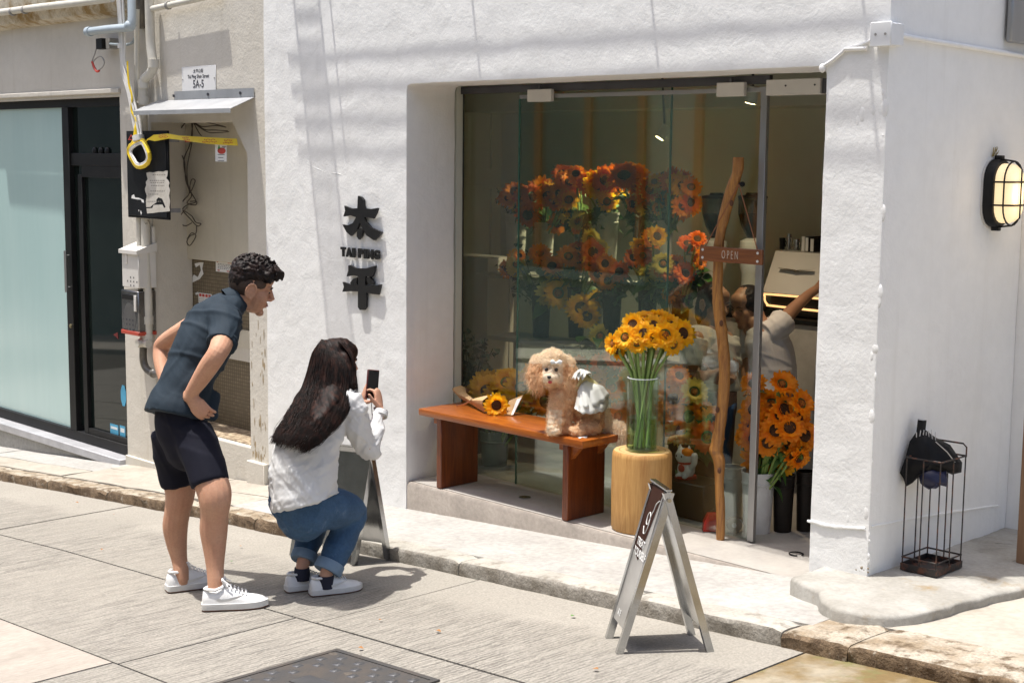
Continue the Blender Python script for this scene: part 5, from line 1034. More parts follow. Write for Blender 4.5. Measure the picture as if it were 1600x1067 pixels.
UF = [(804, 300, 29, 'o', 0, -.2, .6), (831, 329, 33, 'o', 1, 0, .1), (846, 296, 34, 'o', 1, .1, .6), (857, 303, 28, 'y', 1, .3, .2), (872, 310, 26, 'r', 1, .2, .1), (878, 272, 26, 'r', 2, -.3, .5), (900, 272, 24, 'o', 2, .1, .7), (895, 294, 36, 'l', 2, 0, .45), (888, 334, 30, 'l', 2, .35, -.1), (916, 290, 28, 'r', 3, .1, .4), (946, 281, 36, 'r', 3, 0, .3), (950, 310, 28, 'l', 3, .1, .1), (975, 276, 40, 'r', 4, 0, .8), (995, 290, 30, 'r', 4, .4, .4), (1014, 297, 30, 'r', 5, .2, .3), (1010, 321, 30, 'l', 4, .3, .1), (1036, 292, 24, 'o', 5, -.2, .5), (1073, 297, 30, 'l', 5, .2, .3), (1078, 316, 28, 'r', 5, .6, .1), (1054, 310, 26, 'o', 5, 0, .6), (1058, 283, 30, 'y', 5, 0, -.6), (1028, 325, 20, 'o', 5, .5, .1)]
UF = UF+[(x+random.uniform(-15, 15), y+random.uniform(-8, 12), s*random.uniform(.85, 1.05), random.choice('ooyr'+k), fi, a+random.uniform(-.3, .3), u_) for x, y, s, k, fi, a, u_ in UF]
NMK = {'y': 'yellow', 'o': 'orange', 'r': 'rust red', 'l': 'lemon pale'}
UF = UF+[(x+random.uniform(-18, 18), y+random.uniform(-4, 18), s*random.uniform(.9, 1.1), random.choice('ooyrl'), fi, a+random.uniform(-.4, .4), u_) for x, y, s, k, fi, a, u_ in UF[::2]]
for x, y, s, k, fi, a, u_ in UF: fl(x, y, s, YU+random.uniform(-.1, .06), k, feet[fi], NMK[k]+' sunflower in the upper bucket row behind the glass', NMK[k]+' '+G1, a, u_, 1.)
for bx, tips in ((feet[0], [(776, 294), (790, 292)]), (feet[2], [(864, 258), (868, 285)]), (feet[5], [(1036, 268), (1030, 300)])): leaf_sprig('eucalyptus_sprig', bx, [onY(x, y, YU-.03) for x, y in tips], LEAFD, 'eucalyptus sprig rising from the upper bucket row', 'eucalyptus sprigs on the rack', 9, .8)
for f in feet: leaf_sprig('bouquet_foliage', f, [f+Vector((random.uniform(-.12, .12), random.uniform(-.06, .06), random.uniform(.16, .30))) for _ in range(5)], LEAF, 'dark leaves under the blooms in the upper bucket row', 'foliage on the upper shelf', 8, 1.15)
# middle tier
MB_ = [(845, 446, 527, 32, m_bkd), (900, 448, 527, 30, m_bkd), (955, 446, 527, 32, m_bkd), (1010, 452, 527, 30, m_bkd), (1062, 460, 527, 30, m_bkd)]
feet2 = [bucket(x, yt, yb, w_, YM, m, 'dark flower bucket on the lower rack shelf', 'dark buckets on the lower shelf') for x, yt, yb, w_, m in MB_]
G2 = 'flowers on the lower rack shelf'
MF = [(843, 397, 28, 'o', 0, 0, .7), (806, 418, 26, 'l', 0, -.5, .1), (810, 400, 18, 'l', 0, -.3, .6), (874, 440, 34, 'l', 0, 0, .2), (872, 458, 36, 'y', 1, 0, .4), (922, 374, 26, 'l', 1, .2, .2), (903, 393, 28, 'r', 1, -.2, .6), (926, 395, 32, 'r', 1, .2, .5), (938, 412, 28, 'r', 2, .4, .2), (925, 385, 22, 'r', 2, 0, .8), (968, 425, 26, 'r', 2, 0, .5), (1004, 400, 26, 'r', 3, .2, .5), (1018, 374, 30, 'o', 3, .3, .4), (1036, 412, 27, 'l', 3, .1, .2), (1074, 382, 26, 'r', 4, 0, .7), (1070, 428, 28, 'r', 4, .2, .2), (1048, 426, 24, 'r', 4, -.3, .4), (1014, 426, 26, 'l', 3, 0, .1), (944, 440, 22, 'o', 2, 0, .2), (907, 481, 37, 'y', 1, .05, .1), (1096, 400, 20, 'o', 4, .5, .3)]
MF = MF+[(x+random.uniform(-16, 16), y+random.uniform(-10, 14), s*random.uniform(.85, 1.05), random.choice('ooyr'+k), fi, a+random.uniform(-.3, .3), u_) for x, y, s, k, fi, a, u_ in MF]
MF = MF+[(x+random.uniform(-20, 20), y+random.uniform(-4, 34), s*random.uniform(.9, 1.1), random.choice('ooyrl'), fi, a+random.uniform(-.4, .4), u_) for x, y, s, k, fi, a, u_ in MF[::2]]
for x, y, s, k, fi, a, u_ in MF: fl(x, y, s, YM+random.uniform(-.1, .06), k, feet2[fi], NMK[k]+' sunflower in the lower bucket row behind the glass', NMK[k]+' '+G2, a, u_, 1.)
leaf_sprig('eucalyptus_sprig', feet2[0], [onY(x, y, YM) for x, y in ((780, 415), (795, 430), (810, 378), (800, 455))], LEAFD, 'dark eucalyptus sprig at the end of the lower bucket row', 'eucalyptus sprigs on the rack', 9, .9)
for f in feet2: leaf_sprig('bouquet_foliage', f, [f+Vector((random.uniform(-.16, .16), random.uniform(-.08, .08), random.uniform(.10, .34))) for _ in range(6)], LEAF, 'dark leaves under the blooms in the lower bucket row', 'foliage on the lower shelf', 9, 1.2)
# floor bunches in front of the rack
Y3 = .95
def low_bunch(px, yb, yt, w_, Y, m, lab, grp, heads, gh, kinds=None):
    f = bucket(px, yt, yb, w_, Y, m, lab, grp)
    heads = heads+[(x+random.uniform(-14, 14), y+random.uniform(-8, 16), s*random.uniform(.8, 1.05), random.choice('ooy'+k), a+random.uniform(-.3, .3), u_) for x, y, s, k, a, u_ in heads[::2]]
    for x, y, s, k, a, u_ in heads: fl(x, y, s, Y+random.uniform(-.08, .08), k, f, NMK[k]+' '+gh, NMK[k]+' '+gh, a, u_, 1., 2)
    return f
f = low_bunch(772, 760, 672, 46, .75, mat('clear_bucket', (.20, .24, .20), .1), 'low dark glass bucket behind the bench', None, [(760, 605, 44, 'y', -.3, .7), (792, 598, 40, 'y', 0, .9), (815, 607, 44, 'y', .2, .7), (838, 590, 40, 'o', .2, .8), (742, 622, 36, 'o', -.6, .3), (850, 628, 40, 'o', .5, .3), (805, 632, 40, 'y', .1, .3), (776, 618, 34, 'y', 0, .5)], 'sunflower in the low bucket behind the bench')
leaf_sprig('eucalyptus_bush', onY(735, 640, .9), [onY(x, y, .9) for x, y in ((716, 530), (725, 518), (742, 522), (758, 528), (770, 545), (718, 560), (740, 555), (760, 570), (775, 585), (716, 590), (735, 590), (755, 548))], LEAFD, 'dark bushy eucalyptus bunch beside the left end of the glass', None, 14, 1.25, .12)
bucket(735, 640, 770, 40, .9, m_bkd, 'black bucket holding the bushy eucalyptus')
f = low_bunch(920, 700, 590, 40, 1.1, m_bkd, 'dark bucket behind the dog', None, [(890, 620, 36, 'o', -.3, .3), (925, 640, 36, 'o', 0, .2), (955, 605, 36, 'o', .3, .4), (940, 570, 30, 'r', .2, .5), (965, 650, 34, 'o', .5, 0.), (905, 575, 32, 'r', -.1, .6), (960, 560, 28, 'r', .2, .4)], 'sunflower in the bucket behind the dog')
leaf_sprig('bouquet_foliage', f, [onY(x, y, 1.1) for x, y in ((880, 540), (905, 530), (935, 525), (955, 540), (900, 600), (940, 610), (970, 580))], LEAF, 'broad green leaves above the bucket behind the dog', None, 8, 1.3)
f = low_bunch(1065, 780, 690, 46, .85, m_bkd, 'dark bucket behind the log stool', None, [(1052, 610, 38, 'o', -.1, .5), (1085, 612, 34, 'l', .3, .4), (1050, 640, 36, 'o', -.2, .3), (1075, 650, 38, 'o', .1, .2), (1068, 672, 46, 'l', 0, .2), (1105, 683, 40, 'r', .2, .1), (1088, 640, 34, 'r', .3, .5), (1110, 655, 34, 'o', .5, .3), (1060, 590, 30, 'o', 0, .6)], 'sunflower in the bucket behind the log stool')
leaf_sprig('bouquet_foliage', f, [onY(x, y, .85) for x, y in ((1045, 630), (1062, 622), (1085, 630), (1100, 650), (1050, 690), (1085, 690), (1110, 690))], LEAF, 'broad green leaves above the bucket behind the log stool', None, 9, 1.2)
# doorway bunch in the tall white bucket
f = low_bunch(1182, 836, 735, 52, .64, mat('tall_white_bucket', (.70, .70, .72), .4), 'tall white bucket just inside the open doorway', None, [(1202, 660, 42, 'o', 0, .1), (1188, 715, 46, 'o', -.1, -.05), (1180, 640, 40, 'o', -.3, .5), (1206, 632, 40, 'o', 0, .7), (1225, 640, 38, 'o', .2, .5), (1232, 690, 42, 'o', .5, .0), (1244, 655, 40, 'o', .5, .2), (1256, 680, 40, 'o', .6, 0.), (1215, 720, 36, 'o', .4, -.3), (1200, 690, 38, 'o', .1, -.1), (1175, 670, 34, 'o', -.3, .2), (1178, 600, 32, 'o', -.2, .6), (1222, 600, 34, 'o', .2, .6), (1252, 630, 34, 'o', .4, .4), (1248, 715, 30, 'o', .6, -.3), (1180, 685, 40, 'o', -.3, .0), (1212, 672, 38, 'o', .1, .3)], 'sunflower in the tall white bucket')
leaf_sprig('bouquet_foliage', f, [onY(x, y, .66) for x, y in ((1190, 610), (1210, 640), (1240, 620), (1180, 700), (1220, 690), (1245, 700), (1230, 660))], LEAF, 'broad green leaves among the blooms of the tall white bucket', None, 9, 1.2)
bucket(1222, 740, 840, 34, .75, m_bkd, 'tall black bucket beside the white one in the doorway'); bucket(1142, 728, 822, 36, .80, m_bkw, 'pale bucket behind the driftwood pole'); bucket(1256, 735, 846, 30, .85, m_bkd, 'slim black bucket at the doorway edge by the pillar')
# black block with a beckoning cat figurine
cp = onY(1082, 822, .62); bw = .2
one('black_block', MB().bb(cp.x-.17, cp.x+.12, .56, .78, .002, onY(1080, 753, .6).z, .006), mat('black_stone', (.015, .016, .015), .3, bump=.1), 'low black block inside the glass under the cat figurine', 'block')
ct = thing('cat_figurine', 'white porcelain beckoning cat figurine with raised paw on the black block', 'figurine', Vector((cp.x-.02, .66, onY(1080, 753, .6).z)))
m_porc = mat('porcelain', (.75, .73, .68), .2, var=.03, coat=.6); cb = Vector((onY(1072, 730, .66).x, .66, onY(1080, 753, .6).z+.001))
b = MB().ell(cb+Vector((0, 0, .05)), (.055, .045, .058), 14, 10).ell(cb+Vector((-.005, -.01, .125)), (.056, .048, .046), 14, 10)
for s in (-1, 1): b.lathe([(.018, .15), (.010, .175), (.002, .19)], cb+Vector((s*.032-.005, -.01, 0)), 10)
b.tube([cb+Vector((.05, -.01, .07)), cb+Vector((.075, -.02, .10)), cb+Vector((.078, -.025, .14))], [.018, .017, .020], 10, round_ends=True); b.ell(cb+Vector((-.02, -.04, .015)), (.02, .02, .015), 8, 6).ell(cb+Vector((.025, -.04, .015)), (.02, .02, .015), 8, 6)
obj('body', remesh(b, .004, 3), m_porc, ct, sm=None if False else 60); obj('collar', MB().lathe([(.042, .082), (.047, .085), (.047, .092), (.042, .095)], cb, 16, False), m_red, ct); obj('bib', MB().ell(cb+Vector((.0, -.042, .06)), (.024, .008, .022), 10, 6), m_red, ct); obj('base', MB().lathe([(.06, -.0005), (.062, .004), (.06, .014)], cb, 16), m_red, ct)
obj('orange_patch', MB().ell(cb+Vector((.02, -.018, .15)), (.036, .036, .026), 10, 6), m_pet_o, ct)
for s in (-1, 1): obj('eye', MB().ell(cb+Vector((s*.018-.008, -.056, .13)), (.005, .003, .007), 8, 6), m_ink, ct)
# ------------------------------------------------------------------ coffee counter
YC = 1.95
zc_ = onY(1230, 497, YC).z; x0 = onY(1085, 500, YC).x
ctr = thing('coffee_counter', 'white coffee counter along the back of the shop', 'counter', (1.6, YC+.25, 0)); m_ctr = mat('counter_front', (.50, .48, .44), .5)
obj('front', MB().bb(x0, W-.005, YC+.02, YC+.55, .002, zc_-.035), m_ctr, ctr); obj('worktop', MB().bb(x0-.01, W-.004, YC, YC+.56, zc_-.034, zc_, .004), m_blk, ctr)
cm = thing('coffee_machine', 'white espresso machine with a winged emblem on the counter', 'coffee machine', (2.0, YC+.25, zc_)); m_cmw = mat('machine_white', (.60, .58, .53), .35, var=.03)
a0, a1, a2 = onY(1212, 392, YC+.1), onY(1193, 456, YC+.03), onY(1196, 492, YC+.05); xe = a0.x+.85
q = [(a0.x, YC+.10, a0.z), (xe, YC+.10, a0.z), (xe+.05, YC+.02, a1.z), (a1.x, YC+.02, a1.z)]; q2 = [(x, y+.42, z) for x, y, z in q]
obj('back_panel', MB().add(q+q2, [(0, 1, 2, 3), (7, 6, 5, 4), (0, 4, 5, 1), (1, 5, 6, 2), (2, 6, 7, 3), (3, 7, 4, 0)]), m_cmw, cm, sm=None)
obj('lower_body', MB().bb(a1.x+.03, xe, YC+.06, YC+.45, zc_+.001, a1.z-.002, .01), m_blk, cm)
m_led = mat('led_strip', (.8, .45, .2), .4, emis=(1, .55, .22), estr=.9)
obj('light_strip', MB().tube(bez([(xe, YC+.03, a1.z-.012), (a1.x+.06, YC+.03, a1.z-.012), (a1.x+.012, YC+.03, a1.z-.03), (a1.x+.03, YC+.03, a1.z-.075), (a1.x+.12, YC+.03, a1.z-.085), (xe, YC+.03, a1.z-.09)], 6), .007, 6), m_led, cm)
e0 = onY(1245, 422, YC+.055); obj('emblem', MB().prism([(e0.x-.13, e0.z+.007), (e0.x-.02, e0.z+.002), (e0.x, e0.z-.004), (e0.x+.02, e0.z+.002), (e0.x+.13, e0.z+.007), (e0.x+.02, e0.z-.003), (e0.x, e0.z-.010), (e0.x-.02, e0.z-.003)], P, YC+.035, YC+.06), mat('emblem_bronze', (.16, .13, .09), .4, metal=.7), cm, sm=None)
for i, (x, h, w_, mm) in enumerate(((1222, 372, 10, m_blk), (1232, 366, 8, m_bkm), (1244, 374, 10, m_bkm), (1258, 370, 8, m_blk), (1266, 369, 6, m_bkw), (1272, 370, 7, m_blk), (1280, 372, 8, m_bkd))):
    p = onY(x, 391, YC+.25); dp = (p-CAM).dot(FW); r = w_/2/F_PX*dp; hh = onY(x, h, YC+.25).z-a0.z; b0 = Vector((p.x, YC+.25, a0.z+.001))
    t = thing('cup' if i < 4 else 'menu_book', 'small dark cup on top of the espresso machine' if i < 4 else 'slim book standing on top of the espresso machine', 'cup' if i < 4 else 'book', b0, group='cups on the espresso machine' if i < 4 else 'books on the espresso machine')
    if i < 4: obj('wall', MB().lathe([(r*.8, 0), (r, hh), (r*.9, hh), (r*.7, .008)], b0, 14), mm, t); obj('handle', MB().tube(bez([b0+Vector((r*.8, -.01, hh*.8)), b0+Vector((r*1.7, -.01, hh*.7)), b0+Vector((r*1.5, -.01, hh*.3)), b0+Vector((r*.8, -.01, hh*.25))], 4), .004, 5), mm, t)
    else: obj('cover', MB().bb(b0.x-r, b0.x+r, b0.y-.08, b0.y+.08, b0.z, b0.z+hh), mm, t, sm=None); obj('pages', MB().bb(b0.x-r*.7, b0.x+r*.7, b0.y-.083, b0.y-.0805, b0.z+.004, b0.z+hh-.004), m_paper, t, sm=None)
m_hop = glass_mat('hopper_glass', (.45, .45, .45), 1.5, .05, 1.); m_bean = mat('coffee_beans', (.02, .012, .008), .6, bump=.6, bscale=120)
for (x, lab) in ((1116, 'coffee grinder with black hopper behind the driftwood pole'), (1172, 'coffee grinder with black hopper behind the OPEN sign')):
    YG = 1.85; c = onY(x, 440, YG); c.z = zc_+.001; dp = (c-CAM).dot(FW); R_ = 22/F_PX*dp; zt_ = onY(x, 310, YG).z; zn = onY(x, 372, YG).z
    t = thing('coffee_grinder', lab, 'grinder', c)
    obj('body', MB().lathe([(R_*.85, 0), (R_*.85, .02), (R_*.6, .05), (R_*.62, (zn-c.z)*.55), (R_*.85, (zn-c.z)*.7), (R_*.8, zn-c.z-.02), (R_*.3, zn-c.z)], c, 18), m_cmw, t)
    obj('hopper', MB().lathe([(R_*.3, zn-c.z), (R_*.75, zn-c.z+(zt_-zn)*.3), (R_, zn-c.z+(zt_-zn)*.62), (R_, zt_-c.z)], c, 20, False), m_hop, t)
    obj('beans', MB().lathe([(R_*.28, zn-c.z+.004), (R_*.72, zn-c.z+(zt_-zn)*.3), (R_*.95, zn-c.z+(zt_-zn)*.6), (.01, zn-c.z+(zt_-zn)*.62)], c, 18), m_bean, t); obj('lid', MB().lathe([(R_*1.04, zt_-c.z), (R_*1.04, zt_-c.z+.015), (R_*.5, zt_-c.z+.022), (R_*.45, zt_-c.z+.035)], c, 20), m_blk, t)
# spotlights on the ceiling
def spot(px, py, Y, aim, label, e):
    p = onY(px, py, Y); t = thing('ceiling_spotlight', label, 'spotlight', p); d = (Vector(aim)-p).normalized()
    obj('can', MB().tube([p-d*.10, p-d*.005], .036, 14), m_cream, t); obj('stem', MB().tube([p-d*.07, Vector((p.x, p.y, 2.719))], .008, 6), m_blk, t)
    obj('bulb', MB().tube([p-d*.006, p], .030, 14), mat('bulb_glow', (1, .8, .5), .4, emis=(1, .74, .42), estr=6), t)
    l = bpy.data.lights.new('spot_light', 'SPOT'); l.energy = e; l.color = (1, .78, .52); l.spot_size = rad(110); l.spot_blend = .7; l.shadow_soft_size = .04; o = bpy.data.objects.new('spot_light', l); COL.objects.link(o); o.location = frame(t).inverted() @ (p+d*.01); o.rotation_euler = d.to_track_quat('-Z', 'Y').to_euler(); o.parent = t
spot(1172, 162, 1.2, (1.2, 1.2, .8), 'small lit ceiling spotlight near the door rail', 42)
spot(1030, 217, 2.15, (-.2, 1.7, 1.2), 'lit ceiling spotlight above the flower rack', 70)
# ================================================================== PEOPLE
m_skin = mat('skin', (.55, .32, .21), .6, (.47, .245, .155), 9, .3, .7, spec=.25, sss=.1, bump=.12, bscale=220, bdist=.003, fine=.06, col3=(.53, .27, .18), s3=14, lo3=.5, hi3=.8)
m_skin2 = mat('skin_light', (.60, .36, .25), .6, (.52, .28, .19), 9, .3, .7, spec=.25, sss=.1, bump=.05, bscale=160)
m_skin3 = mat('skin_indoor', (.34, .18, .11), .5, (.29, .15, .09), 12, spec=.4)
m_hair = mat('black_hair', (.008, .0055, .005), .55, (.024, .012, .009), 30, .4, .65, spec=.25, bump=.5, bscale=180, bdist=.004)
m_fade = mat('cropped_hair', (.045, .028, .02), .7, (.075, .045, .03), 90, fine=.2)
m_lips = mat('lips', (.45, .17, .13), .45); m_eye = mat('eye_dark', (.012, .010, .009), .2)
def translucent(m, tr):
    t = m.node_tree; bs = t.nodes['Principled BSDF']; out = t.nodes['Material Output']; tl = N(t, 'BsdfTranslucent'); mx = N(t, 'MixShader'); mx.inputs[0].default_value = tr
    t.links.new(bs.inputs['Base Color'].links[0].from_socket, tl.inputs[0]); t.links.new(bs.outputs[0], mx.inputs[1]); t.links.new(tl.outputs[0], mx.inputs[2]); t.links.new(mx.outputs[0], out.inputs[0]); return m
ZV = Vector((0, 0, 1)); RTH = Vector((RT.x, RT.y, 0)).normalized()
def J(x, y, d): return at(x, y, d)
def limb(b, pts, n=16, up=None, rnd=True, seg=6):      # pts: (px, py, depth, r | (ra, rb)); the chain is smoothed
    P3 = [J(*p[:3]) for p in pts]; R = [p[3] if isinstance(p[3], tuple) else (p[3], p[3]) for p in pts]
    cv = bez(P3, seg); rr = [(max(.002, q.x), max(.002, q.y)) for q in bez([Vector((r[0], r[1], 0)) for r in R], seg)]
    return b.tube(cv, rr, n, True, up, 1., rnd)
def hand(b, w_, d, nrm, tsign, curl, k=1., thumb=None, spread=.021):     # wrist, finger direction, palm normal, thumb side
    d = d.normalized(); nrm = (nrm-d*nrm.dot(d)).normalized(); t = d.cross(nrm)*tsign
    kn = w_+d*.085*k; b.tube([w_-d*.01, w_+d*.02*k, w_+d*.05*k, kn], [(.026*k, .019*k), (.033*k, .018*k), (.040*k, .016*k), (.041*k, .013*k)], 12, True, t, 1., True)
    for i, (o_, L_) in enumerate(((1.5, .068), (.5, .076), (-.5, .071), (-1.5, .056))):
        p = kn+t*(o_*spread*k)-d*.006; pts = [p-d*.02]; dd = d.copy(); c = curl[i] if isinstance(curl[i], (tuple, list)) else (curl[i],)*3
        pts.append(p)
        for j, fr in enumerate((.42, .32, .26)):
            dd = Matrix.Rotation(c[j], 3, t.cross(Vector((0, 0, 0))) if False else d.cross(nrm)) @ dd; p = p+dd*(L_*fr*k); pts.append(p)
        b.tube(pts, [.0095*k, .0098*k, .0092*k, .0085*k, .0074*k], 8, True, nrm, 1., True)
    a, e1, e2 = thumb or (.9, .035, .03); p = w_+d*.022*k+t*.024*k; td = (t*math.sin(a)+d*math.cos(a)+nrm*.25).normalized(); td2 = (td+d*.35).normalized()
    b.tube([p-td*.012, p+td*.02*k, p+td*e1*k*1.3, p+td*e1*1.3*k+td2*e2*k], [.015*k, .0135*k, .0115*k, .0085*k], 8, True, nrm, 1., True)
class Head:
    def __init__(s, c, f, u_, k=1.):
        s.c = c; s.f = f.normalized(); s.u = (u_-s.f*u_.dot(s.f)).normalized(); s.s = s.f.cross(s.u); s.k = k; s.R = Matrix((s.f, s.s, s.u)).transposed()
    def p(s, a, b_, c): return s.c+(s.f*a+s.s*b_+s.u*c)*s.k
    def ell(s, b, a, b_, c, r, n=16, m=10): return b.ell(s.p(a, b_, c), (r[0]*s.k, r[1]*s.k, r[2]*s.k), n, m, s.R)
    def build(s, b, ears=True):
        for (a, e, c, r) in ((-.012, 0, .035, (.098, .076, .088)), (.03, 0, -.035, (.062, .063, .082)), (.03, 0, -.074, (.056, .053, .046)), (.072, 0, -.107, (.022, .026, .019)), (.074, 0, .020, (.020, .052, .016)), (.052, 0, .055, (.042, .06, .045)), (.088, 0, -.060, (.012, .022, .0075)), (.085, 0, -.073, (.012, .020, .008)), (.02, 0, -.095, (.05, .05, .02))): s.ell(b, a, e, c, r)
        for q in (-1, 1):
            s.ell(b, .05, q*.043, -.03, (.034, .022, .034)); s.ell(b, .096, q*.0115, -.036, (.012, .009, .008))
            s.ell(b, .074, q*.031, .001, (.010, .016, .009))
            if ears:
                s.ell(b, -.012, q*.079, -.012, (.021, .007, .033)); pts = [s.p(-.012+.023*math.cos(t_), q*(.083+.004*math.sin(t_)), -.010+.036*math.sin(t_)) for t_ in [rad(x) for x in range(-60, 241, 25)]]; b.tube(pts, .0058*s.k, 7, True, None, 1., True); s.ell(b, -.004, q*.081, -.043, (.010, .006, .010))
        b.tube([s.p(.086, 0, .016), s.p(.098, 0, -.008), s.p(.112, 0, -.030), s.p(.105, 0, -.036)], [.009*s.k, .0115*s.k, .0135*s.k, .010*s.k], 10, True, None, 1., True)
    def features(s, parent):
        for q in (-1, 1):
            obj('eye', s.ell(MB(), .0805, q*.032, .000, (.0065, .0135, .0055), 10, 6), m_eye, parent)
            obj('eyebrow', MB().tube(bez([s.p(.090, q*.012, .019), s.p(.092, q*.030, .026), s.p(.078, q*.050, .018)], 4), [.0035*s.k]*8+[.0015*s.k], 6, True, None, .7), m_hair, parent)
        obj('mouth', MB().tube(bez([s.p(.0915, -.020, -.067), s.p(.101, 0, -.066), s.p(.0915, .020, -.067)], 4), .0032*s.k, 6), m_lips, parent)
def folds(co, no, specs, seed=0.):      # long soft cloth folds: (direction across the folds, frequency, amplitude)
    d = np.zeros(len(co))
    for i, (e, fq, amp) in enumerate(specs):
        e = np.array(Vector(e).normalized()); along = co-np.outer(co@e, e)
        q = np.column_stack([co@e*fq+seed+i*7, along[:, 0]*fq*.16+along[:, 1]*fq*.1, along[:, 2]*fq*.16]); n_ = np.array([mnoise.noise(tuple(v)) for v in q]); d += (n_*.9+.5*np.exp(-(n_*7)**2)-.25)*amp
    return co+no*d[:, None]
m_sneak = mat('white_leather', (.78, .78, .77), .45, (.73, .73, .72), 20, var=.03, bump=.06, bscale=120); m_sole = mat('white_rubber', (.74, .74, .72), .6, (.66, .65, .62), 15); m_outs = mat('gum_sole', (.16, .075, .04), .8)
def sneaker(parent, heel, toe, lift=0., k=1., side=1):
    h = Vector(heel); t_ = Vector(toe); f = (t_-h); L_ = f.length; f.normalize(); s = f.cross(ZV).normalized()*side; u_ = s.cross(f)*side; u_ = u_ if u_.z > 0 else -u_
    sc = L_/.30; prof = [(0., .026, .060), (.006, .033, .088), (.03, .037, .098), (.07, .038, .094), (.105, .040, .108), (.14, .044, .100), (.18, .049, .080), (.22, .050, .064), (.255, .046, .056), (.28, .036, .048), (.294, .022, .038), (.30, .008, .030)]
    def ring(x, w_, z0, z1, n=14, sq=.75, grow=0.):
        x0 = h+f*(x*sc); cl = .006*math.sin(x/.3*math.pi)
        out = []
        for j in range(n):
            a = math.pi*j/(n-1); cx_ = math.cos(a); zz = max(0., math.sin(a))**sq; ww = w_*(1-.32*zz**2)
            out.append(x0+s*((math.copysign(abs(cx_)**.8, cx_)*ww+cl+grow*math.copysign(1, cx_)*(abs(cx_) > .3))*sc)+u_*((z0+(z1-z0)*zz)*sc))
        return out
    up_ = MB().loft([ring(x, w_, .026, z) for x, w_, z in prof]); o = obj('shoe', up_, m_sneak, parent, sm=70)
    def srings(z0, z1, g): 
        xs = [(-.004, .022)]+[(x*1.0, w_) for x, w_, z in prof[1:-1]]+[(.306, .010)]; R = []
        for x, w_ in xs: c = h+f*(x*sc); cl = .006*math.sin(max(0, x)/.3*math.pi); R.append([c+s*((q*(w_+g)+cl)*sc)+u_*(z*sc) for q, z in ((-1, z0), (1, z0), (1.02, (z0+z1)/2), (1, z1), (-1, z1), (-1.02, (z0+z1)/2))])
        return R
    obj('sole', MB().loft(srings(.006, .034, .005)), m_sole, o, sm=50); obj('outsole', MB().loft(srings(.0, .0065, .003)), m_outs, o, sm=None)
    obj('collar', MB().tube([h+f*(x*sc)+s*(y*sc)+u_*(z*sc) for x, y, z in ((.012, 0, .100), (.03, .026, .101), (.065, .031, .098), (.095, .027, .108), (.108, 0, .116), (.095, -.027, .108), (.065, -.031, .098), (.03, -.026, .101), (.012, 0, .100))], .0075*sc, 8), m_sneak, o)
    obj('tongue', MB().box(h+f*(.108*sc)+u_*(.122*sc), (.012, .045*sc, .05*sc), Matrix((f, s, u_)).transposed() @ Matrix.Rotation(-.5, 3, 'Y'), .004), m_sneak, o)
    for i in range(6):
        x = .118+.017*i; z = (.118, .110, .102, .094, .086, .078)[i]
        obj('lace', MB().tube(bez([h+f*((x+.004)*sc)+s*(-.030*sc)+u_*((z-.012)*sc), h+f*(x*sc)+u_*((z+.003)*sc), h+f*((x+.004)*sc)+s*(.030*sc)+u_*((z-.012)*sc)], 4), .0034*sc, 6), m_sneak, o)
    for q in (-1, 1): obj('lace_bow', MB().tube(bez([h+f*(.116*sc)+u_*(.122*sc), h+f*(.10*sc)+s*(q*.02*sc)+u_*(.142*sc), h+f*(.135*sc)+s*(q*.038*sc)+u_*(.118*sc)], 4), .003*sc, 6), m_sneak, o)
    for sd_ in (-1, 1):
        sw = [(.065, .050), (.085, .042), (.125, .046), (.17, .060), (.205, .076), (.165, .068), (.12, .058), (.09, .056), (.078, .062)]
        pts = []
        for x, z in sw: w_ = np.interp(x, [p[0] for p in prof], [p[1] for p in prof]); pts.append(h+f*(x*sc)+s*((sd_*(w_*.97+.0022)+.006*math.sin(x/.3*math.pi))*sc)+u_*(z*sc))
        obj('side_mark', MB().add(pts, [tuple(range(len(pts)))]), m_sole, o, sm=None)
    return o
# ------------------------------------------------------------------ MAN
PSI = rad(27); fd = RTH*math.cos(PSI)+FWH*math.sin(PSI); sd = Vector((fd.y, -fd.x, 0))
man = thing('person', 'person in navy polo shirt and black shorts bending forward with hands on hips', 'person', onR(325, 945))
b = MB()
hd_m = Head(J(393, 448, 7.33), RTH*.95*math.cos(rad(20))+FWH*.95*math.sin(rad(20))-ZV*.30, ZV*.95+RTH*.3, 1.07); hd_m.build(b)
limb(b, [(352, 490, 7.31, .048), (366, 476, 7.31, .053), (384, 464, 7.325, .056), (392, 455, 7.33, .052)])
limb(b, [(287, 645, 7.16, (.125, .09)), (296, 590, 7.18, (.135, .10)), (328, 524, 7.25, (.15, .10)), (346, 494, 7.29, (.09, .05))], 16, sd)
limb(b, [(348, 500, 7.17, .058), (351, 515, 7.07, .056), (347, 535, 6.97, .054), (339, 553, 6.90, .048), (325, 574, 6.92, .047), (310, 597, 6.96, .040), (299, 613, 6.985, .032), (295, 620, 6.99, .029)])       # near arm
wr = J(296, 619, 6.99); hdir = (J(318, 645, 6.975)-wr).normalized(); hand(b, wr, hdir, (FWH*1.+RTH*.25-ZV*.1), 1, [(.15, .5, .4), (.2, .55, .45), (.25, .6, .5), (.3, .65, .5)], 1.02, (2.25, .038, .034), .0225)
limb(b, [(322, 496, 7.40, .055), (296, 510, 7.49, .048), (258, 534, 7.60, .042), (252, 548, 7.62, .043), (253, 570, 7.57, .040), (260, 600, 7.48, .030), (272, 615, 7.40, .028)])       # far arm
wr2 = J(272, 616, 7.40); hand(b, wr2, (J(290, 640, 7.33)-wr2), -FWH+RTH*.2, -1, [.3, .3, .35, .4])
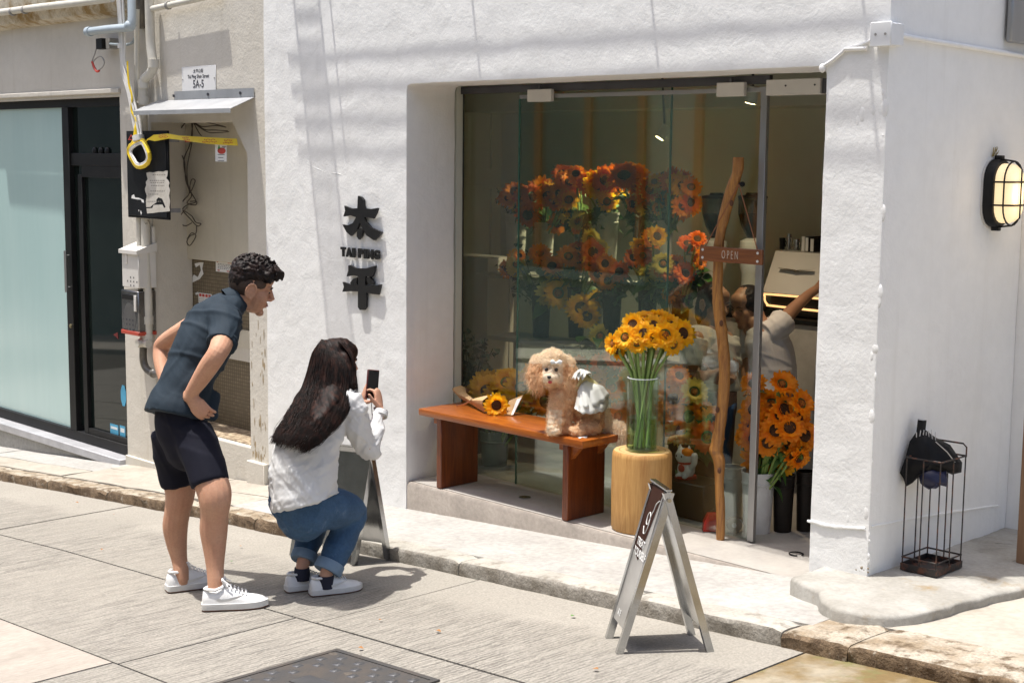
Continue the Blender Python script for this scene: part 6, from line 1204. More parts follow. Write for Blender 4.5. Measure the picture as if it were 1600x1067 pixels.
limb(b, [(300, 690, 7.09, .080), (318, 728, 7.04, .080), (333, 762, 7.00, .084), (336, 782, 6.985, .078), (335, 803, 7.0, .068), (334, 828, 7.02, .0675), (335, 855, 7.02, .056), (336, 885, 7.01, .043), (337, 908, 7.0, .040), (338, 925, 7.0, .040)])      # near leg
limb(b, [(272, 690, 7.24, .080), (276, 725, 7.30, .080), (281, 758, 7.33, .080), (281, 776, 7.335, .073), (277, 800, 7.35, .065), (274, 822, 7.37, .064), (276, 848, 7.38, .053), (280, 872, 7.38, .041), (283, 890, 7.37, .038), (285, 905, 7.37, .038)])      # far leg
body = obj('body', remesh(b, .0037, 3), m_skin, man, sm=None); smooth(body.data, 0); body.data.polygons.foreach_set('use_smooth', [True]*len(body.data.polygons))
hd_m.features(body)
# hair: cropped sides and a thick curly top
b = MB(); hd_m.ell(b, -.028, 0, .018, (.089, .0795, .083)); hd_m.ell(b, .004, 0, .034, (.072, .0785, .060)); fade = remesh(b, .006, 2); 
obj('cropped_sides', fade, m_fade, man, sm=60)
b = MB(); hd_m.ell(b, -.008, 0, .062, (.100, .076, .072)); hd_m.ell(b, -.055, 0, .035, (.066, .077, .075)); rg = random.Random(5)
for i in range(420):
    th = rg.uniform(0, 6.283); ph = math.acos(rg.uniform(-.25, 1)); d_ = Vector((math.sin(ph)*math.cos(th), math.sin(ph)*math.sin(th), math.cos(ph)))
    c0 = Vector((-.008+d_.x*.100, d_.y*.074, .058+d_.z*.066))
    if c0.x > .072 and c0.z < .068: continue
    if c0.z < .050 and c0.x > -.045: continue
    lift = .010+.026*max(0, d_.z)+.014*max(0, d_.x); a0 = rg.uniform(0, 6.28); pts = []
    t1 = d_.orthogonal().normalized(); t2 = d_.cross(t1); cr = rg.uniform(.007, .012)
    for q in range(6): w2 = a0+q*1.15; p_ = c0+d_*(lift*q/5)+(t1*math.cos(w2)+t2*math.sin(w2))*cr; pts.append(hd_m.p(*p_))
    b.tube(pts, [.0078, .0075, .007, .006, .005, .003], 6, True, None, 1., True)
for i in range(26):   # quiff over the forehead
    s0 = rg.uniform(-.05, .05); pts = [hd_m.p(.05, s0, .105), hd_m.p(.085, s0*.95, .112+rg.uniform(-.01, .01)), hd_m.p(.112+rg.uniform(-.008, .008), s0*.9, .098+rg.uniform(-.012, .012)), hd_m.p(.118, s0*.9, .080+rg.uniform(-.01, .01))]
    b.tube(bez(pts, 3), [.010]*7+[.007, .005, .003], 6, True, None, 1., True)
hm = remesh(b, .0042, 1, .4); displace(hm, lambda co, no: co+no*(nz(co, 55, 2)*.004+nz(co, 120, 4)*.002)[:, None]); obj('hair', hm, m_hair, man, sm=80)
# polo shirt
m_polo = mat('navy_pique', (.019, .031, .044), .8, (.015, .025, .036), 14, .3, .7, bump=.25, bscale=420, bdist=.002, fine=.06, spec=.25)
b = MB()
limb(b, [(273, 650, 7.14, (.182, .150)), (278, 630, 7.15, (.180, .145)), (288, 606, 7.16, (.170, .135)), (296, 582, 7.18, (.166, .136)), (312, 550, 7.21, (.176, .142)), (330, 514, 7.25, (.196, .142)), (343, 492, 7.28, (.205, .115)), (354, 479, 7.30, (.175, .085)), (361, 471, 7.305, (.10, .07))], 28, sd, False)
limb(b, [(338, 497, 7.20, .090), (350, 504, 7.10, .086), (352, 518, 7.04, .080), (349, 531, 6.99, .074), (346.5, 538, 6.965, .072)], 16, None, False)
limb(b, [(330, 494, 7.36, .080), (312, 500, 7.43, .070), (298, 514, 7.49, .060)], 14, None, False)
limb(b, [(344, 495, 7.17, .080), (357, 484, 7.24, .076), (366, 476, 7.285, .064)], 14, None, True); limb(b, [(335, 490, 7.38, .07), (352, 476, 7.34, .062)], 14, None, True)
limb(b, [(333, 610, 7.18, .04), (326, 640, 7.16, .05), (322, 655, 7.15, .05)], 12, None, False)
pm = remesh(b, .0075, 5)
down = (J(280, 640, 7.15)-J(345, 490, 7.28)).normalized()
displace(pm, lambda co, no: folds(co, no, [(down, 9, .014), (down*.6+fd*.8, 13, .009), (fd-ZV*.4, 16, .0045), (ZV+sd*.5, 30, .0022)], 3.))
shirt = obj('polo_shirt', pm, m_polo, man, sm=None); shirt.data.polygons.foreach_set('use_smooth', [True]*len(shirt.data.polygons))
ndir = (J(384, 462, 7.325)-J(356, 480, 7.30)).normalized(); nside = sd
def nring(px, py, d, ra, rb, dirv=ndir, n=24): c = J(px, py, d); a_ = (nside-dirv*nside.dot(dirv)).normalized(); b2 = dirv.cross(a_); return [c+a_*(ra*math.cos(2*math.pi*k/n))+b2*(rb*math.sin(2*math.pi*k/n)) for k in range(n)]
obj('collar', MB().loft([nring(360, 474, 7.305, .088, .082), nring(367, 470, 7.31, .080, .076), nring(373, 466, 7.315, .073, .069), nring(375, 464.5, 7.315, .068, .064), nring(372, 467, 7.315, .064, .060)], False, False), m_polo, shirt)
def cuff(pts, r, m, parent, wd=.016):
    p = [J(*q) for q in pts]; d = (p[1]-p[0]).normalized(); obj('cuff', MB().tube([p[1]-d*wd, p[1]-d*wd*.5, p[1]+d*.002, p[1]+d*.003, p[1]-d*wd], [r+.004, r+.005, r+.004, r-.006, r-.008], 22, False), m, parent)
cuff([(350, 520, 7.06), (347, 536.5, 6.99)], .071, m_polo, shirt)
# shorts
m_short = mat('black_shorts', (.005, .0055, .012), .85, (.008, .0085, .018), 8, bump=.15, bscale=300, bdist=.002, spec=.25)
b = MB()
limb(b, [(286, 618, 7.155, (.148, .118)), (284, 640, 7.15, (.150, .122)), (282, 662, 7.16, (.160, .132)), (288, 690, 7.17, (.155, .115))], 20, sd, True)
limb(b, [(299, 676, 7.10, .106), (312, 704, 7.06, .104), (321, 730, 7.03, .098), (328, 757, 7.005, .095)], 18, None, False)
limb(b, [(270, 676, 7.23, .108), (271, 704, 7.27, .104), (275, 730, 7.31, .097), (280, 757, 7.33, .093)], 18, None, False)
smh = remesh(b, .008, 14); displace(smh, lambda co, no: folds(co, no, [(ZV*.5+RTH, 10, .006), (ZV+fd*.4, 12, .006)], 9.)); o = obj('shorts', smh, m_short, man, sm=None); o.data.polygons.foreach_set('use_smooth', [True]*len(o.data.polygons))
a0, a1 = onR(317, 953), onR(416, 946); a0.z = zr(a0.x)+.004; a1.z = zr(a1.x)+.004; sneaker(man, a0, a0+(a1-a0).normalized()*.305)
a0, a1 = onR(261, 925), onR(330, 914); a0.z = zr(a0.x)+.004; a1.z = zr(a1.x)+.004; sneaker(man, a0, a0+(a1-a0).normalized()*.30)
# ------------------------------------------------------------------ WOMAN
PSW = rad(38); fw_ = RTH*math.cos(PSW)+FWH*math.sin(PSW); sw_ = Vector((fw_.y, -fw_.x, 0))
wom = thing('person', 'person with long dark hair in white shirt and jeans squatting with a phone', 'person', onR(500, 925))
b = MB()
hd_w = Head(J(528, 566, 7.31), fw_*.98-ZV*.12, ZV+fw_*.1, .98); hd_w.build(b)
limb(b, [(522, 622, 7.28, .052), (524, 605, 7.28, .05), (527, 588, 7.30, .05)])
limb(b, [(468, 760, 7.10, (.13, .10)), (490, 700, 7.15, (.12, .095)), (510, 650, 7.24, (.14, .09)), (520, 628, 7.28, (.11, .07))], 16, sw_)
limb(b, [(548, 634, 7.17, .05), (562, 670, 7.22, .045), (575, 700, 7.27, .038), (585, 672, 7.36, .033), (592, 650, 7.42, .025), (593.5, 641, 7.44, .023)])
wr = J(593.5, 640, 7.44); hand(b, wr, (J(589, 603, 7.47)-wr), (-RTH*.85+FWH*.35), 1, [(.35, .7, .5), (.4, .75, .5), (.45, .8, .5), (.5, .8, .5)], .92, (.85, .036, .032))
limb(b, [(492, 626, 7.42, .05), (520, 665, 7.55, .042), (545, 660, 7.62, .034), (562, 640, 7.60, .026), (565, 630, 7.58, .023)])
wr = J(566, 629, 7.57); hand(b, wr, (J(575, 602, 7.53)-wr), (RTH*.75+FWH*.2), -1, [(.2, .5, .5), (.25, .5, .5), (.3, .6, .5), (.35, .6, .5)], .92, (1.1, .035, .03))
limb(b, [(480, 792, 7.07, .075), (520, 794, 7.2, .075), (551, 799, 7.35, .06), (538, 832, 7.30, .055), (522, 866, 7.23, .042), (512, 890, 7.195, .034), (508, 908, 7.19, .034)])
limb(b, [(452, 788, 7.22, .07), (478, 790, 7.38, .075), (498, 796, 7.50, .06), (490, 830, 7.42, .052), (479, 862, 7.33, .040), (473, 882, 7.29, .033), (471, 898, 7.28, .034)])
body = obj('body', remesh(b, .0037, 3), m_skin2, wom, sm=None); body.data.polygons.foreach_set('use_smooth', [True]*len(body.data.polygons)); hd_w.features(body)
# shirt
def cloth_mat(name, col, tr):
    m = mat(name, col, .75, tuple(c*.95 for c in col), 9, bump=.2, bscale=350, bdist=.002); t = m.node_tree; bs = t.nodes['Principled BSDF']; out = t.nodes['Material Output']
    tl = N(t, 'BsdfTranslucent'); tl.inputs[0].default_value = rgba(col); mx = N(t, 'MixShader'); mx.inputs[0].default_value = tr; t.links.new(bs.outputs[0], mx.inputs[1]); t.links.new(tl.outputs[0], mx.inputs[2]); t.links.new(mx.outputs[0], out.inputs[0]); return m
m_wshirt = cloth_mat('white_cotton', (.78, .78, .77), .18)
b = MB()
limb(b, [(478, 786, 7.10, (.205, .175)), (472, 760, 7.10, (.20, .17)), (472, 732, 7.10, (.20, .168)), (482, 698, 7.14, (.185, .155)), (500, 662, 7.22, (.168, .108)), (514, 638, 7.275, (.165, .072)), (521, 624, 7.295, (.10, .055))], 28, sw_, False)
limb(b, [(535, 630, 7.20, .08), (549, 637, 7.17, .076), (562, 668, 7.21, .072), (574, 698, 7.27, .066), (580, 703, 7.30, .062)], 16, None, True)
limb(b, [(577, 703, 7.27, .066), (584, 685, 7.31, .062), (588, 668, 7.355, .056), (592, 653, 7.405, .044), (594.5, 644, 7.428, .038)], 16, None, False)
limb(b, [(500, 630, 7.36, .08), (505, 650, 7.46, .07), (520, 668, 7.55, .06), (545, 661, 7.61, .05), (560, 642, 7.60, .036)], 14, None, False)
wmsh = remesh(b, .0075, 3); wd_ = (J(475, 770, 7.1)-J(515, 640, 7.25)).normalized()
displace(wmsh, lambda co, no: folds(co, no, [(wd_*.35+RTH, 9, .016), (RTH+ZV*.7, 15, .010), (wd_+fw_*.5, 9, .008), (RTH*.4-ZV, 30, .005), (RTH-ZV*.8, 38, .0035), (RTH+ZV*.9, 27, .005)], 21.))
shirt = obj('shirt', wmsh, m_wshirt, wom, sm=None); shirt.data.polygons.foreach_set('use_smooth', [True]*len(shirt.data.polygons))
cuff([(592, 656, 7.405), (595, 643.5, 7.432)], .034, m_wshirt, shirt, .025)
# jeans
m_jean = mat('blue_denim', (.045, .105, .20), .85, (.030, .075, .15), 7, .35, .65, bump=.3, bscale=380, bdist=.002, fine=.12, col3=(.16, .24, .34), s3=6, lo3=.58, hi3=.75)
m_jeanc = mat('denim_inside', (.20, .29, .40), .85, (.16, .24, .34), 12, bump=.2, bscale=300)
b = MB()
limb(b, [(468, 772, 7.12, (.165, .145)), (472, 792, 7.12, (.172, .135))], 18, sw_)
limb(b, [(476, 788, 7.05, .115), (505, 793, 7.14, .112), (535, 795, 7.27, .098), (549, 801, 7.34, .080), (543, 822, 7.31, .078), (531, 850, 7.265, .074), (519, 876, 7.22, .068), (512, 890, 7.20, .064)], 16, None, False, 4)
limb(b, [(448, 780, 7.22, .112), (474, 788, 7.36, .105), (492, 795, 7.48, .078), (490, 818, 7.45, .074), (484, 843, 7.38, .068), (478, 862, 7.33, .062), (475, 872, 7.31, .060)], 16, None, False, 4)
jm = remesh(b, .0075, 3); displace(jm, lambda co, no: folds(co, no, [(ZV+RTH*.5, 16, .006), (ZV-RTH*.6, 13, .006), (RTH+ZV*.2, 22, .003)], 31.)); jn = obj('jeans', jm, m_jean, wom, sm=None); jn.data.polygons.foreach_set('use_smooth', [True]*len(jn.data.polygons))
def roll(p0, p1, r, wd): p0, p1 = J(*p0), J(*p1); d = (p1-p0).normalized(); obj('rolled_cuff', MB().tube([p1-d*wd, p1-d*wd*.95, p1-d*.01, p1, p1-d*.004, p1-d*wd*.6], [r+.001, r+.007, r+.009, r+.003, r-.006, r-.007], 22, False), m_jeanc, jn)
roll((519, 876, 7.22), (510.5, 893, 7.197), .065, .055); roll((478, 862, 7.33), (473.5, 876, 7.305), .060, .048)
m_sock = mat('navy_sock', (.02, .022, .04), .9)
for q in ((509.5, 902, 7.19), (472, 890, 7.283)): c = J(*q); obj('sock', MB().tube([c-Vector((0, 0, .05)), c-Vector((0, 0, .0)), c+Vector((0, 0, .012))], [.041, .0395, .038], 16), m_sock, wom)
a0, a1 = onR(485, 931), onR(555, 921); a0.z = zr(a0.x)+.004; a1.z = zr(a1.x)+.004; sneaker(wom, a0, a0+(a1-a0).normalized()*.262)
a0, a1 = onR(447, 925), onR(512, 915); a0.z = zr(a0.x)+.004; a1.z = zr(a1.x)+.004; sneaker(wom, a0, a0+(a1-a0).normalized()*.262)
obj('bracelet', MB().tube([J(594.5, 640, 7.437)+RTH*(.031*math.cos(k*math.pi/9))+FWH*(.028*math.sin(k*math.pi/9))-RTH*.0+ZV*(-.008*math.cos(k*math.pi/9)) for k in range(19)], .006, 7), mat('maroon_beads', (.05, .012, .010), .4), wom)
# long hair: a full volume plus many separate strands
m_lhair = mat('long_dark_hair', (.007, .004, .0035), .6, (.036, .0135, .009), 40, .45, .66, spec=.18, bump=.4, bscale=90, bdist=.004, stretch=(1, 1, .12))
b = MB(); hd_w.ell(b, -.018, 0, .028, (.108, .092, .100)); hd_w.ell(b, .006, 0, .050, (.098, .088, .078)); hd_w.ell(b, -.05, 0, -.03, (.092, .100, .11))
limb(b, [(522, 575, 7.30, (.094, .088)), (514, 605, 7.245, (.112, .086)), (502, 632, 7.152, (.137, .076)), (486, 655, 7.050, (.139, .055)), (469, 674, 6.975, (.115, .033)), (461, 683, 6.945, (.06, .014))], 20, sw_, True)
limb(b, [(544, 560, 7.23, (.024, .042)), (548, 588, 7.20, (.020, .034)), (549, 606, 7.18, (.012, .02))], 12, sw_)
hvm = remesh(b, .006, 4); displace(hvm, lambda co, no: folds(co, no, [(RTH+ZV*.75, 34, .0045), (RTH+ZV*.6, 90, .002)], 5.)); hv = obj('hair', hvm, m_lhair, wom, sm=None); hv.data.polygons.foreach_set('use_smooth', [True]*len(hv.data.polygons))
rg = random.Random(11); b = MB()
spine = [(524, 536, 7.30, .02, .075), (520, 560, 7.28, .105, .09), (514, 605, 7.24, .135, .098), (502, 634, 7.15, .162, .088), (486, 658, 7.04, .168, .068), (466, 681, 6.945, .155, .045), (452, 695, 6.905, .13, .03)]
for i in range(2400):
    a_ = rg.uniform(-1.0, math.pi+.35); wob = rg.uniform(-.1, .1); L_ = rg.uniform(.8, 1.); pts = []
    for k, (x, y, d, ra, rb) in enumerate(spine):
        aa = a_+wob*k*.4+.08*math.sin(k*1.3+i); c = J(x, y, d); back = (-fw_*.8+ZV*.25).normalized()
        kk_ = 1.05+.05*math.sin(i*7.7); pts.append(c+sw_*(ra*kk_*math.cos(aa))+back*(rb*kk_*math.sin(aa))+Vector((rg.uniform(-1, 1), rg.uniform(-1, 1), rg.uniform(-1, 1)))*.0035*k)
    n_ = 5 if L_ < .9 else 7
    cv = bez(pts[:n_], 4); rr = [.0015*(1-.75*(q/len(cv))**3) for q in range(len(cv))]; b.tube(cv, rr, 4, True, None, .6)
for i in range(260):
    x0 = 548+rg.uniform(-6, 6); dz = rg.uniform(-.05, .04); pts = [J(534+rg.uniform(-6, 6), 534, 7.27+dz), J(549+rg.uniform(-2, 2), 556, 7.24+dz), J(555+rg.uniform(-5, 2), 585, 7.22+dz), J(556+rg.uniform(-9, 4), 604+rg.uniform(-4, 10), 7.19+dz)]
    cv = bez(pts, 4); b.tube(cv, [.0014*(1-.7*(q/len(cv))**2) for q in range(len(cv))], 4, True, None, .6)
o = obj('hair_strands', b, m_lhair, hv, sm=None); o['kind'] = 'stuff'; o.data.polygons.foreach_set('use_smooth', [True]*len(o.data.polygons))
# phone
ph = thing('smartphone', 'black smartphone held up in the squatting person’s hands', 'phone', J(581, 622, 7.49))
pc = [J(575, 577, 7.475), J(592, 578.5, 7.52), J(588.5, 623, 7.50), J(571.5, 622.5, 7.455)]; c = sum(pc, Vector())/4; ex = (pc[1]-pc[0]).normalized(); ez = (pc[0]-pc[3]).normalized(); ey = ex.cross(ez); Rm = Matrix((ex, ey, ez)).transposed()
w1, h1 = .074, .150
obj('case', MB().box(c, (w1, .010, h1), Rm, .0045, 3), mat('dark_red_case', (.10, .012, .012), .45), ph); tow = -1 if ey.dot(c-CAM) > 0 else 1
obj('screen', MB().box(c+ey*(tow*.0056), (w1-.008, .002, h1-.008), Rm, .0008), mat('phone_glass', (.004, .004, .005), .06, spec=.8), ph)
obj('strap', MB().tube(bez([J(580.5, 627, 7.49), J(581, 640, 7.485), J(582, 655, 7.48)], 5), .002, 5), mat('strap_cord', (.04, .03, .03), .8), ph)
# ------------------------------------------------------------------ DOG
DG = 8.02
dog = thing('dog', 'apricot poodle in a white dress sitting on the bench', 'dog', onZ(895, 672, BZ))
m_fur = mat('apricot_fur', (.90, .64, .40), .95, (.82, .52, .29), 14, .3, .7, bump=.9, bscale=90, bdist=.012, fine=.12)
m_furl = mat('cream_fur', (.97, .87, .70), .95, (.93, .76, .55), 14, .3, .7, bump=.9, bscale=90, bdist=.012, fine=.12)
translucent(m_fur, .35); translucent(m_furl, .4)
def E(b, x, y, d, rx, ry=None, rz=None): ry = ry or rx; rz = rz or rx; b.ell(J(x, y, DG+d), (rx, rz, ry), 16, 10, Matrix((RTH, FWH, ZV)).transposed())
b = MB()
E(b, 925, 655, .04, .095, .085, .085); E(b, 912, 630, .02, .085, .095, .08); E(b, 893, 612, 0., .078, .095, .075); E(b, 880, 622, -.03, .062, .085, .06); E(b, 918, 668, -.05, .075, .045, .06)
limb(b, [(872, 622, DG-.07, .045), (869, 645, DG-.085, .042), (868, 662, DG-.09, .044), (866, 668, DG-.10, .040)]); limb(b, [(884, 625, DG-.02, .045), (882, 650, DG-.03, .040), (881, 667, DG-.04, .038)])
E(b, 866, 671, -.11, .04, .024, .045); E(b, 880, 671, -.055, .036, .022, .04); E(b, 902, 673, -.10, .05, .025, .04)
limb(b, [(884, 605, DG-.02, .068), (872, 590, DG-.04, .066)])
E(b, 863, 570, -.05, .080, .080, .074); E(b, 860, 588, -.10, .055, .04, .05); E(b, 858, 591, -.135, .033, .026, .03)
limb(b, [(842, 566, DG-.03, .036), (838, 585, DG-.03, .042), (840, 600, DG-.03, .034)]); limb(b, [(886, 568, DG-.03, .036), (889, 590, DG-.04, .044), (888, 606, DG-.045, .036)])
E(b, 858, 599, -.12, .022, .018, .022)
limb(b, [(938, 665, DG+.05, .04), (955, 668, DG+.03, .032), (968, 672, DG+.0, .036), (978, 682, DG-.02, .036), (982, 690, DG-.03, .028)])
dm = remesh(b, .007, 2); dm2 = displace(dm, lambda co, no: co+no*(np.abs(nz(co, 34, 1))*.018+nz(co, 80, 5)*.006)[:, None])
n_v = len(dm.vertices); dco = np.empty(n_v*3, np.float32); dm.vertices.foreach_get('co', dco); dco = dco.reshape(-1, 3).astype(float); dno = np.empty(n_v*3, np.float32); dm.vertices.foreach_get('normal', dno); dno = dno.reshape(-1, 3).astype(float)
fc = np.empty(len(dm.polygons)*3, np.float32); dm.polygons.foreach_get('center', fc); fc = fc.reshape(-1, 3)
def _pp(c): d = Vector(c)-CAM; z = d.dot(FW); return 800+F_PX*d.dot(RT)/z, 533.5-F_PX*d.dot(UP)/z
dm.polygons.foreach_set('material_index', [0 if (q[0] < 848 and q[1] > 568) or (880 < q[0] < 905 and q[1] > 574) else 1 if (q[1] < 598 and q[0] < 898) or q[0] > 945 or (q[0] < 878 and q[1] > 640) else 0 for q in (_pp(c) for c in fc)])
dbody = obj('body', dm, [m_fur, m_furl], dog, sm=None); dbody.data.polygons.foreach_set('use_smooth', [True]*len(dbody.data.polygons))
eyeL, eyeR, nose_ = J(853.5, 577, DG-.128), J(869, 577.5, DG-.128), J(858, 589, DG-.170)
def strands(idx, cnt, L0, L1, wdt, name, m, droop, seed):
    r = np.random.default_rng(seed); ii = r.choice(idx, cnt); p = dco[ii]+r.normal(0, .002, (cnt, 3)); n = dno[ii]+r.normal(0, .45, (cnt, 3)); n /= np.linalg.norm(n, axis=1)[:, None]
    t = np.cross(n, r.normal(0, 1, (cnt, 3))); t /= np.linalg.norm(t, axis=1)[:, None]; bt = np.cross(n, t); L_ = r.uniform(L0, L1, cnt)[:, None]; ph_ = r.uniform(0, 6.28, cnt)[:, None]; rows = []
    for k in range(6):
        u = k/5; ang = ph_+u*6.; c = p+n*L_*u*(1-.35*u)+(t*np.cos(ang)+bt*np.sin(ang))*(.0055*u**.6); c[:, 2] -= (droop*L_*u*u)[:, 0]; w2 = wdt*(1-.8*u); rows.append((c-t*w2, c+t*w2))
    vs = np.stack([q for pr in rows for q in pr], 1).reshape(-1, 3); base = np.arange(cnt)[:, None]*12; fs = np.concatenate([np.concatenate([base+2*k, base+2*k+1, base+2*k+3, base+2*k+2], 1) for k in range(5)])
    vs[:, 2] = np.maximum(vs[:, 2], np.where(vs[:, 2] > BZ-.02, BZ+.002, vs[:, 2]))
    me = bpy.data.meshes.new(name); me.from_pydata(vs.tolist(), [], fs.tolist()); o = obj(name, me, m, dbody, sm=None); o['kind'] = 'stuff'; return o
def keepmask():
    k = np.ones(n_v, bool)
    for c, r_ in ((eyeL, .019), (eyeR, .019), (nose_, .026), (J(859, 596, DG-.16), .015)): k &= np.linalg.norm(dco-np.array(c), axis=1) > r_
    return k
km = keepmask(); pxy = np.array([((Vector(c)-CAM).dot(RT)/(Vector(c)-CAM).dot(FW), (Vector(c)-CAM).dot(UP)/(Vector(c)-CAM).dot(FW)) for c in dco]); pyx = 533.5-pxy[:, 1]*F_PX; pxx = 800+pxy[:, 0]*F_PX
facem = (pxx > 846) & (pxx < 880) & (pyx > 570) & (pyx < 602); earm = ((pxx < 848) | (pxx > 879)) & (pyx > 568) & (pyx < 612) & (pxx < 900)
hi = np.where(km & (pyx < 592) & (pxx < 900) & ~facem & ~earm)[0]; lo_ = np.where(km & ((pyx >= 600) | (pxx >= 900)) & ~earm)[0]
strands(np.where(km & facem)[0], 500, .006, .012, .001, 'face_fur', m_furl, .4, 8); strands(np.where(earm)[0], 1500, .022, .040, .0012, 'ear_fur', m_fur, .9, 9)
tailm = np.where(pxx > 942)[0]; topm = np.where(km & (pyx < 566) & (pxx < 900))[0]
strands(hi, 4200, .012, .026, .0011, 'head_fur', m_furl, .2, 1); strands(lo_, 6000, .012, .028, .0011, 'body_fur', m_fur, .35, 2); strands(tailm, 2200, .03, .055, .0013, 'tail_fur', m_furl, .6, 3); strands(topm, 1500, .014, .024, .001, 'crown_fur', m_furl, .0, 4)
for c in (eyeL, eyeR): obj('eye', MB().ell(c-FWH*.004, (.0105, .0105, .0105), 12, 8), m_eye, dog)
obj('nose', MB().ell(nose_-FWH*.006, (.013, .010, .010), 12, 8), m_eye, dog); obj('tongue', MB().ell(J(859.5, 597, DG-.166), (.011, .012, .009), 10, 6), mat('tongue_red', (.62, .07, .06), .35), dog)
# bow on the head, dress
m_dress = cloth_mat('white_organza', (.80, .80, .76), .3); m_butter = cloth_mat('butter_satin', (.75, .66, .34), .2)
bc = J(869, 567, DG-.145); b = MB()
for q in (-1, 1): b.tube([bc, bc+RTH*(q*.018)+ZV*.006, bc+RTH*(q*.03)+ZV*(.002)], [.004, .013, .010], 8, True, ZV, .4)
b.ell(bc-FWH*.004, (.007, .007, .007), 8, 6); obj('hair_bow', b, m_paper, dog)
def pfan(rows, m, name, thick=.002, noise_=.006, seed=0):
    R = []
    for k, row in enumerate(rows):
        ctrl = [J(x, y, DG+d) for x, y, d in row]; cv = bez(ctrl, 7); R.append([p+Vector((0, 0, 0)) for p in cv])
    n = len(R[0]); fine = []
    for i in range(len(R)-1):
        for s in range(4):
            u = s/4; fine.append([R[i][j].lerp(R[i+1][j], u) for j in range(n)])
    fine.append(R[-1]); tot = len(fine)
    for i, rr2 in enumerate(fine):
        for j in range(n): amp = noise_*(i/tot)**1.2; rr2[j] = rr2[j]+(-FWH*math.sin(j*1.15+seed)+ZV*.25*math.sin(j*1.9+i*.4))*amp
    b = MB().loft(fine, False, False, False); o = obj(name, b, m, dress, sm=None); o.data.polygons.foreach_set('use_smooth', [True]*len(o.data.polygons)); md = o.modifiers.new('thickness', 'SOLIDIFY'); md.thickness = thick; return o
dress = obj('dress_bodice', remesh((lambda bb: (limb(bb, [(893, 596, DG-.0, (.082, .080)), (903, 606, DG+.02, (.098, .092)), (913, 618, DG+.03, (.106, .104))], 20, FWH, False), bb)[1])(MB()), .007, 2), m_butter, dog, sm=60)
pfan([[(899, 630, -.085), (903, 612, -.108), (910, 598, -.09), (920, 594, -.02), (926, 598, .06)], [(897, 638, -.115), (906, 632, -.150), (920, 618, -.13), (936, 606, -.04), (940, 606, .08)], [(898, 637, -.135), (910, 646, -.175), (932, 645, -.15), (949, 637, -.05), (951, 615, .10)]], m_dress, 'skirt', .002, .012)
pfan([[(902, 612, -.108), (908, 600, -.10), (916, 595, -.05), (925, 597, .03), (928, 600, .08)], [(905, 625, -.14), (918, 614, -.13), (932, 604, -.07), (942, 603, .02), (944, 608, .10)], [(906, 636, -.16), (922, 636, -.16), (942, 628, -.09), (952, 617, .01), (952, 618, .11)]], m_dress, 'overskirt', .002, .010, 2.)
for k in range(3): pfan([[(893+k*5, 592-k*2, -.10), (898+k*6, 582, -.09), (905+k*5, 580, -.03), (908+k*4, 583, .05)], [(896+k*6, 590-k, -.13), (903+k*6, 578+k, -.12), (912+k*5, 577+k*2, -.03), (914+k*4, 583+k, .07)], [(898+k*6, 594, -.14), (906+k*6, 580+k*2, -.13), (917+k*4, 580+k*2, -.03), (918+k*3, 586, .08)]], m_dress, 'ruffle', .002, .010, k*2.)
obj('collar_band', MB().tube([J(887+9*math.cos(k*math.pi/8), 600+5*math.cos(k*math.pi/8), DG-.0)+FWH*(.085*math.sin(k*math.pi/8)) for k in range(17)], .008, 7), mat('brown_collar', (.16, .06, .03), .6), dog)
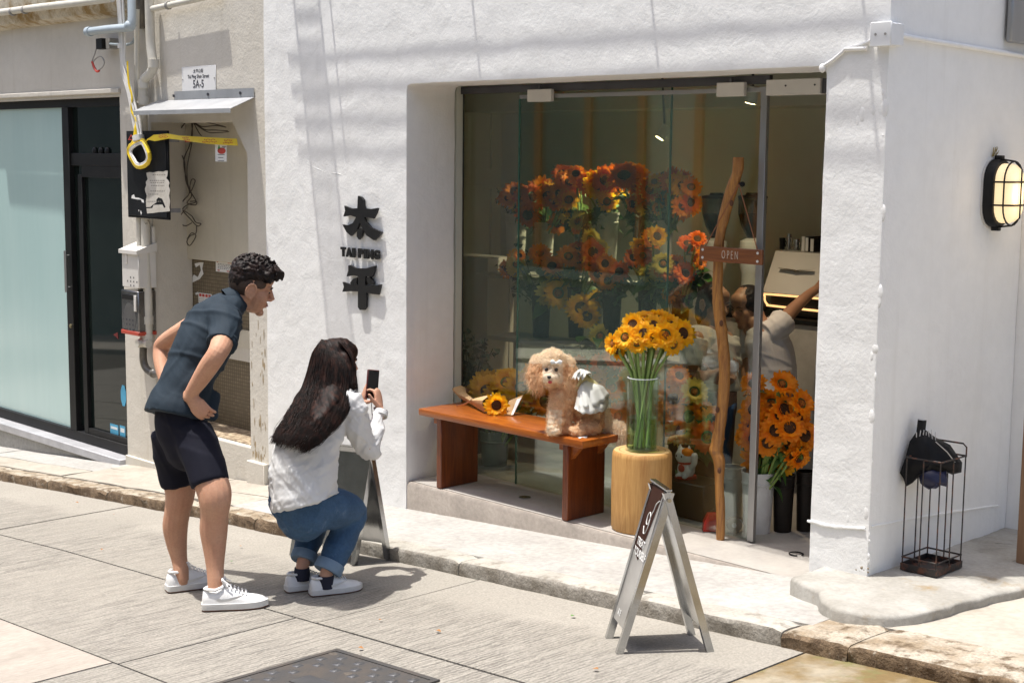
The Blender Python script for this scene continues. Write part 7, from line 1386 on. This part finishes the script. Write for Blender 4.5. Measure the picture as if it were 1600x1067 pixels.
# ------------------------------------------------------------------ PEOPLE INSIDE THE SHOP
def shopper(label, DB, torso, arms, headc, hf, shirtm, skinm, sdv, legs, hairk):
    t = thing('person', label, 'person', Vector((J(*legs[0][-1][:3]).x, J(*legs[0][-1][:3]).y, .0)))
    b = MB(); h = Head(headc, hf, ZV, 1.); h.build(b); limb(b, torso[-1:]+[(torso[-1][0]+headc_px(headc)[0]-headc_px(headc)[0], torso[-1][1]-14, torso[-1][2], .05)]); limb(b, [(x, y, d, (a*.85, c*.85)) for x, y, d, (a, c) in torso], 14, sdv)
    b.tube([J(*torso[-1][:3]), h.p(-.02, 0, -.07)], [.055, .05], 10, True, None, 1., True)
    for a in arms:
        limb(b, a); w0, w1 = J(*a[-1][:3]), J(*a[-2][:3]); hand(b, w0, (w0-w1), -FWH*.5+ZV*.3, 1, [.4, .4, .45, .5])
    for l in legs: limb(b, l)
    bd = obj('body', remesh(b, .008, 3), skinm, t, sm=None); bd.data.polygons.foreach_set('use_smooth', [True]*len(bd.data.polygons)); h.features(bd)
    b = MB(); limb(b, torso, 20, sdv, False)
    for a in arms: limb(b, [(x, y, d, r+.032) for x, y, d, r in a[:2]]+[(a[1][0]*.65+a[2][0]*.35, a[1][1]*.65+a[2][1]*.35, a[1][2]*.65+a[2][2]*.35, a[1][3]+.04)], 14, None, False)
    me = remesh(b, .009, 3); displace(me, lambda co, no: folds(co, no, [(RTH+ZV*.4, 12, .008), (ZV+RTH*.3, 14, .005)], DB)); o = obj('t_shirt', me, shirtm, t, sm=None); o.data.polygons.foreach_set('use_smooth', [True]*len(o.data.polygons))
    b = MB(); h.ell(b, -.022, 0, .03, (.10, .088, .094)); h.ell(b, -.045, 0, -.03*hairk, (.075, .085, .10*hairk)); hm_ = remesh(b, .007, 2); displace(hm_, lambda co, no: co+no*(nz(co, 60, 2)*.004)[:, None]); obj('hair', hm_, m_hair, t, sm=60)
    b = MB()
    for l in legs: limb(b, [(x, y, d, r+.018) for x, y, d, r in l], 14, None, False)
    limb(b, [(torso[0][0], torso[0][1]-8, torso[0][2], (.15, .12)), (torso[0][0], torso[0][1]+25, torso[0][2], (.15, .12))], 14, sdv); obj('trousers', remesh(b, .01, 2), m_short, t, sm=60)
    for l in legs: p = J(*l[-1][:3]); obj('shoe', MB().loft([[Vector((p.x+.04*math.cos(a)+FWH.x*q, p.y+.04*math.sin(a)+FWH.y*q, .004+zz)) for a in [k*math.pi/6 for k in range(12)]] for q, zz in ((.03, 0), (.03, .05), (.0, .09))]), m_sneak, t)
def headc_px(c): d = c-CAM; z = d.dot(FW); return (800+F_PX*d.dot(RT)/z, 533.5-F_PX*d.dot(UP)/z)
m_teew = mat('white_tee', (.62, .60, .60), .85, var=.04, bump=.15, bscale=200); m_teeb = mat('grey_white_tee', (.52, .50, .46), .85, var=.05, bump=.15, bscale=200)
fy = lambda x, D: (onZ(x, 800, 0), D)
def foot_y(x, D):      # pixel row where the shop floor lies at that column and depth
    d0 = ray(x, 700); lo, hi_ = 500., 1100.
    for _ in range(40):
        m_ = (lo+hi_)/2
        if at(x, m_, D).z > .09: lo = m_
        else: hi_ = m_
    return m_
D1 = 8.75
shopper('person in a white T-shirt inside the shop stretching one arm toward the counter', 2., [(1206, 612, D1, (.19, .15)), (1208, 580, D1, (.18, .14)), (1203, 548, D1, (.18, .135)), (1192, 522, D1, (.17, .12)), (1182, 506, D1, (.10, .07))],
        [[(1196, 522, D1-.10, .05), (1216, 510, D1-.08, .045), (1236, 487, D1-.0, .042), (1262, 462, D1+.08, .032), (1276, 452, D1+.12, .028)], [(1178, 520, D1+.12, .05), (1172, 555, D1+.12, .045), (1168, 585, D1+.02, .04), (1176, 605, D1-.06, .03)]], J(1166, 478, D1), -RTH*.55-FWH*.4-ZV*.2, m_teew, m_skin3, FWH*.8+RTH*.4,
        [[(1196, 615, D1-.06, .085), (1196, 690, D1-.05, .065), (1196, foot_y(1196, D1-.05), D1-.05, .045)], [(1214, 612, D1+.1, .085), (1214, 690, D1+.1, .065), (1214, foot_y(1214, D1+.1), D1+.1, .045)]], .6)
D2 = 8.55
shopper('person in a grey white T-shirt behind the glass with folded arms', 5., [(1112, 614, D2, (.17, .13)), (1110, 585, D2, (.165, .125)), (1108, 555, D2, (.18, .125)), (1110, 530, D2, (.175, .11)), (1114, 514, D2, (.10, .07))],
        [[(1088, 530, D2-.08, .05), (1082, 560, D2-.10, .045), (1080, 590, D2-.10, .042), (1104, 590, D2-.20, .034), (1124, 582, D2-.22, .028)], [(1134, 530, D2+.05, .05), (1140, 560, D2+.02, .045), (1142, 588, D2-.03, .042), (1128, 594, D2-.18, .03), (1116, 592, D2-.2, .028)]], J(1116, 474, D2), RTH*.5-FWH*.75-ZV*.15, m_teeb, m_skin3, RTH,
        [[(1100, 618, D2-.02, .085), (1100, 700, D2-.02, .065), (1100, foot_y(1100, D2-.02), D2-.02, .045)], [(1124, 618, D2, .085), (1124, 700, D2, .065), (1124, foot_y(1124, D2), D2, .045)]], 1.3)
